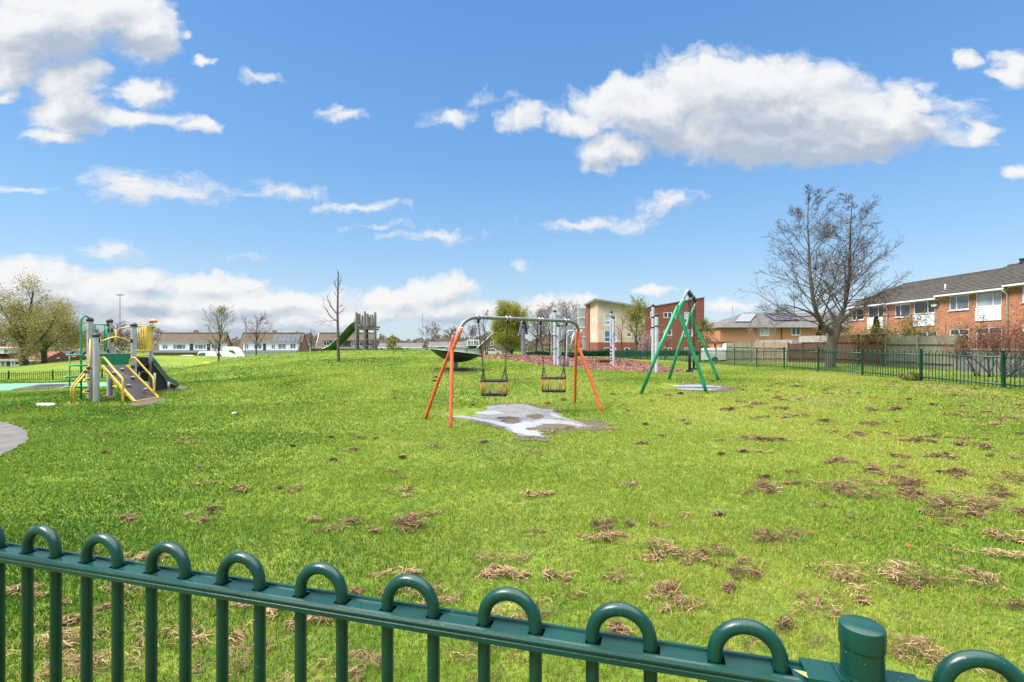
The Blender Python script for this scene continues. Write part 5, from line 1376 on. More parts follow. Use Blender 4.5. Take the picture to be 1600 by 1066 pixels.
def gable_house():
    D = 150; s = D/F
    g = P(0, 553, D).z - .6
    X = lambda px: (px-800)*s
    z = lambda py: P(0, py, D).z
    t = thing('house', (X(770), D, g), 'brown brick gabled house with white bargeboards behind the left cradle swing', 'house')
    xl, xr, xp = X(750), X(797), X(772)
    ze, zr = z(540), z(520)
    q = [(xl, D, g), (xr, D, g), (xr, D, ze), (xp, D, zr), (xl, D, ze)]
    MB().prism(q, (0, 12, 0)).build('wall', M['brick_brown'], t)
    for a, b in (((xl-1, ze-.9), (xp, zr+.15)), ((xp, zr+.15), (xr+.8, ze-.6))):
        MB().prism([(a[0], D-.35, a[1]), (b[0], D-.35, b[1]), (b[0], D-.35, b[1]+.35), (a[0], D-.35, a[1]+.35)], (0, 12.7, 0)).build('roof', M['tile_brown'], t)
        MB().prism([(a[0], D-.47, a[1]-.1), (b[0], D-.47, b[1]-.1), (b[0], D-.47, b[1]+.3), (a[0], D-.47, a[1]+.3)], (0, .1, 0)).build('barge_board', M['white_frame'], t)
    MB().box(X(766.5), X(771.5), D-.1, D+.02, z(540.3), z(534.2)).build('window', M['white_frame'], t)
    MB().box(X(767.5), X(770.7), D-.13, D-.101, z(539.5), z(535.2)).build('window_pane', M['glass_dark'], t)
    # side wing with dormer
    x0, x1 = X(724), X(749.9)
    MB().box(x0, x1, D+1.5, D+11, g, z(545)).build('wing', M['white_panel'], t)
    MB().prism([(x0-.5, D+1, z(545)), (x0-.5, D+6, z(532)), (x0-.5, D+11.5, z(545))], (x1-x0+.5, 0, 0)).build('wing_roof', M['tile_slate'], t)
    d = MB().box(X(729.5), X(748), D+.6, D+5.5, z(540.5), z(531)).build('dormer', M['white_panel'], t)
    for a, b in ((731, 735), (736.2, 738.5), (740, 744), (744.8, 747)): MB().box(X(a), X(b), D+.54, D+.598, z(539), z(532.3)).build('window', M['glass_mid'], d)
gable_house()

def low_house(label, px0, px1, D, yr, ye, yb, wins=(), roof='tile_slate', wallm='white_panel', depth=8, group='low houses on the skyline', chim=None):
    X = lambda px: (px-800)/F*D
    z = lambda py: P(0, py, D).z
    x0, x1 = X(px0), X(px1); g = z(yb) - 1.2
    t = thing('house', ((x0+x1)/2, D, g), label, 'house', group)
    MB().box(x0+.2, x1-.2, D, D+depth, g, z(ye)+.05).build('wall', M[wallm], t)
    sl = [(x0-.2, D-.4, z(ye)), (x0-.2, D+depth/2, z(yr)), (x0-.2, D+depth+.4, z(ye))]
    MB().prism(sl, (x1-x0+.4, 0, 0)).build('roof', M[roof], t)
    MB().box(x0-.1, x1+.1, D-.5, D-.41, z(ye)-.18, z(ye)+.02).build('gutter', M['white_frame'], t)
    for a, b, y0, y1, k in wins:
        w = MB().box(X(a), X(b), D-.07, D+.02, z(y1), z(y0)).build('window', M['white_frame'], t)
        MB().box(X(a)+.1, X(b)-.1, D-.10, D-.071, z(y1)+.1, z(y0)-.1).build('pane', M[k], w)
    if chim: MB().box(X(chim)-.4, X(chim)+.4, D+depth/2-.3, D+depth/2+.3, z(yr)-.3, z(yr)+.9).build('chimney', M['brick_brown'], t)
    return t
low_house('long low grey-roofed house on the skyline, right of the slide tower', 590, 659, 160, 536, 543, 548, ((594, 598, 544, 547.5, 'glass_dark'), (622, 630, 544, 547, 'glass_dark'), (635, 639, 544, 547, 'glass_mid')), chim=602)
low_house('low grey-roofed house on the skyline, behind the tilted dish', 669, 732, 155, 534, 541, 548, ((673, 676, 541.7, 544, 'glass_dark'), (684, 696, 541.6, 545, 'glass_mid')), chim=679)
def left_houses():
    D = 108
    t = low_house('red-roofed house with white dormer and garage doors at the far left', -34, 31, D, 541, 562, 575, ((2, 8, 564.5, 574.5, 'glass_mid'), (10, 17, 564.5, 574.5, 'fence_brown'), (19, 22, 564.8, 570, 'glass_dark'), (24, 31, 564.5, 570, 'fence_brown')), 'tile_red', group='houses beyond the far bank')
    X = lambda px, d: (px-800)/F*d
    z = lambda py, d: P(0, py, d).z
    d = MB().box(X(-16, D), X(17.2, D), D-.6, D+3, z(552.5, D), z(544.5, D)).build('dormer', M['white_panel'], t)
    MB().box(X(-17, D), X(22, D), D-.9, D+3, z(544.3, D), z(543.2, D)).build('dormer_roof', M['white_frame'], d)
    MB().box(X(10.8, D), X(16.2, D), D-.66, D-.601, z(551, D), z(546.3, D)).build('window', M['glass_mid'], d)
    low_house('dark red-roofed house half hidden behind the two leaning trees', 36, 66, 104, 550, 563, 570, ((57, 64, 563.5, 567, 'glass_mid'),), 'tile_red', 'brick_brown', group='houses beyond the far bank')
    low_house('long red-brown roofed low house right of the leaning trees', 68, 100, 112, 556, 561.5, 567, (), 'tile_red', 'brick_brown', group='houses beyond the far bank')
    for px, lb in ((97, 'white gabled bungalow, left of a row of three beyond the green ladder'), (117, 'white gabled bungalow, middle of a row of three beyond the green ladder'), (137, 'white gabled bungalow, right of a row of three beyond the green ladder')):
        D = 125; x = X(px, D); g = z(566, D)-1; w = X(px+8, D)-x
        h = thing('bungalow', (x, D, g), lb, 'house', 'gabled bungalows beyond the far bank')
        MB().prism([(x-w, D, g), (x+w, D, g), (x+w, D, z(557, D)), (x, D, z(549.5, D)), (x-w, D, z(557, D))], (0, 9, 0)).build('wall', M['render_cream'], h)
        for s in (-1, 1):
            MB().prism([(x+s*(w+.6), D-.4, z(558.2, D)), (x, D-.4, z(549.2, D)), (x, D-.4, z(548, D)), (x+s*(w+.6), D-.4, z(557, D))], (0, 9.6, 0)).build('roof', M['tile_slate'], h)
        MB().prism([(x-w*.8, D-.06, z(556.6, D)), (x+w*.8, D-.06, z(556.6, D)), (x, D-.06, z(550.2, D))], (0, .05, 0)).build('gable_boarding', M['white_panel'], h)
        MB().box(x-w*.45, x+w*.45, D-.08, D-.01, z(562.5, D), z(558.5, D)).build('window', M['glass_mid'], h)
left_houses()

# ------------------------------------------------------------------ garden fences and wall on the right
def board_fence(name, x, dA, dB, top, m, label, panel=2.0, cap=True, xb=None):
    """close-boarded fence running away from the viewer"""
    xb = x if xb is None else xb
    A = Vector((x, dA, 0)); B = Vector((xb, dB, 0)); Lf = (B-A).length; n = max(1, round(Lf/panel)); e = (B-A).normalized(); nr = Vector((-e.y, e.x, 0)) 
    if nr.x > 0: nr = -nr
    t = thing(name, G(x, dA), label, 'fence', 'timber garden fences'); rg = random.Random(int(dA*10))
    rot = Matrix((e, nr, Vector((0, 0, 1)))).transposed()
    for i in range(n+1):
        p = A.lerp(B, i/n); g = gz(p.x, p.y)
        MB().obox(Vector((p.x, p.y, (g-.1+top+.03)/2)) + nr*.02, .11, .11, top+.03-g+.1, rot).build('post', M[m], t)
        if i == n: break
        q = A.lerp(B, (i+1)/n); g2 = min(g, gz(q.x, q.y)); L_ = (q-p).length - .11; mb = MB(); k = int(L_/.11)
        for j in range(k):
            c = p + e*(.055 + L_*(j+.5)/k); tz = top - .03 + rg.uniform(-.012, .012)
            mb.obox(Vector((c.x, c.y, (g2+.03+tz)/2)) + nr*rg.uniform(-.006, .006), L_/k*1.06, .018, tz-g2-.03, Matrix.Rotation(rg.uniform(-.05, .05), 3, 'Z') @ rot)
        o = mb.build('board_panel', M[m], t)
        for zz in (g2+.35, top-.42):
            MB().obox((p+q)/2 + Vector((0, 0, zz)) + nr*.05, L_, .05, .075, rot).build('rail', M[m], o)
        if cap: MB().obox((p+q)/2 + Vector((0, 0, top-.005)), L_, .05, .035, rot).build('capping', M[m], o)
board_fence('timber_fence', 21, 24.2, 28.7, 2.0, 'fence_pale', 'pale weathered board fence with green tinge, nearest on the right', 2.2, False)
board_fence('timber_fence', 21, 28.9, 33.2, 2.12, 'fence_brown', 'dark brown board fence with a capping rail, right of the big tree trunk', 2.1)
board_fence('timber_fence', 21, 33.4, 38.8, 1.62, 'fence_brown', 'lower red-brown board fence left of the big tree trunk', 1.8, False)
board_fence('timber_fence', 21, 39.0, 44.6, 1.72, 'fence_tan', 'light tan board fence farther back near the saplings', 1.8, False)
board_fence('timber_fence', 21, 44.9, 50, 1.75, 'fence_pale', 'grey slatted fence at the far end beside the white van', 1.7, False)
def garden_wall():
    t = MB().box(21, 21.22, 12, 24.1, -.1, 1.28)
    o = t.build('garden_wall', M['stone'], None); tag(o, 'low grey block wall under the red shrub at the right', 'wall')
    MB().box(20.95, 21.27, 12, 24.1, 1.281, 1.35).build('coping', M['concrete'], o)
garden_wall()
def garage():
    x0, x1, y0, y1 = 23.2, 26.6, 34.5, 41; g = .1
    t = thing('garage', ((x0+x1)/2, 38, g), 'flat-roofed garage with pale fascia behind the red-brown fence', 'garage')
    MB().box(x0, x1, y0, y1, g, 1.7).build('wall', M['stone'], t)
    MB().box(x0-.15, x1+.15, y0-.15, y1+.15, 1.7, 2.16).build('fascia', mat('pale_fascia', (.40, .36, .31), .8, 0, .15, 3), t)
    MB().box(x0-.1, x1+.1, y0-.1, y1+.1, 2.161, 2.20).build('roof', M['roof_metal'], t)
    x0, y0, y1 = 23.0, 42, 48
    t = thing('garage', (24.5, 45, g), 'lower flat-roofed garage farther behind the tan fence', 'garage')
    MB().box(x0, 26.3, y0, y1, -.2, 1.6).build('wall', M['stone'], t); MB().box(x0-.12, 26.4, y0-.12, y1+.12, 1.6, 1.92).build('fascia', M['concrete'], t)
garage()

# ------------------------------------------------------------------ lamp posts
def lamp(px, ytop, D, label, head=True, r=.07):
    p = P(px, ytop, D); g = gz(p.x, p.y)
    t = thing('street_lamp', (p.x, p.y, g), label, 'street lamp', 'street lamps on the skyline')
    MB().lathe([(r*1.6, g-.3), (r*1.6, g+1.2), (r, g+1.3), (r*.75, p.z)], (p.x, p.y, 0), 8).build('pole', M['pole_grey'], t, 'auto')
    if head: MB().box(p.x-.55, p.x+.55, p.y-.15, p.y+.15, p.z-.02, p.z+.13).lathe([(.12, .1301), (.05, .25)], (p.x, p.y, p.z), 8).build('lamp_head', M['pole_grey'], t)
    else: MB().lathe([(.05, 0), (.09, .04), (.07, .14)], (p.x, p.y, p.z), 8).build('lamp_head', M['pole_grey'], t)
lamp(187.5, 461.5, 90, 'tall street lamp with a flat twin head, above the yellow climbing frame')
lamp(660.5, 490.5, 130, 'thin distant lamp column left of the orange swing', False)
lamp(384, 497, 92, 'street lamp behind the bare tree by the middle house', False)
lamp(862, 500, 62, 'thin pale pole behind the white climbing tower', False, .07)

# ------------------------------------------------------------------ vehicles
def wheel(par, c, r, ax='y'):
    rot = Matrix.Rotation(R(90), 3, 'X')
    w = MB().lathe([(r*.6, -.11), (r*.95, -.11), (r, -.07), (r, .07), (r*.95, .11), (r*.6, .11)], c, 18, rot).build('wheel', M['tyre'], par, 'auto')
    MB().lathe([(r*.58, -.112), (r*.3, -.09), (r*.3, .09), (r*.58, .112)], c, 14, rot).build('rim', M['galv'], w, 'auto')
def vehicle(name, px, D, label, prof, wins, width, wheels, cat, ground=None, flip=False, m='white_vehicle'):
    """side-on vehicle; prof and windows are (along, up) outlines in metres"""
    x = (px-800)/F*D; g = gz(x, D) if ground is None else ground
    t = thing(name, (x, D, g), label, cat)
    s = -1 if flip else 1
    def q(p, y): return Vector((x + s*p[0], D+y, g+p[1]))
    # body as rings across the width so the roof tucks in
    ring = []; vs = []; n = len(prof)
    ys = [0, .10, width-.10, width]
    cx = sum(p[0] for p in prof)/n; cz = sum(p[1] for p in prof)/n
    for k, y in enumerate(ys):
        f = .985 if k in (0, 3) else 1.0
        for p in prof:
            tuck = 0
            if p[1] > 1.0: tuck = .09*min(1, (p[1]-1.0)/.5)
            yy = y + (tuck if y < width/2 else -tuck)
            vs.append(q((cx+(p[0]-cx)*f, cz+(p[1]-cz)*f), yy))
    fs = []
    for k in range(3):
        for i in range(n): fs.append((k*n+i, k*n+(i+1) % n, (k+1)*n+(i+1) % n, (k+1)*n+i))
    fs += [tuple(range(n)), tuple(range(4*n-1, 3*n-1, -1))]
    mb = MB().add(vs, fs)
    b = mb.build('body', M[m], t, False)
    me = b.data
    import bmesh
    bm = bmesh.new(); bm.from_mesh(me); bmesh.ops.recalc_face_normals(bm, faces=bm.faces[:]); bm.to_mesh(me); bm.free()
    for w in wins:
        mw = MB(); yy = .075
        pts = [q(p, (.09*min(1, max(0, (p[1]-1.0)/.5))) - .012) for p in w]
        mw.prism(pts, (0, .02, 0)); mw.build('side_window', M['glass_dark'], t)
    for wx, r in wheels:
        for y in (.10, width-.10): wheel(t, q((wx, r), y), r)
    return t
VAN = [(0, .35), (0, 1.0), (.05, 1.85), (.25, 2.0), (3.3, 2.02), (3.7, 1.9), (4.3, 1.25), (4.95, 1.05), (5.1, .8), (5.1, .35)]
CAR = [(0, .3), (.02, .8), (.3, .95), (.9, 1.42), (1.3, 1.5), (2.3, 1.47), (3.0, .98), (3.9, .85), (4.1, .65), (4.1, .3)]
vehicle('parked_car', 270, 84, 'white car mostly hidden by the grass bank, left of the white vans', CAR, [[(.6, 1.0), (1.0, 1.36), (1.6, 1.41), (1.6, 1.0)], [(1.7, 1.0), (1.7, 1.41), (2.25, 1.38), (2.75, 1.0)]], 1.75, ((.75, .31), (3.2, .31)), 'car', ground=-1.75)
vehicle('parked_van', 308, 84, 'white van with dark rear beside the bank, between the car and the truck', VAN, [[(3.2, 1.15), (3.2, 1.75), (3.6, 1.72), (4.1, 1.2)], [(.1, 1.15), (.15, 1.7), (1.3, 1.75), (1.3, 1.15)]], 1.95, ((.9, .34), (4.1, .34)), 'van', ground=-1.6)
TR = [(0, .4), (0, 2.6), (.2, 2.7), (1.5, 2.65), (2.0, 2.2), (2.35, 1.5), (2.5, 1.2), (2.5, .4)]
tk = vehicle('parked_truck', 347, 80, 'white truck cab parked behind the pale green-budded young tree', TR, [[(1.0, 1.45), (1.0, 2.15), (1.7, 2.1), (2.1, 1.5)]], 2.1, ((1.6, .42),), 'truck', ground=-1.55)
vehicle('parked_van', 1106, 50, 'white campervan beyond the right railing, near the far end of the fences', [(0, .35), (0, 1.0), (.0, 1.4), (.15, 1.5), (1.7, 1.52), (1.95, 1.2), (2.3, 1.95), (2.75, 2.02), (2.95, 1.5), (2.95, .35)], [[(2.1, 1.15), (2.35, 1.75), (2.6, 1.8), (2.75, 1.2)]], 1.9, ((.7, .34), (2.3, .34)), 'van', ground=-.35)
vehicle('parked_car', 756, 118, 'small pale car parked in front of the brick gabled house', CAR, [[(.6, 1.0), (1.0, 1.36), (1.6, 1.41), (1.6, 1.0)], [(1.7, 1.0), (1.7, 1.41), (2.25, 1.38), (2.75, 1.0)]], 1.75, ((.75, .31), (3.2, .31)), 'car', m='white_vehicle', ground=-.95)
def carport():
    D = 52; X = lambda px: (px-800)/F*D
    t = thing('carport', (X(1120), D, -.1), 'brown flat-roofed carport above the white campervan', 'carport')
    z = P(0, 535.5, D).z
    MB().box(X(1092), X(1146), D, D+4, z-.12, z+.1).build('roof', M['fence_brown'], t)
    for px in (1094, 1119, 1144):
        MB().box(X(px)-.06, X(px)+.06, D+.2, D+.32, -.3, z-.12).build('post', M['fence_brown'], t)
carport()
# ------------------------------------------------------------------ trees
def tubes_np(P_, r0, r1, n):
    """P_: (N,K,3) polylines; radii taper r0->r1; returns verts, quad indices"""
    N, K, _ = P_.shape
    t = np.gradient(P_, axis=1); t /= np.linalg.norm(t, axis=2, keepdims=True)+1e-9
    ref = np.where(np.abs(t[:, :1, 2:3]) < .9, np.array([0, 0, 1.0]), np.array([1.0, 0, 0])); ref = np.broadcast_to(ref, t.shape)
    u = np.cross(t, ref); u /= np.linalg.norm(u, axis=2, keepdims=True)+1e-9; w = np.cross(t, u)
    f = np.linspace(0, 1, K)[None, :]; rad = r0[:, None]*(1-f)+r1[:, None]*f
    a = np.arange(n)*2*np.pi/n
    V = P_[:, :, None, :] + (u[:, :, None, :]*np.cos(a)[None, None, :, None] + w[:, :, None, :]*np.sin(a)[None, None, :, None])*rad[:, :, None, None]
    b = (np.arange(N)[:, None, None]*K + np.arange(K-1)[None, :, None])*n
    k = np.arange(n)[None, None, :]; k2 = (k+1) % n
    q = np.stack([b+k, b+k2, b+n+k2, b+n+k], -1)
    return V.reshape(-1, 3), q.reshape(-1)
class Lines:
    def __init__(s, K): s.K = K; s.p = []; s.r0 = []; s.r1 = []
def walk(rg, p, d, L_, up, wob, K):
    """N branches at once: p,d (N,3), L_ (N,)"""
    N = len(p); out = np.empty((N, K, 3)); out[:, 0] = p; d = d.copy()
    st = (L_/(K-1))[:, None]
    for k in range(1, K):
        d = d + rg.normal(0, wob, (N, 3)); d[:, 2] += up; d /= np.linalg.norm(d, axis=1, keepdims=True)
        p = p + d*st; out[:, k] = p
    return out
def children(rg, par, r0, r1, n, t0, t1, ang, lenf, up, wob, K, rr=.55, rmin=.004, flat=0):
    """n children on each parent polyline"""
    N, Kp, _ = par.shape
    idx = np.repeat(np.arange(N), n); t = rg.uniform(t0, t1, N*n)
    t = (np.tile((np.arange(n)+.5)/n, N)*(t1-t0)+t0) + rg.uniform(-.5, .5, N*n)/n*(t1-t0)
    f = t*(Kp-1); i = np.minimum(f.astype(int), Kp-2); fr = (f-i)[:, None]
    a = par[idx, i]; b = par[idx, i+1]; pos = a*(1-fr)+b*fr
    tan = b-a; tan /= np.linalg.norm(tan, axis=1, keepdims=True)+1e-9
    rv = rg.normal(0, 1, (N*n, 3)); rv[:, 2] *= (1-flat)
    pr = rv - tan*(rv*tan).sum(1, keepdims=True); pr /= np.linalg.norm(pr, axis=1, keepdims=True)+1e-9
    an = rg.normal(ang, .16, N*n)[:, None]
    d = tan*np.cos(an)+pr*np.sin(an)
    pl = np.linalg.norm(np.diff(par, axis=1), axis=2).sum(1)
    L_ = lenf(t, pl[idx])*rg.uniform(.7, 1.25, N*n)
    c = walk(rg, pos, d, L_, up, wob, K)
    rp = r0[idx]*(1-t)+r1[idx]*t
    cr0 = np.maximum(rp*rr, rmin); cr1 = np.maximum(cr0*.35, rmin*.7)
    return c, cr0, cr1
def leaves(rg, lines, n, size, spread, tint, par, m, name='leaves', el=1.6, t0=.3, even=True):
    N, K, _ = lines.shape
    ll = np.linalg.norm(lines[:, -1]-lines[:, 0], axis=1); idx = rg.choice(N, n, p=ll/ll.sum()) if even else rg.integers(0, N, n); f = rg.uniform(t0, 1, n)*(K-1); i = np.minimum(f.astype(int), K-2); fr = (f-i)[:, None]
    c = lines[idx, i]*(1-fr)+lines[idx, i+1]*fr + rg.normal(0, spread, (n, 3))
    a = rg.normal(0, 1, (n, 3)); a /= np.linalg.norm(a, axis=1, keepdims=True); b = np.cross(a, rg.normal(0, 1, (n, 3))); b /= np.linalg.norm(b, axis=1, keepdims=True)
    s = size*rg.uniform(.6, 1.3, n)[:, None]
    V = np.stack([c-a*s*el*.5, c+b*s*.4, c+a*s*el*.5, c-b*s*.4], 1)
    tt = np.clip(rg.normal(tint, .2, n) + .12*np.sin(idx*1.7), 0, 1)
    return npmesh(name, V.reshape(-1, 3), np.arange(n*4), 4, m, np.repeat(tt, 4), parent=par)
def finish(t, levels, ns, split, bark, twig):
    """levels: list of (lines,r0,r1); first `split` levels become the trunk, the rest the crown"""
    out = []
    for nm, part, mt in (('trunk', levels[:split], bark), ('crown', levels[split:], twig)):
        VV = []; FF = []; b = 0
        for (ln, a, c), n in zip(part, ns[:split] if nm == 'trunk' else ns[split:]):
            V, q = tubes_np(ln, a, c, n); VV.append(V); FF.append(q+b); b += len(V)
        out.append(npmesh(nm, np.concatenate(VV), np.concatenate(FF), 4, mt, smooth=True, parent=t))
    return out
LEAF = {
 'olive': leafmat('leaf_olive', [(0, (.07, .07, .018)), (.5, (.20, .18, .04)), (1, (.36, .31, .09))], .3),
 'willow': leafmat('leaf_willow', [(0, (.10, .11, .015)), (.5, (.24, .25, .035)), (1, (.40, .38, .08))], .35),
 'green': leafmat('leaf_green', [(0, (.02, .04, .01)), (.5, (.05, .085, .02)), (1, (.11, .14, .035))], .3),
 'red': leafmat('leaf_red', [(0, (.10, .03, .022)), (.5, (.26, .075, .05)), (1, (.40, .19, .11))], .3),
 'brown': leafmat('leaf_brown', [(0, (.07, .05, .038)), (.5, (.17, .125, .095)), (1, (.28, .21, .16))], .15),
 'conifer': leafmat('leaf_conifer', [(0, (.020, .012, .008)), (.5, (.05, .028, .016)), (1, (.09, .06, .03))], .1),
 'blossom': leafmat('leaf_blossom', [(0, (.16, .07, .08)), (.5, (.5, .32, .36)), (1, (.7, .55, .56))], .3),
 'bud': leafmat('leaf_bud', [(0, (.022, .016, .014)), (1, (.075, .055, .048))], .05),
 'hedge': leafmat('leaf_hedge', [(0, (.008, .02, .010)), (.5, (.02, .045, .018)), (1, (.05, .09, .03))], .2),
}
def tree(name, base, h, label, cat='tree', seed=1, stems=None, r=.12, crown=(.3, 1.0), spread=.45, n1=16, n2=7, n3=5, ang=.75, up=.09, leaf=None, nleaf=0, lsize=.1, ltint=.5, lspread=.12, group=None, bark='bark', twig='twig', rmin=.008, lean=(0, 0), l2=.42, l3=.45, K1=6, el=1.6, top=1.0, n4=0, brr=.5):
    rg = np.random.default_rng(seed)
    base = Vector(base); t = thing(name, base, label, cat, group)
    if stems is None:
        K = 9; z = np.linspace(-.15, h, K); pts = np.zeros((1, K, 3)); f = np.linspace(0, 1, K)
        wob = np.cumsum(rg.normal(0, h*.008, (K, 2)), 0)
        pts[0, :, 0] = base.x + lean[0]*f*h + wob[:, 0]; pts[0, :, 1] = base.y + lean[1]*f*h + wob[:, 1]; pts[0, :, 2] = base.z + z
        S = (pts, np.array([r]), np.array([max(r*.12, rmin)]))
    else: S = stems
    H = h
    t0, t1 = crown
    def len1(tt, pl):
        s = (tt-t0)/max(t1-t0, 1e-3); prof = np.interp(s, [0, .15, .4, .75, 1], [.62, .85, 1, .7, .22*top])
        return H*spread*prof
    b1, a0, a1 = children(rg, *S, n1, t0, t1, ang, len1, up, .10, K1, brr, rmin)
    b2, c0, c1 = children(rg, b1, a0, a1, n2, .2, 1, .7, lambda tt, pl: pl*l2*(1.15-.5*tt), up*.7, .14, 5, .55, rmin*.8)
    lv = [S, (b1, a0, a1), (b2, c0, c1)]; ns = [12, 7, 4]; last = b2
    if n3:
        b3, d0, d1 = children(rg, b2, c0, c1, n3, .15, 1, .7, lambda tt, pl: pl*l3*(1.15-.4*tt), up*.5, .16, 4, .6, rmin*.65)
        lv.append((b3, d0, d1)); ns.append(3); last = b3
    if n4:
        b4, e0, e1 = children(rg, b3, d0, d1, n4, .2, 1, .65, lambda tt, pl: pl*.5, up*.3, .18, 3, .7, rmin*.55)
        lv.append((b4, e0, e1)); ns.append(3); last = b4
    tr, cr = finish(t, lv, ns, 2, M[bark], M[twig])
    if leaf: leaves(rg, last, nleaf, lsize, lspread, ltint, cr, LEAF[leaf], el=el)
    return t, last
def at_px(px, D, dz=0):
    x = (px-800)/F*D; return Vector((x, D, gz(x, D)+dz))

# the big bare twin-stemmed tree beyond the right railing
def big_tree():
    D = 27; rg = np.random.default_rng(77)
    b = at_px(1296, D)
    t = thing('twin_stemmed_tree', b, 'tall bare tree forking into two stems, beyond the right railing', 'tree')
    def poly(pts, K):
        p = smoothpath([P(x, y, d) for x, y, d in pts], 8); s = np.linspace(0, len(p)-1, K).round().astype(int)
        return np.array([[p[i][:] for i in s]])
    tr = poly([(1297, 577, D), (1298, 556, D), (1300, 535, D), (1306, 517, D), (1309, 508, D)], 8)
    lead1 = poly([(1304, 522, D), (1292, 514, D-.1), (1279, 497, D-.2), (1271, 470, D-.3), (1266, 430, D-.3), (1264, 390, D-.2), (1262, 345, D-.2), (1264, 300, D-.2)], 16)
    lead2 = poly([(1307, 512, D), (1312, 498, D+.2), (1320, 478, D+.4), (1326, 440, D+.5), (1328, 400, D+.5), (1329, 355, D+.5), (1332, 306, D+.5)], 16)
    limb3 = poly([(1308, 512, D), (1300, 492, D+.3), (1286, 470, D+.8), (1276, 458, D+1.3)], 16)
    limb4 = poly([(1306, 514, D), (1322, 496, D-.3), (1345, 482, D-.7), (1368, 470, D-1.0)], 16)
    limb5 = poly([(1282, 503, D-.1), (1268, 490, D-.8), (1248, 482, D-1.2), (1226, 476, D-1.4)], 16)
    ST = (np.concatenate([lead1, lead2]), np.array([.16, .155]), np.array([.014, .014]))
    LB = (np.concatenate([limb3, limb4, limb5]), np.array([.10, .09, .08]), np.array([.02, .018, .018]))
    def len1(tt, pl): return np.interp(tt, [0, .2, .45, .7, .88, 1], [2.7, 3.25, 2.85, 2.1, 1.35, .45])
    b1, a0, a1 = children(rg, *ST, 50, .17, .985, 1.10, len1, .035, .06, 8, .30, .010, flat=.3)
    b1b, a0b, a1b = children(rg, *LB, 4, .5, 1, .8, lambda tt, pl: 1.5-tt*.5, .02, .10, 8, .5, .012)
    B1 = (np.concatenate([b1, b1b]), np.concatenate([a0, a0b]), np.concatenate([a1, a1b]))
    b2, c0, c1 = children(rg, *B1, 9, .30, 1, .68, lambda tt, pl: pl*.38*(1.2-.6*tt), .02, .08, 5, .5, .007, flat=.1)
    b3, d0, d1 = children(rg, b2, c0, c1, 5, .15, 1, .75, lambda tt, pl: np.maximum(pl*.48*(1.1-.4*tt), .07), .015, .10, 4, .6, .005)
    b4, e0, e1 = children(rg, b3, d0, d1, 2, .3, 1, .6, lambda tt, pl: np.maximum(pl*.5, .05), .02, .10, 3, .7, .0042)
    rr = np.array([.27])
    V, q = tubes_np(tr, rr, np.array([.24]), 16)
    VV = [V]; FF = [q]; bb = len(V)
    for (ln, a, c), n in ((ST, 12), (LB, 9), ((B1[0], B1[1], B1[2]), 5)):
        V, q = tubes_np(ln, a, c, n); VV.append(V); FF.append(q+bb); bb += len(V)
    npmesh('trunk', np.concatenate(VV), np.concatenate(FF), 4, M['bark_big'], smooth=True, parent=t)
    VV = []; FF = []; bb = 0
    for ln, a, c in ((b2, c0, c1), (b3, d0, d1), (b4, e0, e1)):
        V, q = tubes_np(ln, a, c, 3); VV.append(V); FF.append(q+bb); bb += len(V)
    cr = npmesh('crown', np.concatenate(VV), np.concatenate(FF), 4, M['twig'], parent=t)
    leaves(rg, b3, 8000, .030, .03, .4, cr, LEAF['bud'], 'cones', 1.3, .5)
    # bird perched in it
    p = P(1273.5, 419, D-.3)
    mb = MB().ell(p, .075, .07, .12, 12, 8).ell(p + Vector((.035, 0, .14)), .05, .05, .05, 10, 6)
    pts = [p + Vector((-.02, -.03, -.08)), p + Vector((-.02, .03, -.08)), p + Vector((-.075, .025, -.24)), p + Vector((-.075, -.025, -.24))]
    mb.prism(pts, (.015, 0, .008)).add([p + Vector((.08, -.012, .145)), p + Vector((.08, .012, .145)), p + Vector((.115, 0, .13)), p + Vector((.08, 0, .125))], [(0, 1, 2), (1, 3, 2), (3, 0, 2)])
    o = mb.build('bird', mat('bird_dark', (.03, .028, .03), .7), None, True); tag(o, 'dark bird perched in the left stem of the bare tree', 'bird')
big_tree()

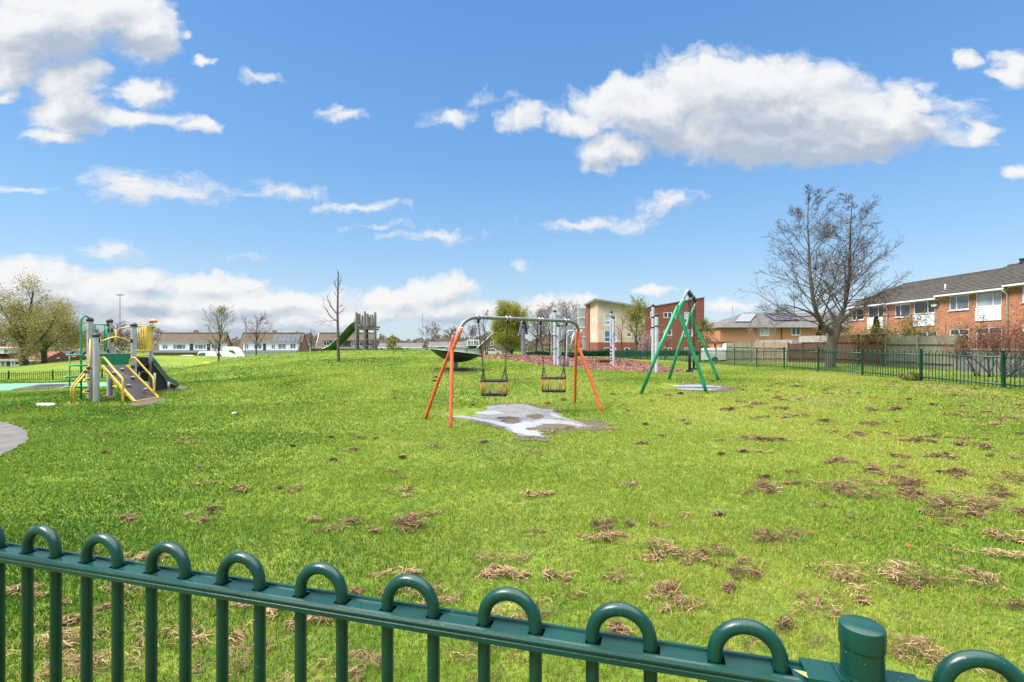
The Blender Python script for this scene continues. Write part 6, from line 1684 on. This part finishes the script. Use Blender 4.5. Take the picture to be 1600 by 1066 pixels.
# slim dead tree on the mound
def dead_tree():
    D = 26; rg = np.random.default_rng(3)
    b = at_px(528, D)
    t = thing('dead_tree', b, 'slim bare dead tree with a few broken limbs on the grass mound', 'tree')
    def poly(pts, K):
        p = smoothpath([P(x, y, d) for x, y, d in pts], 6); s = np.linspace(0, len(p)-1, K).round().astype(int)
        return np.array([[p[i][:] for i in s]])
    tk = poly([(529, 567, D), (528.3, 530, D), (527.5, 490, D), (528, 455, D), (528.5, 424, D)], 14)
    V, q = tubes_np(tk, np.array([.085]), np.array([.022]), 10); VV = [V]; FF = [q]; bb = len(V)
    limbs = [poly([(526.8, 501.5, D), (519, 497, D-.1), (514, 491, D-.3), (508, 481, D-.4), (505, 478, D-.5)], 7), poly([(527, 491, D), (521, 484, D+.2), (514, 473, D+.3), (510.5, 461, D+.4)], 7), poly([(526.5, 500.5, D), (518, 501.5, D+.2), (508, 502, D+.3), (500, 501, D+.4)], 7),
             poly([(528.5, 490.5, D), (533, 487, D), (538.5, 482, D)], 7), poly([(528.2, 452, D), (524, 446, D), (521, 438, D)], 7), poly([(528.3, 446, D), (532, 440, D), (533.5, 434, D)], 7), poly([(528, 481, D), (532, 478, D), (536, 477, D)], 7), poly([(528, 466, D), (524.5, 461, D), (523.5, 456, D)], 7)]
    LB = np.concatenate(limbs); r0 = np.array([.03, .04, .02, .022, .018, .018, .014, .014]); r1 = r0*.3
    V, q = tubes_np(LB, r0, r1, 6); VV.append(V); FF.append(q+bb)
    npmesh('trunk', np.concatenate(VV), np.concatenate(FF), 4, M['bark_dead'], smooth=True, parent=t)
    b2, c0, c1 = children(rg, LB, r0, r1, 6, .3, 1, .7, lambda tt, pl: pl*.35, .05, .12, 4, .5, .007)
    b3, d0, d1 = children(rg, tk[:, 9:], np.array([.035]), np.array([.02]), 14, .0, 1, .7, lambda tt, pl: .38-.2*tt, .05, .1, 4, .4, .008)
    V, q = tubes_np(np.concatenate([b2, b3]), np.concatenate([c0, d0]), np.concatenate([c1, d1]), 3)
    npmesh('crown', V, q, 4, M['twig'], parent=t)
dead_tree()

def left_trees():
    D = 57
    def stem(pts, K=12):
        p = smoothpath([P(x, y, d) for x, y, d in pts], 6); s = np.linspace(0, len(p)-1, K).round().astype(int)
        return np.array([[p[i][:] for i in s]])
    b = at_px(38, D)
    s = np.concatenate([stem([(38, 574, D), (37.5, 553, D), (36, 540, D), (39, 525, D), (44, 505, D-.5), (48, 480, D-1), (52, 455, D-1)]), stem([(40, 552, D), (30, 530, D+.6), (14, 500, D+1.2), (-4, 470, D+1.5)]), stem([(41, 556, D), (50, 542, D-.5), (63, 530, D-1.5), (76, 515, D-2.5), (88, 492, D-3)])])
    tree('spreading_tree', b, 8.5, 'spreading tree with sparse olive leaves and dark forked trunk at the far left', seed=5, stems=(s, np.array([.42, .3, .22]), np.array([.06, .05, .05])), crown=(.28, 1), spread=.36, n1=11, n2=7, n3=5, ang=.9, up=.015, leaf='olive', nleaf=19000, lsize=.10, ltint=.72, lspread=.42, bark='bark', twig='twig_pale', rmin=.014, top=2.5, brr=.34)
    D = 60; b = at_px(69, D)
    s = np.concatenate([stem([(69, 568, D), (69, 553, D), (70, 540, D), (75, 524, D+.3), (82, 505, D+.6), (90, 478, D+1)]), stem([(69, 556, D), (64, 548, D+.5), (56, 538, D+1.2), (46, 524, D+2)]), stem([(70.5, 545, D), (84, 534, D-.4), (100, 524, D-1), (112, 512, D-1.5)])])
    tree('spreading_tree', b, 7.5, 'spreading olive-leaved tree just right of the dark forked one', seed=8, stems=(s, np.array([.33, .18, .16]), np.array([.05, .04, .04])), crown=(.3, 1), spread=.34, n1=10, n2=7, n3=5, ang=.85, up=.015, leaf='olive', nleaf=15000, lsize=.10, ltint=.74, lspread=.42, bark='bark', twig='twig_pale', rmin=.014, top=2.5, brr=.34)
left_trees()
GB = 'small bare trees behind the play area'
tree('bare_tree', at_px(183, 80), 6.6, 'bare twiggy tree rising behind the yellow climbing frame', seed=12, r=.13, crown=(.25, 1), spread=.42, n1=15, n2=7, n3=5, ang=.6, up=.07, rmin=.018, group=GB)
tree('young_tree', at_px(344, 45), 5.6, 'young upright tree in pale green bud behind the left of the mound', seed=14, r=.10, crown=(.32, 1), spread=.40, n1=20, n2=7, n3=4, ang=.62, up=.10, rmin=.010, leaf='willow', nleaf=1900, lsize=.055, ltint=.45, lspread=.05, bark='bark', twig='twig_pale')
tree('bare_tree', at_px(401, 76), 6.6, 'bare brown tree in front of the middle house', seed=15, r=.14, crown=(.28, 1), spread=.44, n1=16, n2=7, n3=5, ang=.75, up=.05, rmin=.016, group=GB, leaf='brown', nleaf=700, lsize=.08)
tree('bare_tree', at_px(486, 90), 6.4, 'small bare tree between the houses, left of the slide tower', seed=16, r=.11, crown=(.25, 1), spread=.30, n1=12, n2=6, n3=4, ang=.65, up=.06, rmin=.016, group=GB)
tree('bare_tree', at_px(759, 96), 8.6, 'bare tree standing in front of the brick gabled house', seed=17, r=.16, crown=(.3, 1), spread=.36, n1=16, n2=7, n3=4, ang=.6, up=.07, rmin=.02, group=GB, twig='twig_pale')
# round yellow-green willow behind the orange swing
tree('willow_tree', at_px(799, 112), 9.8, 'dense rounded yellow-green willow behind the orange swing', seed=20, r=.3, crown=(.06, 1), spread=.52, n1=40, n2=9, n3=5, ang=.80, up=.05, rmin=.016, leaf='willow', nleaf=52000, lsize=.16, ltint=.66, lspread=.45, top=2.6, twig='twig_pale')
tree('willow_tree', at_px(996, 61), 6.2, 'small yellow-green willow in front of the cream flats', seed=21, r=.13, crown=(.24, 1), spread=.50, n1=22, n2=8, n3=5, ang=.62, up=.08, rmin=.012, leaf='willow', nleaf=5200, lsize=.085, ltint=.5, lspread=.08, top=1.5, twig='twig_pale')
tree('bare_tree', at_px(971, 63), 5.0, 'thin bare tree left of the small willow by the flats', seed=22, r=.08, crown=(.2, 1), spread=.32, n1=14, n2=6, n3=4, ang=.5, up=.05, rmin=.012, group=GB, twig='twig')
tree('bare_tree', at_px(1040, 66), 5.4, 'bare sapling in front of the red brick flats', seed=23, r=.06, crown=(.2, 1), spread=.34, n1=14, n2=6, n3=4, ang=.6, up=.05, rmin=.010, group=GB, twig='twig_pale', leaf='brown', nleaf=500, lsize=.07)
GW = 'brown winter trees behind the white climbing tower'
for i, (px, D, h, sd, lb, tint) in enumerate(((838, 118, 9.0, 31, 'olive-brown leafless tree right of the rounded willow', .5), (858, 125, 10.8, 32, 'brown winter tree behind the left of the white climbing tower', .45), (884, 120, 11.2, 33, 'taller brown winter tree beside the cream flats', .4), (905, 112, 9.0, 34, 'pale brown winter tree touching the left edge of the flats', .55), (735, 170, 8.5, 35, 'brown winter tree over the left end of the gabled house', .5))):
    tree('winter_tree', at_px(px, D), h, lb, seed=sd, r=.2, crown=(.15, 1), spread=.44, n1=24, n2=8, n3=6, ang=.7, up=.05, rmin=.013, leaf='brown', nleaf=3000, lsize=.11, ltint=tint, lspread=.2, group=GW, twig='twig_pale', top=1.8, el=3)
tree('winter_tree', at_px(675, 175), 9.5, 'bare bushy tree on the skyline above the dish', seed=36, r=.2, crown=(.12, 1), spread=.5, n1=20, n2=7, n3=4, ang=.8, up=.03, rmin=.03, leaf='brown', nleaf=1800, lsize=.14, ltint=.4, lspread=.2, group='skyline trees', twig='twig_pale', top=1.8, el=3)
tree('winter_tree', at_px(708, 185), 8.5, 'lower bare tree on the skyline right of the orange swing leg', seed=37, r=.2, crown=(.12, 1), spread=.5, n1=18, n2=7, n3=4, ang=.8, up=.03, rmin=.03, leaf='brown', nleaf=1800, lsize=.14, ltint=.5, lspread=.2, group='skyline trees', twig='twig_pale', top=1.8, el=3)
tree('winter_tree', at_px(614, 148), 5.5, 'yellowish bush in front of the long low house', seed=38, r=.12, crown=(.08, 1), spread=.5, n1=18, n2=6, n3=4, ang=.8, up=.05, rmin=.02, leaf='willow', nleaf=2600, lsize=.2, ltint=.35, lspread=.2, group='skyline trees', twig='twig_pale', top=1.8)
tree('bush', at_px(1106, 58), 3.9, 'olive bush beside the right end of the flats', 'bush', seed=41, r=.06, crown=(.08, 1), spread=.55, n1=18, n2=7, n3=4, ang=.7, up=.05, rmin=.01, leaf='olive', nleaf=2600, lsize=.10, ltint=.4, lspread=.1, top=1.6)
for i, (px, D, h, lb) in enumerate(((1172, 46, 3.4, 'thin bare sapling, left of three before the tan house'), (1187, 44, 4.2, 'taller thin bare sapling, middle of three before the tan house'), (1206, 47, 3.6, 'thin bare sapling, right of three before the tan house'))):
    tree('sapling', at_px(px, D), h, lb, seed=50+i, r=.035, crown=(.15, 1), spread=.42, n1=14, n2=5, n3=3, ang=.5, up=.08, rmin=.007, group='saplings by the right fence', twig='twig_pale', bark='fence_tan')
# conifers
def conifer(px, D, ytop, ybase, wpx, label, seed, leaf='conifer'):
    rg = np.random.default_rng(seed); b = at_px(px, D); z1 = P(px, ytop, D).z; h = z1-b.z; w = wpx/F*D/2
    t = thing('conifer', b, label, 'tree', 'conifers in the gardens')
    MB().lathe([(.10, b.z-.1), (.06, b.z+h*.5), (.015, z1)], (b.x, b.y, 0), 7).build('trunk', M['bark'], t, True)
    n = 9000; f = rg.random(n)**.8; zz = b.z + h*(.02+.98*f); prof = w*np.interp(f, [0, .2, .6, .9, 1], [.9, 1, .75, .32, .05])
    a = rg.random(n)*6.283; rr = prof*np.sqrt(rg.uniform(.35, 1.05, n))*(1+.15*np.sin(a*5+zz*6))
    c = np.stack([b.x+np.cos(a)*rr, b.y+np.sin(a)*rr, zz], 1)
    u = np.stack([np.cos(a)*.5, np.sin(a)*.5, np.full(n, .9)], 1)+rg.normal(0, .35, (n, 3)); u /= np.linalg.norm(u, axis=1, keepdims=True)
    v = np.cross(u, rg.normal(0, 1, (n, 3))); v /= np.linalg.norm(v, axis=1, keepdims=True); s = rg.uniform(.05, .13, n)[:, None]
    V = np.stack([c-u*s, c+v*s*.35, c+u*s, c-v*s*.35], 1)
    npmesh('crown', V.reshape(-1, 3), np.arange(n*4), 4, LEAF[leaf], np.repeat(np.clip(rg.normal(.45, .2, n), 0, 1), 4), parent=t)
conifer(1369, 31.5, 496, 560, 15, 'narrow dark brown conifer in front of the far terraced house', 1)
conifer(1283, 44, 502, 560, 17, 'dark rusty conifer just left of the big tree trunk', 2)
# shrubs and bushes
def shrub(name, px0, px1, D, ytop, zb, label, leaf, n, size, seed, tint=.5, depth=1.2, twigs=True, nst=22, cat='shrub', low=.2):
    rg = np.random.default_rng(seed); x0, x1 = (px0-800)/F*D, (px1-800)/F*D; b = Vector(((x0+x1)/2, D, zb)); zt = P(0, ytop, D).z; h = zt-zb
    t = thing(name, b, label, cat)
    p = np.stack([rg.uniform(x0+(x1-x0)*.3, x1-(x1-x0)*.3, nst), D+rg.uniform(-.3, .3, nst)*depth, np.full(nst, zb-.05)], 1)
    d = np.stack([(p[:, 0]-b.x)/((x1-x0)/2)*1.3+rg.normal(0, .25, nst), rg.normal(0, .4, nst), np.full(nst, 1.0)], 1); d /= np.linalg.norm(d, axis=1, keepdims=True)
    b1 = walk(rg, p, d, h*rg.uniform(.75, 1.15, nst), -.02, .10, 7); r0 = np.full(nst, .018); r1 = np.full(nst, .006)
    b2, c0, c1 = children(rg, b1, r0, r1, 8, low, 1, .7, lambda tt, pl: pl*(.38 if low < .5 else .34), .02 if low < .5 else .0, .14, 5, .6, .005)
    b3, d0, d1 = children(rg, b2, c0, c1, 5, .2, 1, .7, lambda tt, pl: pl*.45, .02, .16, 4, .6, .0038)
    VV = []; FF = []; bb = 0
    for (ln, a, c), k in (((b1, r0, r1), 5),):
        V, q = tubes_np(ln, a, c, k); VV.append(V); FF.append(q+bb); bb += len(V)
    npmesh('stems', np.concatenate(VV), np.concatenate(FF), 4, M['bark'], smooth=True, parent=t)
    VV = []; FF = []; bb = 0
    for ln, a, c in ((b2, c0, c1), (b3, d0, d1)):
        V, q = tubes_np(ln, a, c, 3); VV.append(V); FF.append(q+bb); bb += len(V)
    cr = npmesh('crown', np.concatenate(VV), np.concatenate(FF), 4, M['twig'], parent=t)
    leaves(rg, b3, n, size, .05, tint, cr, LEAF[leaf])
shrub('red_shrub', 1500, 1622, 20.0, 519, .25, 'wide rusty red shrub growing over the grey wall at the right', 'red', 3800, .042, 61, .5, 1.5, nst=30, low=.55)
shrub('red_shrub', 1566, 1640, 23.5, 496, .25, 'taller red-leaved shrub behind it against the right end house', 'red', 2600, .05, 62, .45, 1.2, nst=20)
shrub('olive_shrub', 1494, 1534, 25.2, 522, .3, 'olive green shrub at the end of the pale fence', 'olive', 1500, .045, 63, .6, 1.0)
shrub('green_bush', 1398, 1446, 29, 511, .3, 'rounded light green bush showing over the pale fence', 'willow', 7500, .055, 64, .4, 1.2, nst=30)
shrub('green_bush', 1361, 1378, 31, 513, .3, 'small light green bush beside the narrow conifer', 'willow', 1200, .05, 65, .5, .7, nst=14)
shrub('yellow_shrub', 1311, 1334, 34.5, 518, .3, 'yellow flowering shrub above the dark brown fence', 'willow', 1300, .06, 66, .85, .8, nst=16)
shrub('blossom_bush', 1002, 1024, 70, 526, -.2, 'dark bush with pink blossom between the flats and white posts', 'blossom', 1500, .12, 67, .45, 2, nst=24)
shrub('low_bush', 1415, 1432, 18.0, 582, .24, 'small green tuft of weeds growing at the foot of the right railing', 'willow', 420, .045, 68, .2, .4, nst=10)
# clipped hedge along the far railing by the flats
def hedge(px0, px1, D, ytop, label, seed, leaf='hedge', n=15000, size=.22):
    rg = np.random.default_rng(seed); x0, x1 = (px0-800)/F*D, (px1-800)/F*D; zb = min(gz(x0, D), gz(x1, D))-.1; zt = P(0, ytop, D).z
    t = thing('hedge', ((x0+x1)/2, D, zb), label, 'hedge', 'hedges by the flats')
    x = rg.uniform(x0, x1, n); y = D+rg.uniform(-.8, .8, n); z = zb+(zt-zb)*rg.random(n)**.7*(.86+.14*np.sin(x*1.1+seed)*np.sin(x*.37))
    c = np.stack([x, y, z], 1); a = rg.normal(0, 1, (n, 3)); a /= np.linalg.norm(a, axis=1, keepdims=True); b = np.cross(a, rg.normal(0, 1, (n, 3))); b /= np.linalg.norm(b, axis=1, keepdims=True)
    s = size*rg.uniform(.5, 1.2, n)[:, None]
    V = np.stack([c-a*s*.7, c+b*s*.4, c+a*s*.7, c-b*s*.4], 1)
    npmesh('foliage', V.reshape(-1, 3), np.arange(n*4), 4, LEAF[leaf], np.repeat(np.clip(rg.normal(.5, .2, n), 0, 1), 4), parent=t)
    MB().box(x0+.3, x1-.3, D-.35, D+.35, zb, zb+(zt-zb)*.75).build('branches', M['bark'], t)
hedge(905, 1000, 79, 546.5, 'dark clipped hedge at the foot of the cream flats', 1)
hedge(1000, 1092, 81, 547.5, 'dark clipped hedge below the red brick flats', 2)
hedge(822, 905, 84, 549.5, 'low dark green hedge behind the bark bed, left of the flats', 3)
# far belt of trees closing the horizon
def treeline():
    rg = np.random.default_rng(90); n = 150000
    az = rg.uniform(-1.15, 1.15, n); D = rg.uniform(230, 300, n)
    x = np.sin(az)*D*1.0; y = np.cos(az)*D
    v = VNoise(91); top = 4.0+4.2*v(az*40+50, az*0+3)+2.5*v(az*160+90, az*0+9)
    z = -2 + top*rg.random(n)**.75
    c = np.stack([x, y, z], 1); a = rg.normal(0, 1, (n, 3)); a /= np.linalg.norm(a, axis=1, keepdims=True); b = np.cross(a, rg.normal(0, 1, (n, 3))); b /= np.linalg.norm(b, axis=1, keepdims=True)
    s = rg.uniform(.2, .6, n)[:, None]
    V = np.stack([c-a*s, c+b*s*.5, c+a*s, c-b*s*.5], 1)
    o = npmesh('far_treeline', V.reshape(-1, 3), np.arange(n*4), 4, LEAF['brown'], np.repeat(np.clip(rg.normal(.55, .2, n), 0, 1), 4)); tag(o, kind='stuff')
treeline()
# ------------------------------------------------------------------ camera, sun, sky
cam = bpy.data.cameras.new('camera'); cam.sensor_width = 36; cam.lens = 18.0; cam.shift_y = 5/1600
cam.clip_start = .05; cam.clip_end = 6000
co_ = bpy.data.objects.new('camera', cam); co_.location = (0, 0, CAMH); co_.rotation_euler = (R(90), 0, 0); COL.objects.link(co_)
scene.camera = co_
SUN_EL, SUN_AZ = R(53), R(-108)          # behind the camera, to the left
sun = bpy.data.lights.new('sun', 'SUN'); sun.energy = 2.5; sun.angle = R(22); sun.color = (1, .955, .88)
so = bpy.data.objects.new('sun', sun); COL.objects.link(so)
sd = Vector((math.sin(SUN_AZ)*math.cos(SUN_EL), math.cos(SUN_AZ)*math.cos(SUN_EL), math.sin(SUN_EL)))
so.rotation_euler = sd.to_track_quat('Z', 'Y').to_euler(); so.location = (-20, -30, 40)

def azel(px, py):
    u = (px-800)/F; v = (HOR-py)/F; a = math.atan(u); return a, math.atan(v*math.cos(a))/max(math.cos(a), .3)
def cloud_group():
    g = bpy.data.node_groups.new('cloud_field', 'ShaderNodeTree')
    g.interface.new_socket('Vector', in_out='INPUT', socket_type='NodeSocketVector')
    g.interface.new_socket('Density', in_out='OUTPUT', socket_type='NodeSocketFloat')
    gi = g.nodes.new('NodeGroupInput'); go = g.nodes.new('NodeGroupOutput')
    P0 = gi.outputs[0]
    def vm(op, a, b=None):
        n = g.nodes.new('ShaderNodeVectorMath'); n.operation = op
        for i, v in enumerate((a, b)):
            if v is None: continue
            if hasattr(v, 'is_output'): g.links.new(v, n.inputs[i])
            else: n.inputs[i].default_value = v
        return n.outputs['Value'] if op == 'LENGTH' else n.outputs[0]
    n1 = noise(g, P0, 9, 3, .5); n1b = noise(g, P0, 34, 3, .55)
    w1 = vm('MULTIPLY', vm('SUBTRACT', n1.outputs['Color'], (.5, .5, .5)), (.075, .05, 0))
    w2 = vm('MULTIPLY', vm('SUBTRACT', n1b.outputs['Color'], (.5, .5, .5)), (.046, .030, 0))
    p = vm('ADD', vm('ADD', P0, w1), w2)
    blobs = [(1160,135,185,56,1),(1010,165,120,48,1),(1308,185,130,55,1),(1195,188,260,58,1),(1240,232,170,30,.9),(955,236,55,27,.85),(900,195,55,26,.85),(1415,172,44,46,.95),(1080,225,60,20,.6),(1385,195,68,44,1),(1330,225,95,24,1),(1160,215,160,40,1),
             (1515,92,26,16,.7),(1590,112,42,34,.85),(1522,212,32,20,.7),(1595,270,20,10,.5),
             (55,40,120,72,1),(150,22,120,50,1),(232,45,52,55,.95),(120,130,60,42,.9),(118,172,66,40,.85),(85,215,46,14,.7),(205,182,120,13,.75),(310,190,40,13,.7),(235,142,45,24,.7),(10,110,60,40,.95),(320,96,18,10,.55),(10,150,30,8,.5),(288,52,14,12,.5),
             (700,180,60,13.4,0.26),(775,158,37,13.4,0.27),(810,185,52,22.2,0.34),(545,183,27,8.9,0.21),(505,175,17,7.5,0.17),(1030,318,52,17.8,0.34),(920,348,78,8.9,0.26),(408,116,19,7.5,0.19),
             (240,291,101,22.2,0.34),(300,296,113,17.8,0.31),(400,303,125,11.9,0.29),(190,293,37,14.9,0.26),(555,319,78,8.1,0.27),(640,366,62,8.9,0.23),(692,367,45,11.9,0.27),(600,351,52,5.9,0.21),(175,396,52,13.4,0.31),(392,403,27,5.9,0.21),(30,298,75,5.2,0.23),(815,411,19,7.5,0.23),(905,352,37,5.9,0.17),(985,356,25,5.9,0.17),
             (50,445,120,34,1),(210,440,60,26,1),(330,447,95,22,.95),(120,470,200,40,1),(400,475,200,28,.95),(690,455,62,22,.95),(610,468,80,18,.85),(560,490,220,18,.8),(870,477,60,18,.75),(700,485,120,20,.8),(1020,455,40,6,.45),(250,500,400,26,.9),(1130,480,80,8,.4)]
    acc = None
    for cx, cy, rx, ry, wt in blobs:
        a0, e0 = azel(cx, cy); ra = (azel(cx+rx, cy)[0]-azel(cx-rx, cy)[0])/2; re = (azel(cx, cy-ry)[1]-azel(cx, cy+ry)[1])/2
        ra *= 1.12; re *= 1.12
        d = vm('LENGTH', vm('MULTIPLY', vm('SUBTRACT', p, (a0, e0, 0)), (1/ra, 1/re, 0)))
        val = mth(g, 'MULTIPLY_ADD', d, -wt, wt)
        acc = val if acc is None else mth(g, 'SMOOTH_MAX', acc, val, .18)
    mp = g.nodes.new('ShaderNodeMapping'); g.links.new(p, mp.inputs[0]); mp.inputs['Scale'].default_value = (1, 1.5, 1)
    n2 = noise(g, mp.outputs[0], 13, 10, .63)
    base = mth(g, 'MAXIMUM', acc, -1.0)
    dens = mth(g, 'MULTIPLY_ADD', n2.outputs[0], 1.25, mth(g, 'ADD', base, -.6))
    g.links.new(dens, go.inputs[0]); return g
def build_world():
    w = bpy.data.worlds.new('World'); scene.world = w; w.use_nodes = True; nt = w.node_tree
    out = nt.nodes['World Output']; bg = nt.nodes['Background']
    sky = nt.nodes.new('ShaderNodeTexSky'); sky.sky_type = 'NISHITA'; sky.sun_disc = False
    sky.sun_elevation = SUN_EL; sky.sun_rotation = SUN_AZ; sky.altitude = 0; sky.air_density = 1.0; sky.dust_density = .6; sky.ozone_density = 2.5
    hs = nt.nodes.new('ShaderNodeHueSaturation'); hs.inputs['Saturation'].default_value = SKY_SAT; hs.inputs['Value'].default_value = 1; hs.inputs['Hue'].default_value = SKY_HUE
    L(nt, sky.outputs[0], hs.inputs['Color'])
    tc = nt.nodes.new('ShaderNodeTexCoord'); d = tc.outputs['Generated']
    sp = node(nt, 'ShaderNodeSeparateXYZ'); L(nt, d, sp.inputs[0])
    az = mth(nt, 'ARCTAN2', sp.outputs[0], sp.outputs[1]); el = mth(nt, 'ARCSINE', sp.outputs[2])
    cb = node(nt, 'ShaderNodeCombineXYZ'); L(nt, az, cb.inputs[0]); L(nt, mth(nt, 'DIVIDE', el, mth(nt, 'MAXIMUM', mth(nt, 'COSINE', az), .3)), cb.inputs[1])
    g = cloud_group()
    def dens(off):
        v = cb.outputs[0]
        if off:
            a = node(nt, 'ShaderNodeVectorMath'); L(nt, v, a.inputs[0]); a.inputs[1].default_value = off; v = a.outputs[0]
        n = node(nt, 'ShaderNodeGroup'); n.node_tree = g; L(nt, v, n.inputs[0]); return n.outputs[0]
    d0, d1, d2 = dens(None), dens((-.010, .020, 0)), dens((-.02, .06, 0))
    # lit towards the sun, grey underneath
    lit = mth(nt, 'MULTIPLY_ADD', mth(nt, 'SUBTRACT', d0, d1), .75, .66)
    deep = mth(nt, 'MINIMUM', mth(nt, 'MAXIMUM', mth(nt, 'MULTIPLY_ADD', d2, 1.0, -.22), 0), .62)
    sh = mth(nt, 'SUBTRACT', lit, deep)
    ccol = ramp(nt, sh, [(.0, (.50, .58, .70)), (.3, (.64, .70, .78)), (.62, (.86, .88, .92)), (.9, (1, 1, 1))])
    alpha = ramp(nt, d0, [(-.0, (0,)*3), (.10, (.22,)*3), (.26, (.74,)*3), (.42, (.97,)*3)])
    # fill light added as unseen bright broken cloud overhead and behind the viewer
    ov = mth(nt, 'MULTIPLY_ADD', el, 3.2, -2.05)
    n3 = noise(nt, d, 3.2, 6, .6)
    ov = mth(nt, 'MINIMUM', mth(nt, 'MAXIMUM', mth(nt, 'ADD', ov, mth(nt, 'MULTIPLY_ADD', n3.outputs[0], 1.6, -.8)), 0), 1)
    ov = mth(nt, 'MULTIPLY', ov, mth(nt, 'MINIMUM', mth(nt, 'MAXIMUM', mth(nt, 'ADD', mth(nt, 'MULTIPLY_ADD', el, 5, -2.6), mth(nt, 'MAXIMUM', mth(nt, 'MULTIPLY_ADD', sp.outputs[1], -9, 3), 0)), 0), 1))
    bg.inputs['Strength'].default_value = SKY_STR
    # pale air low on the horizon
    hz = mth(nt, 'POWER', 2.718, mth(nt, 'MULTIPLY', mth(nt, 'MAXIMUM', el, 0), -7.5))
    clear = ramp(nt, mth(nt, 'DIVIDE', mth(nt, 'MAXIMUM', el, 0), 1.0), [(0, (2.3, 2.9, 3.35)), (.06, (2.0, 2.75, 3.45)), (.17, (1.2, 2.25, 3.5)), (.33, (.70, 1.72, 3.4)), (.62, (.46, 1.34, 3.1)), (1, (.38, 1.15, 2.8))])
    skyc = mixc(nt, .72, mixc(nt, mth(nt, 'MULTIPLY', hz, .45), hs.outputs[0], HAZE_COL), clear)
    L(nt, skyc, bg.inputs['Color'])
    bc = node(nt, 'ShaderNodeBackground'); L(nt, ccol, bc.inputs['Color']); bc.inputs['Strength'].default_value = CLOUD_STR
    bo = node(nt, 'ShaderNodeBackground'); bo.inputs['Color'].default_value = (1, .985, .96, 1); bo.inputs['Strength'].default_value = OVER_FILL_STR
    m1 = node(nt, 'ShaderNodeMixShader'); L(nt, alpha, m1.inputs[0]); L(nt, bg.outputs[0], m1.inputs[1]); L(nt, bc.outputs[0], m1.inputs[2])
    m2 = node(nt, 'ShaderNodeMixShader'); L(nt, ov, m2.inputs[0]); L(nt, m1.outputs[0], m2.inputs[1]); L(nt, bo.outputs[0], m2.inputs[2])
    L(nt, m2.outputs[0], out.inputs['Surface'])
SKY_STR, CLOUD_STR, OVER_FILL_STR, SKY_SAT, SKY_HUE, HAZE_COL = .108, .435, 2.15, 1.12, .5, (3.2, 3.7, 4.3)
build_world()
scene.view_settings.view_transform = 'Standard'; scene.view_settings.look = 'None'; scene.view_settings.exposure = 1.12; scene.view_settings.gamma = 1
scene.cycles.max_bounces = 5; scene.cycles.diffuse_bounces = 2; scene.cycles.glossy_bounces = 3; scene.cycles.transmission_bounces = 2; scene.cycles.transparent_max_bounces = 4
scene.cycles.caustics_reflective = False; scene.cycles.caustics_refractive = False
scene.cycles.use_denoising = True
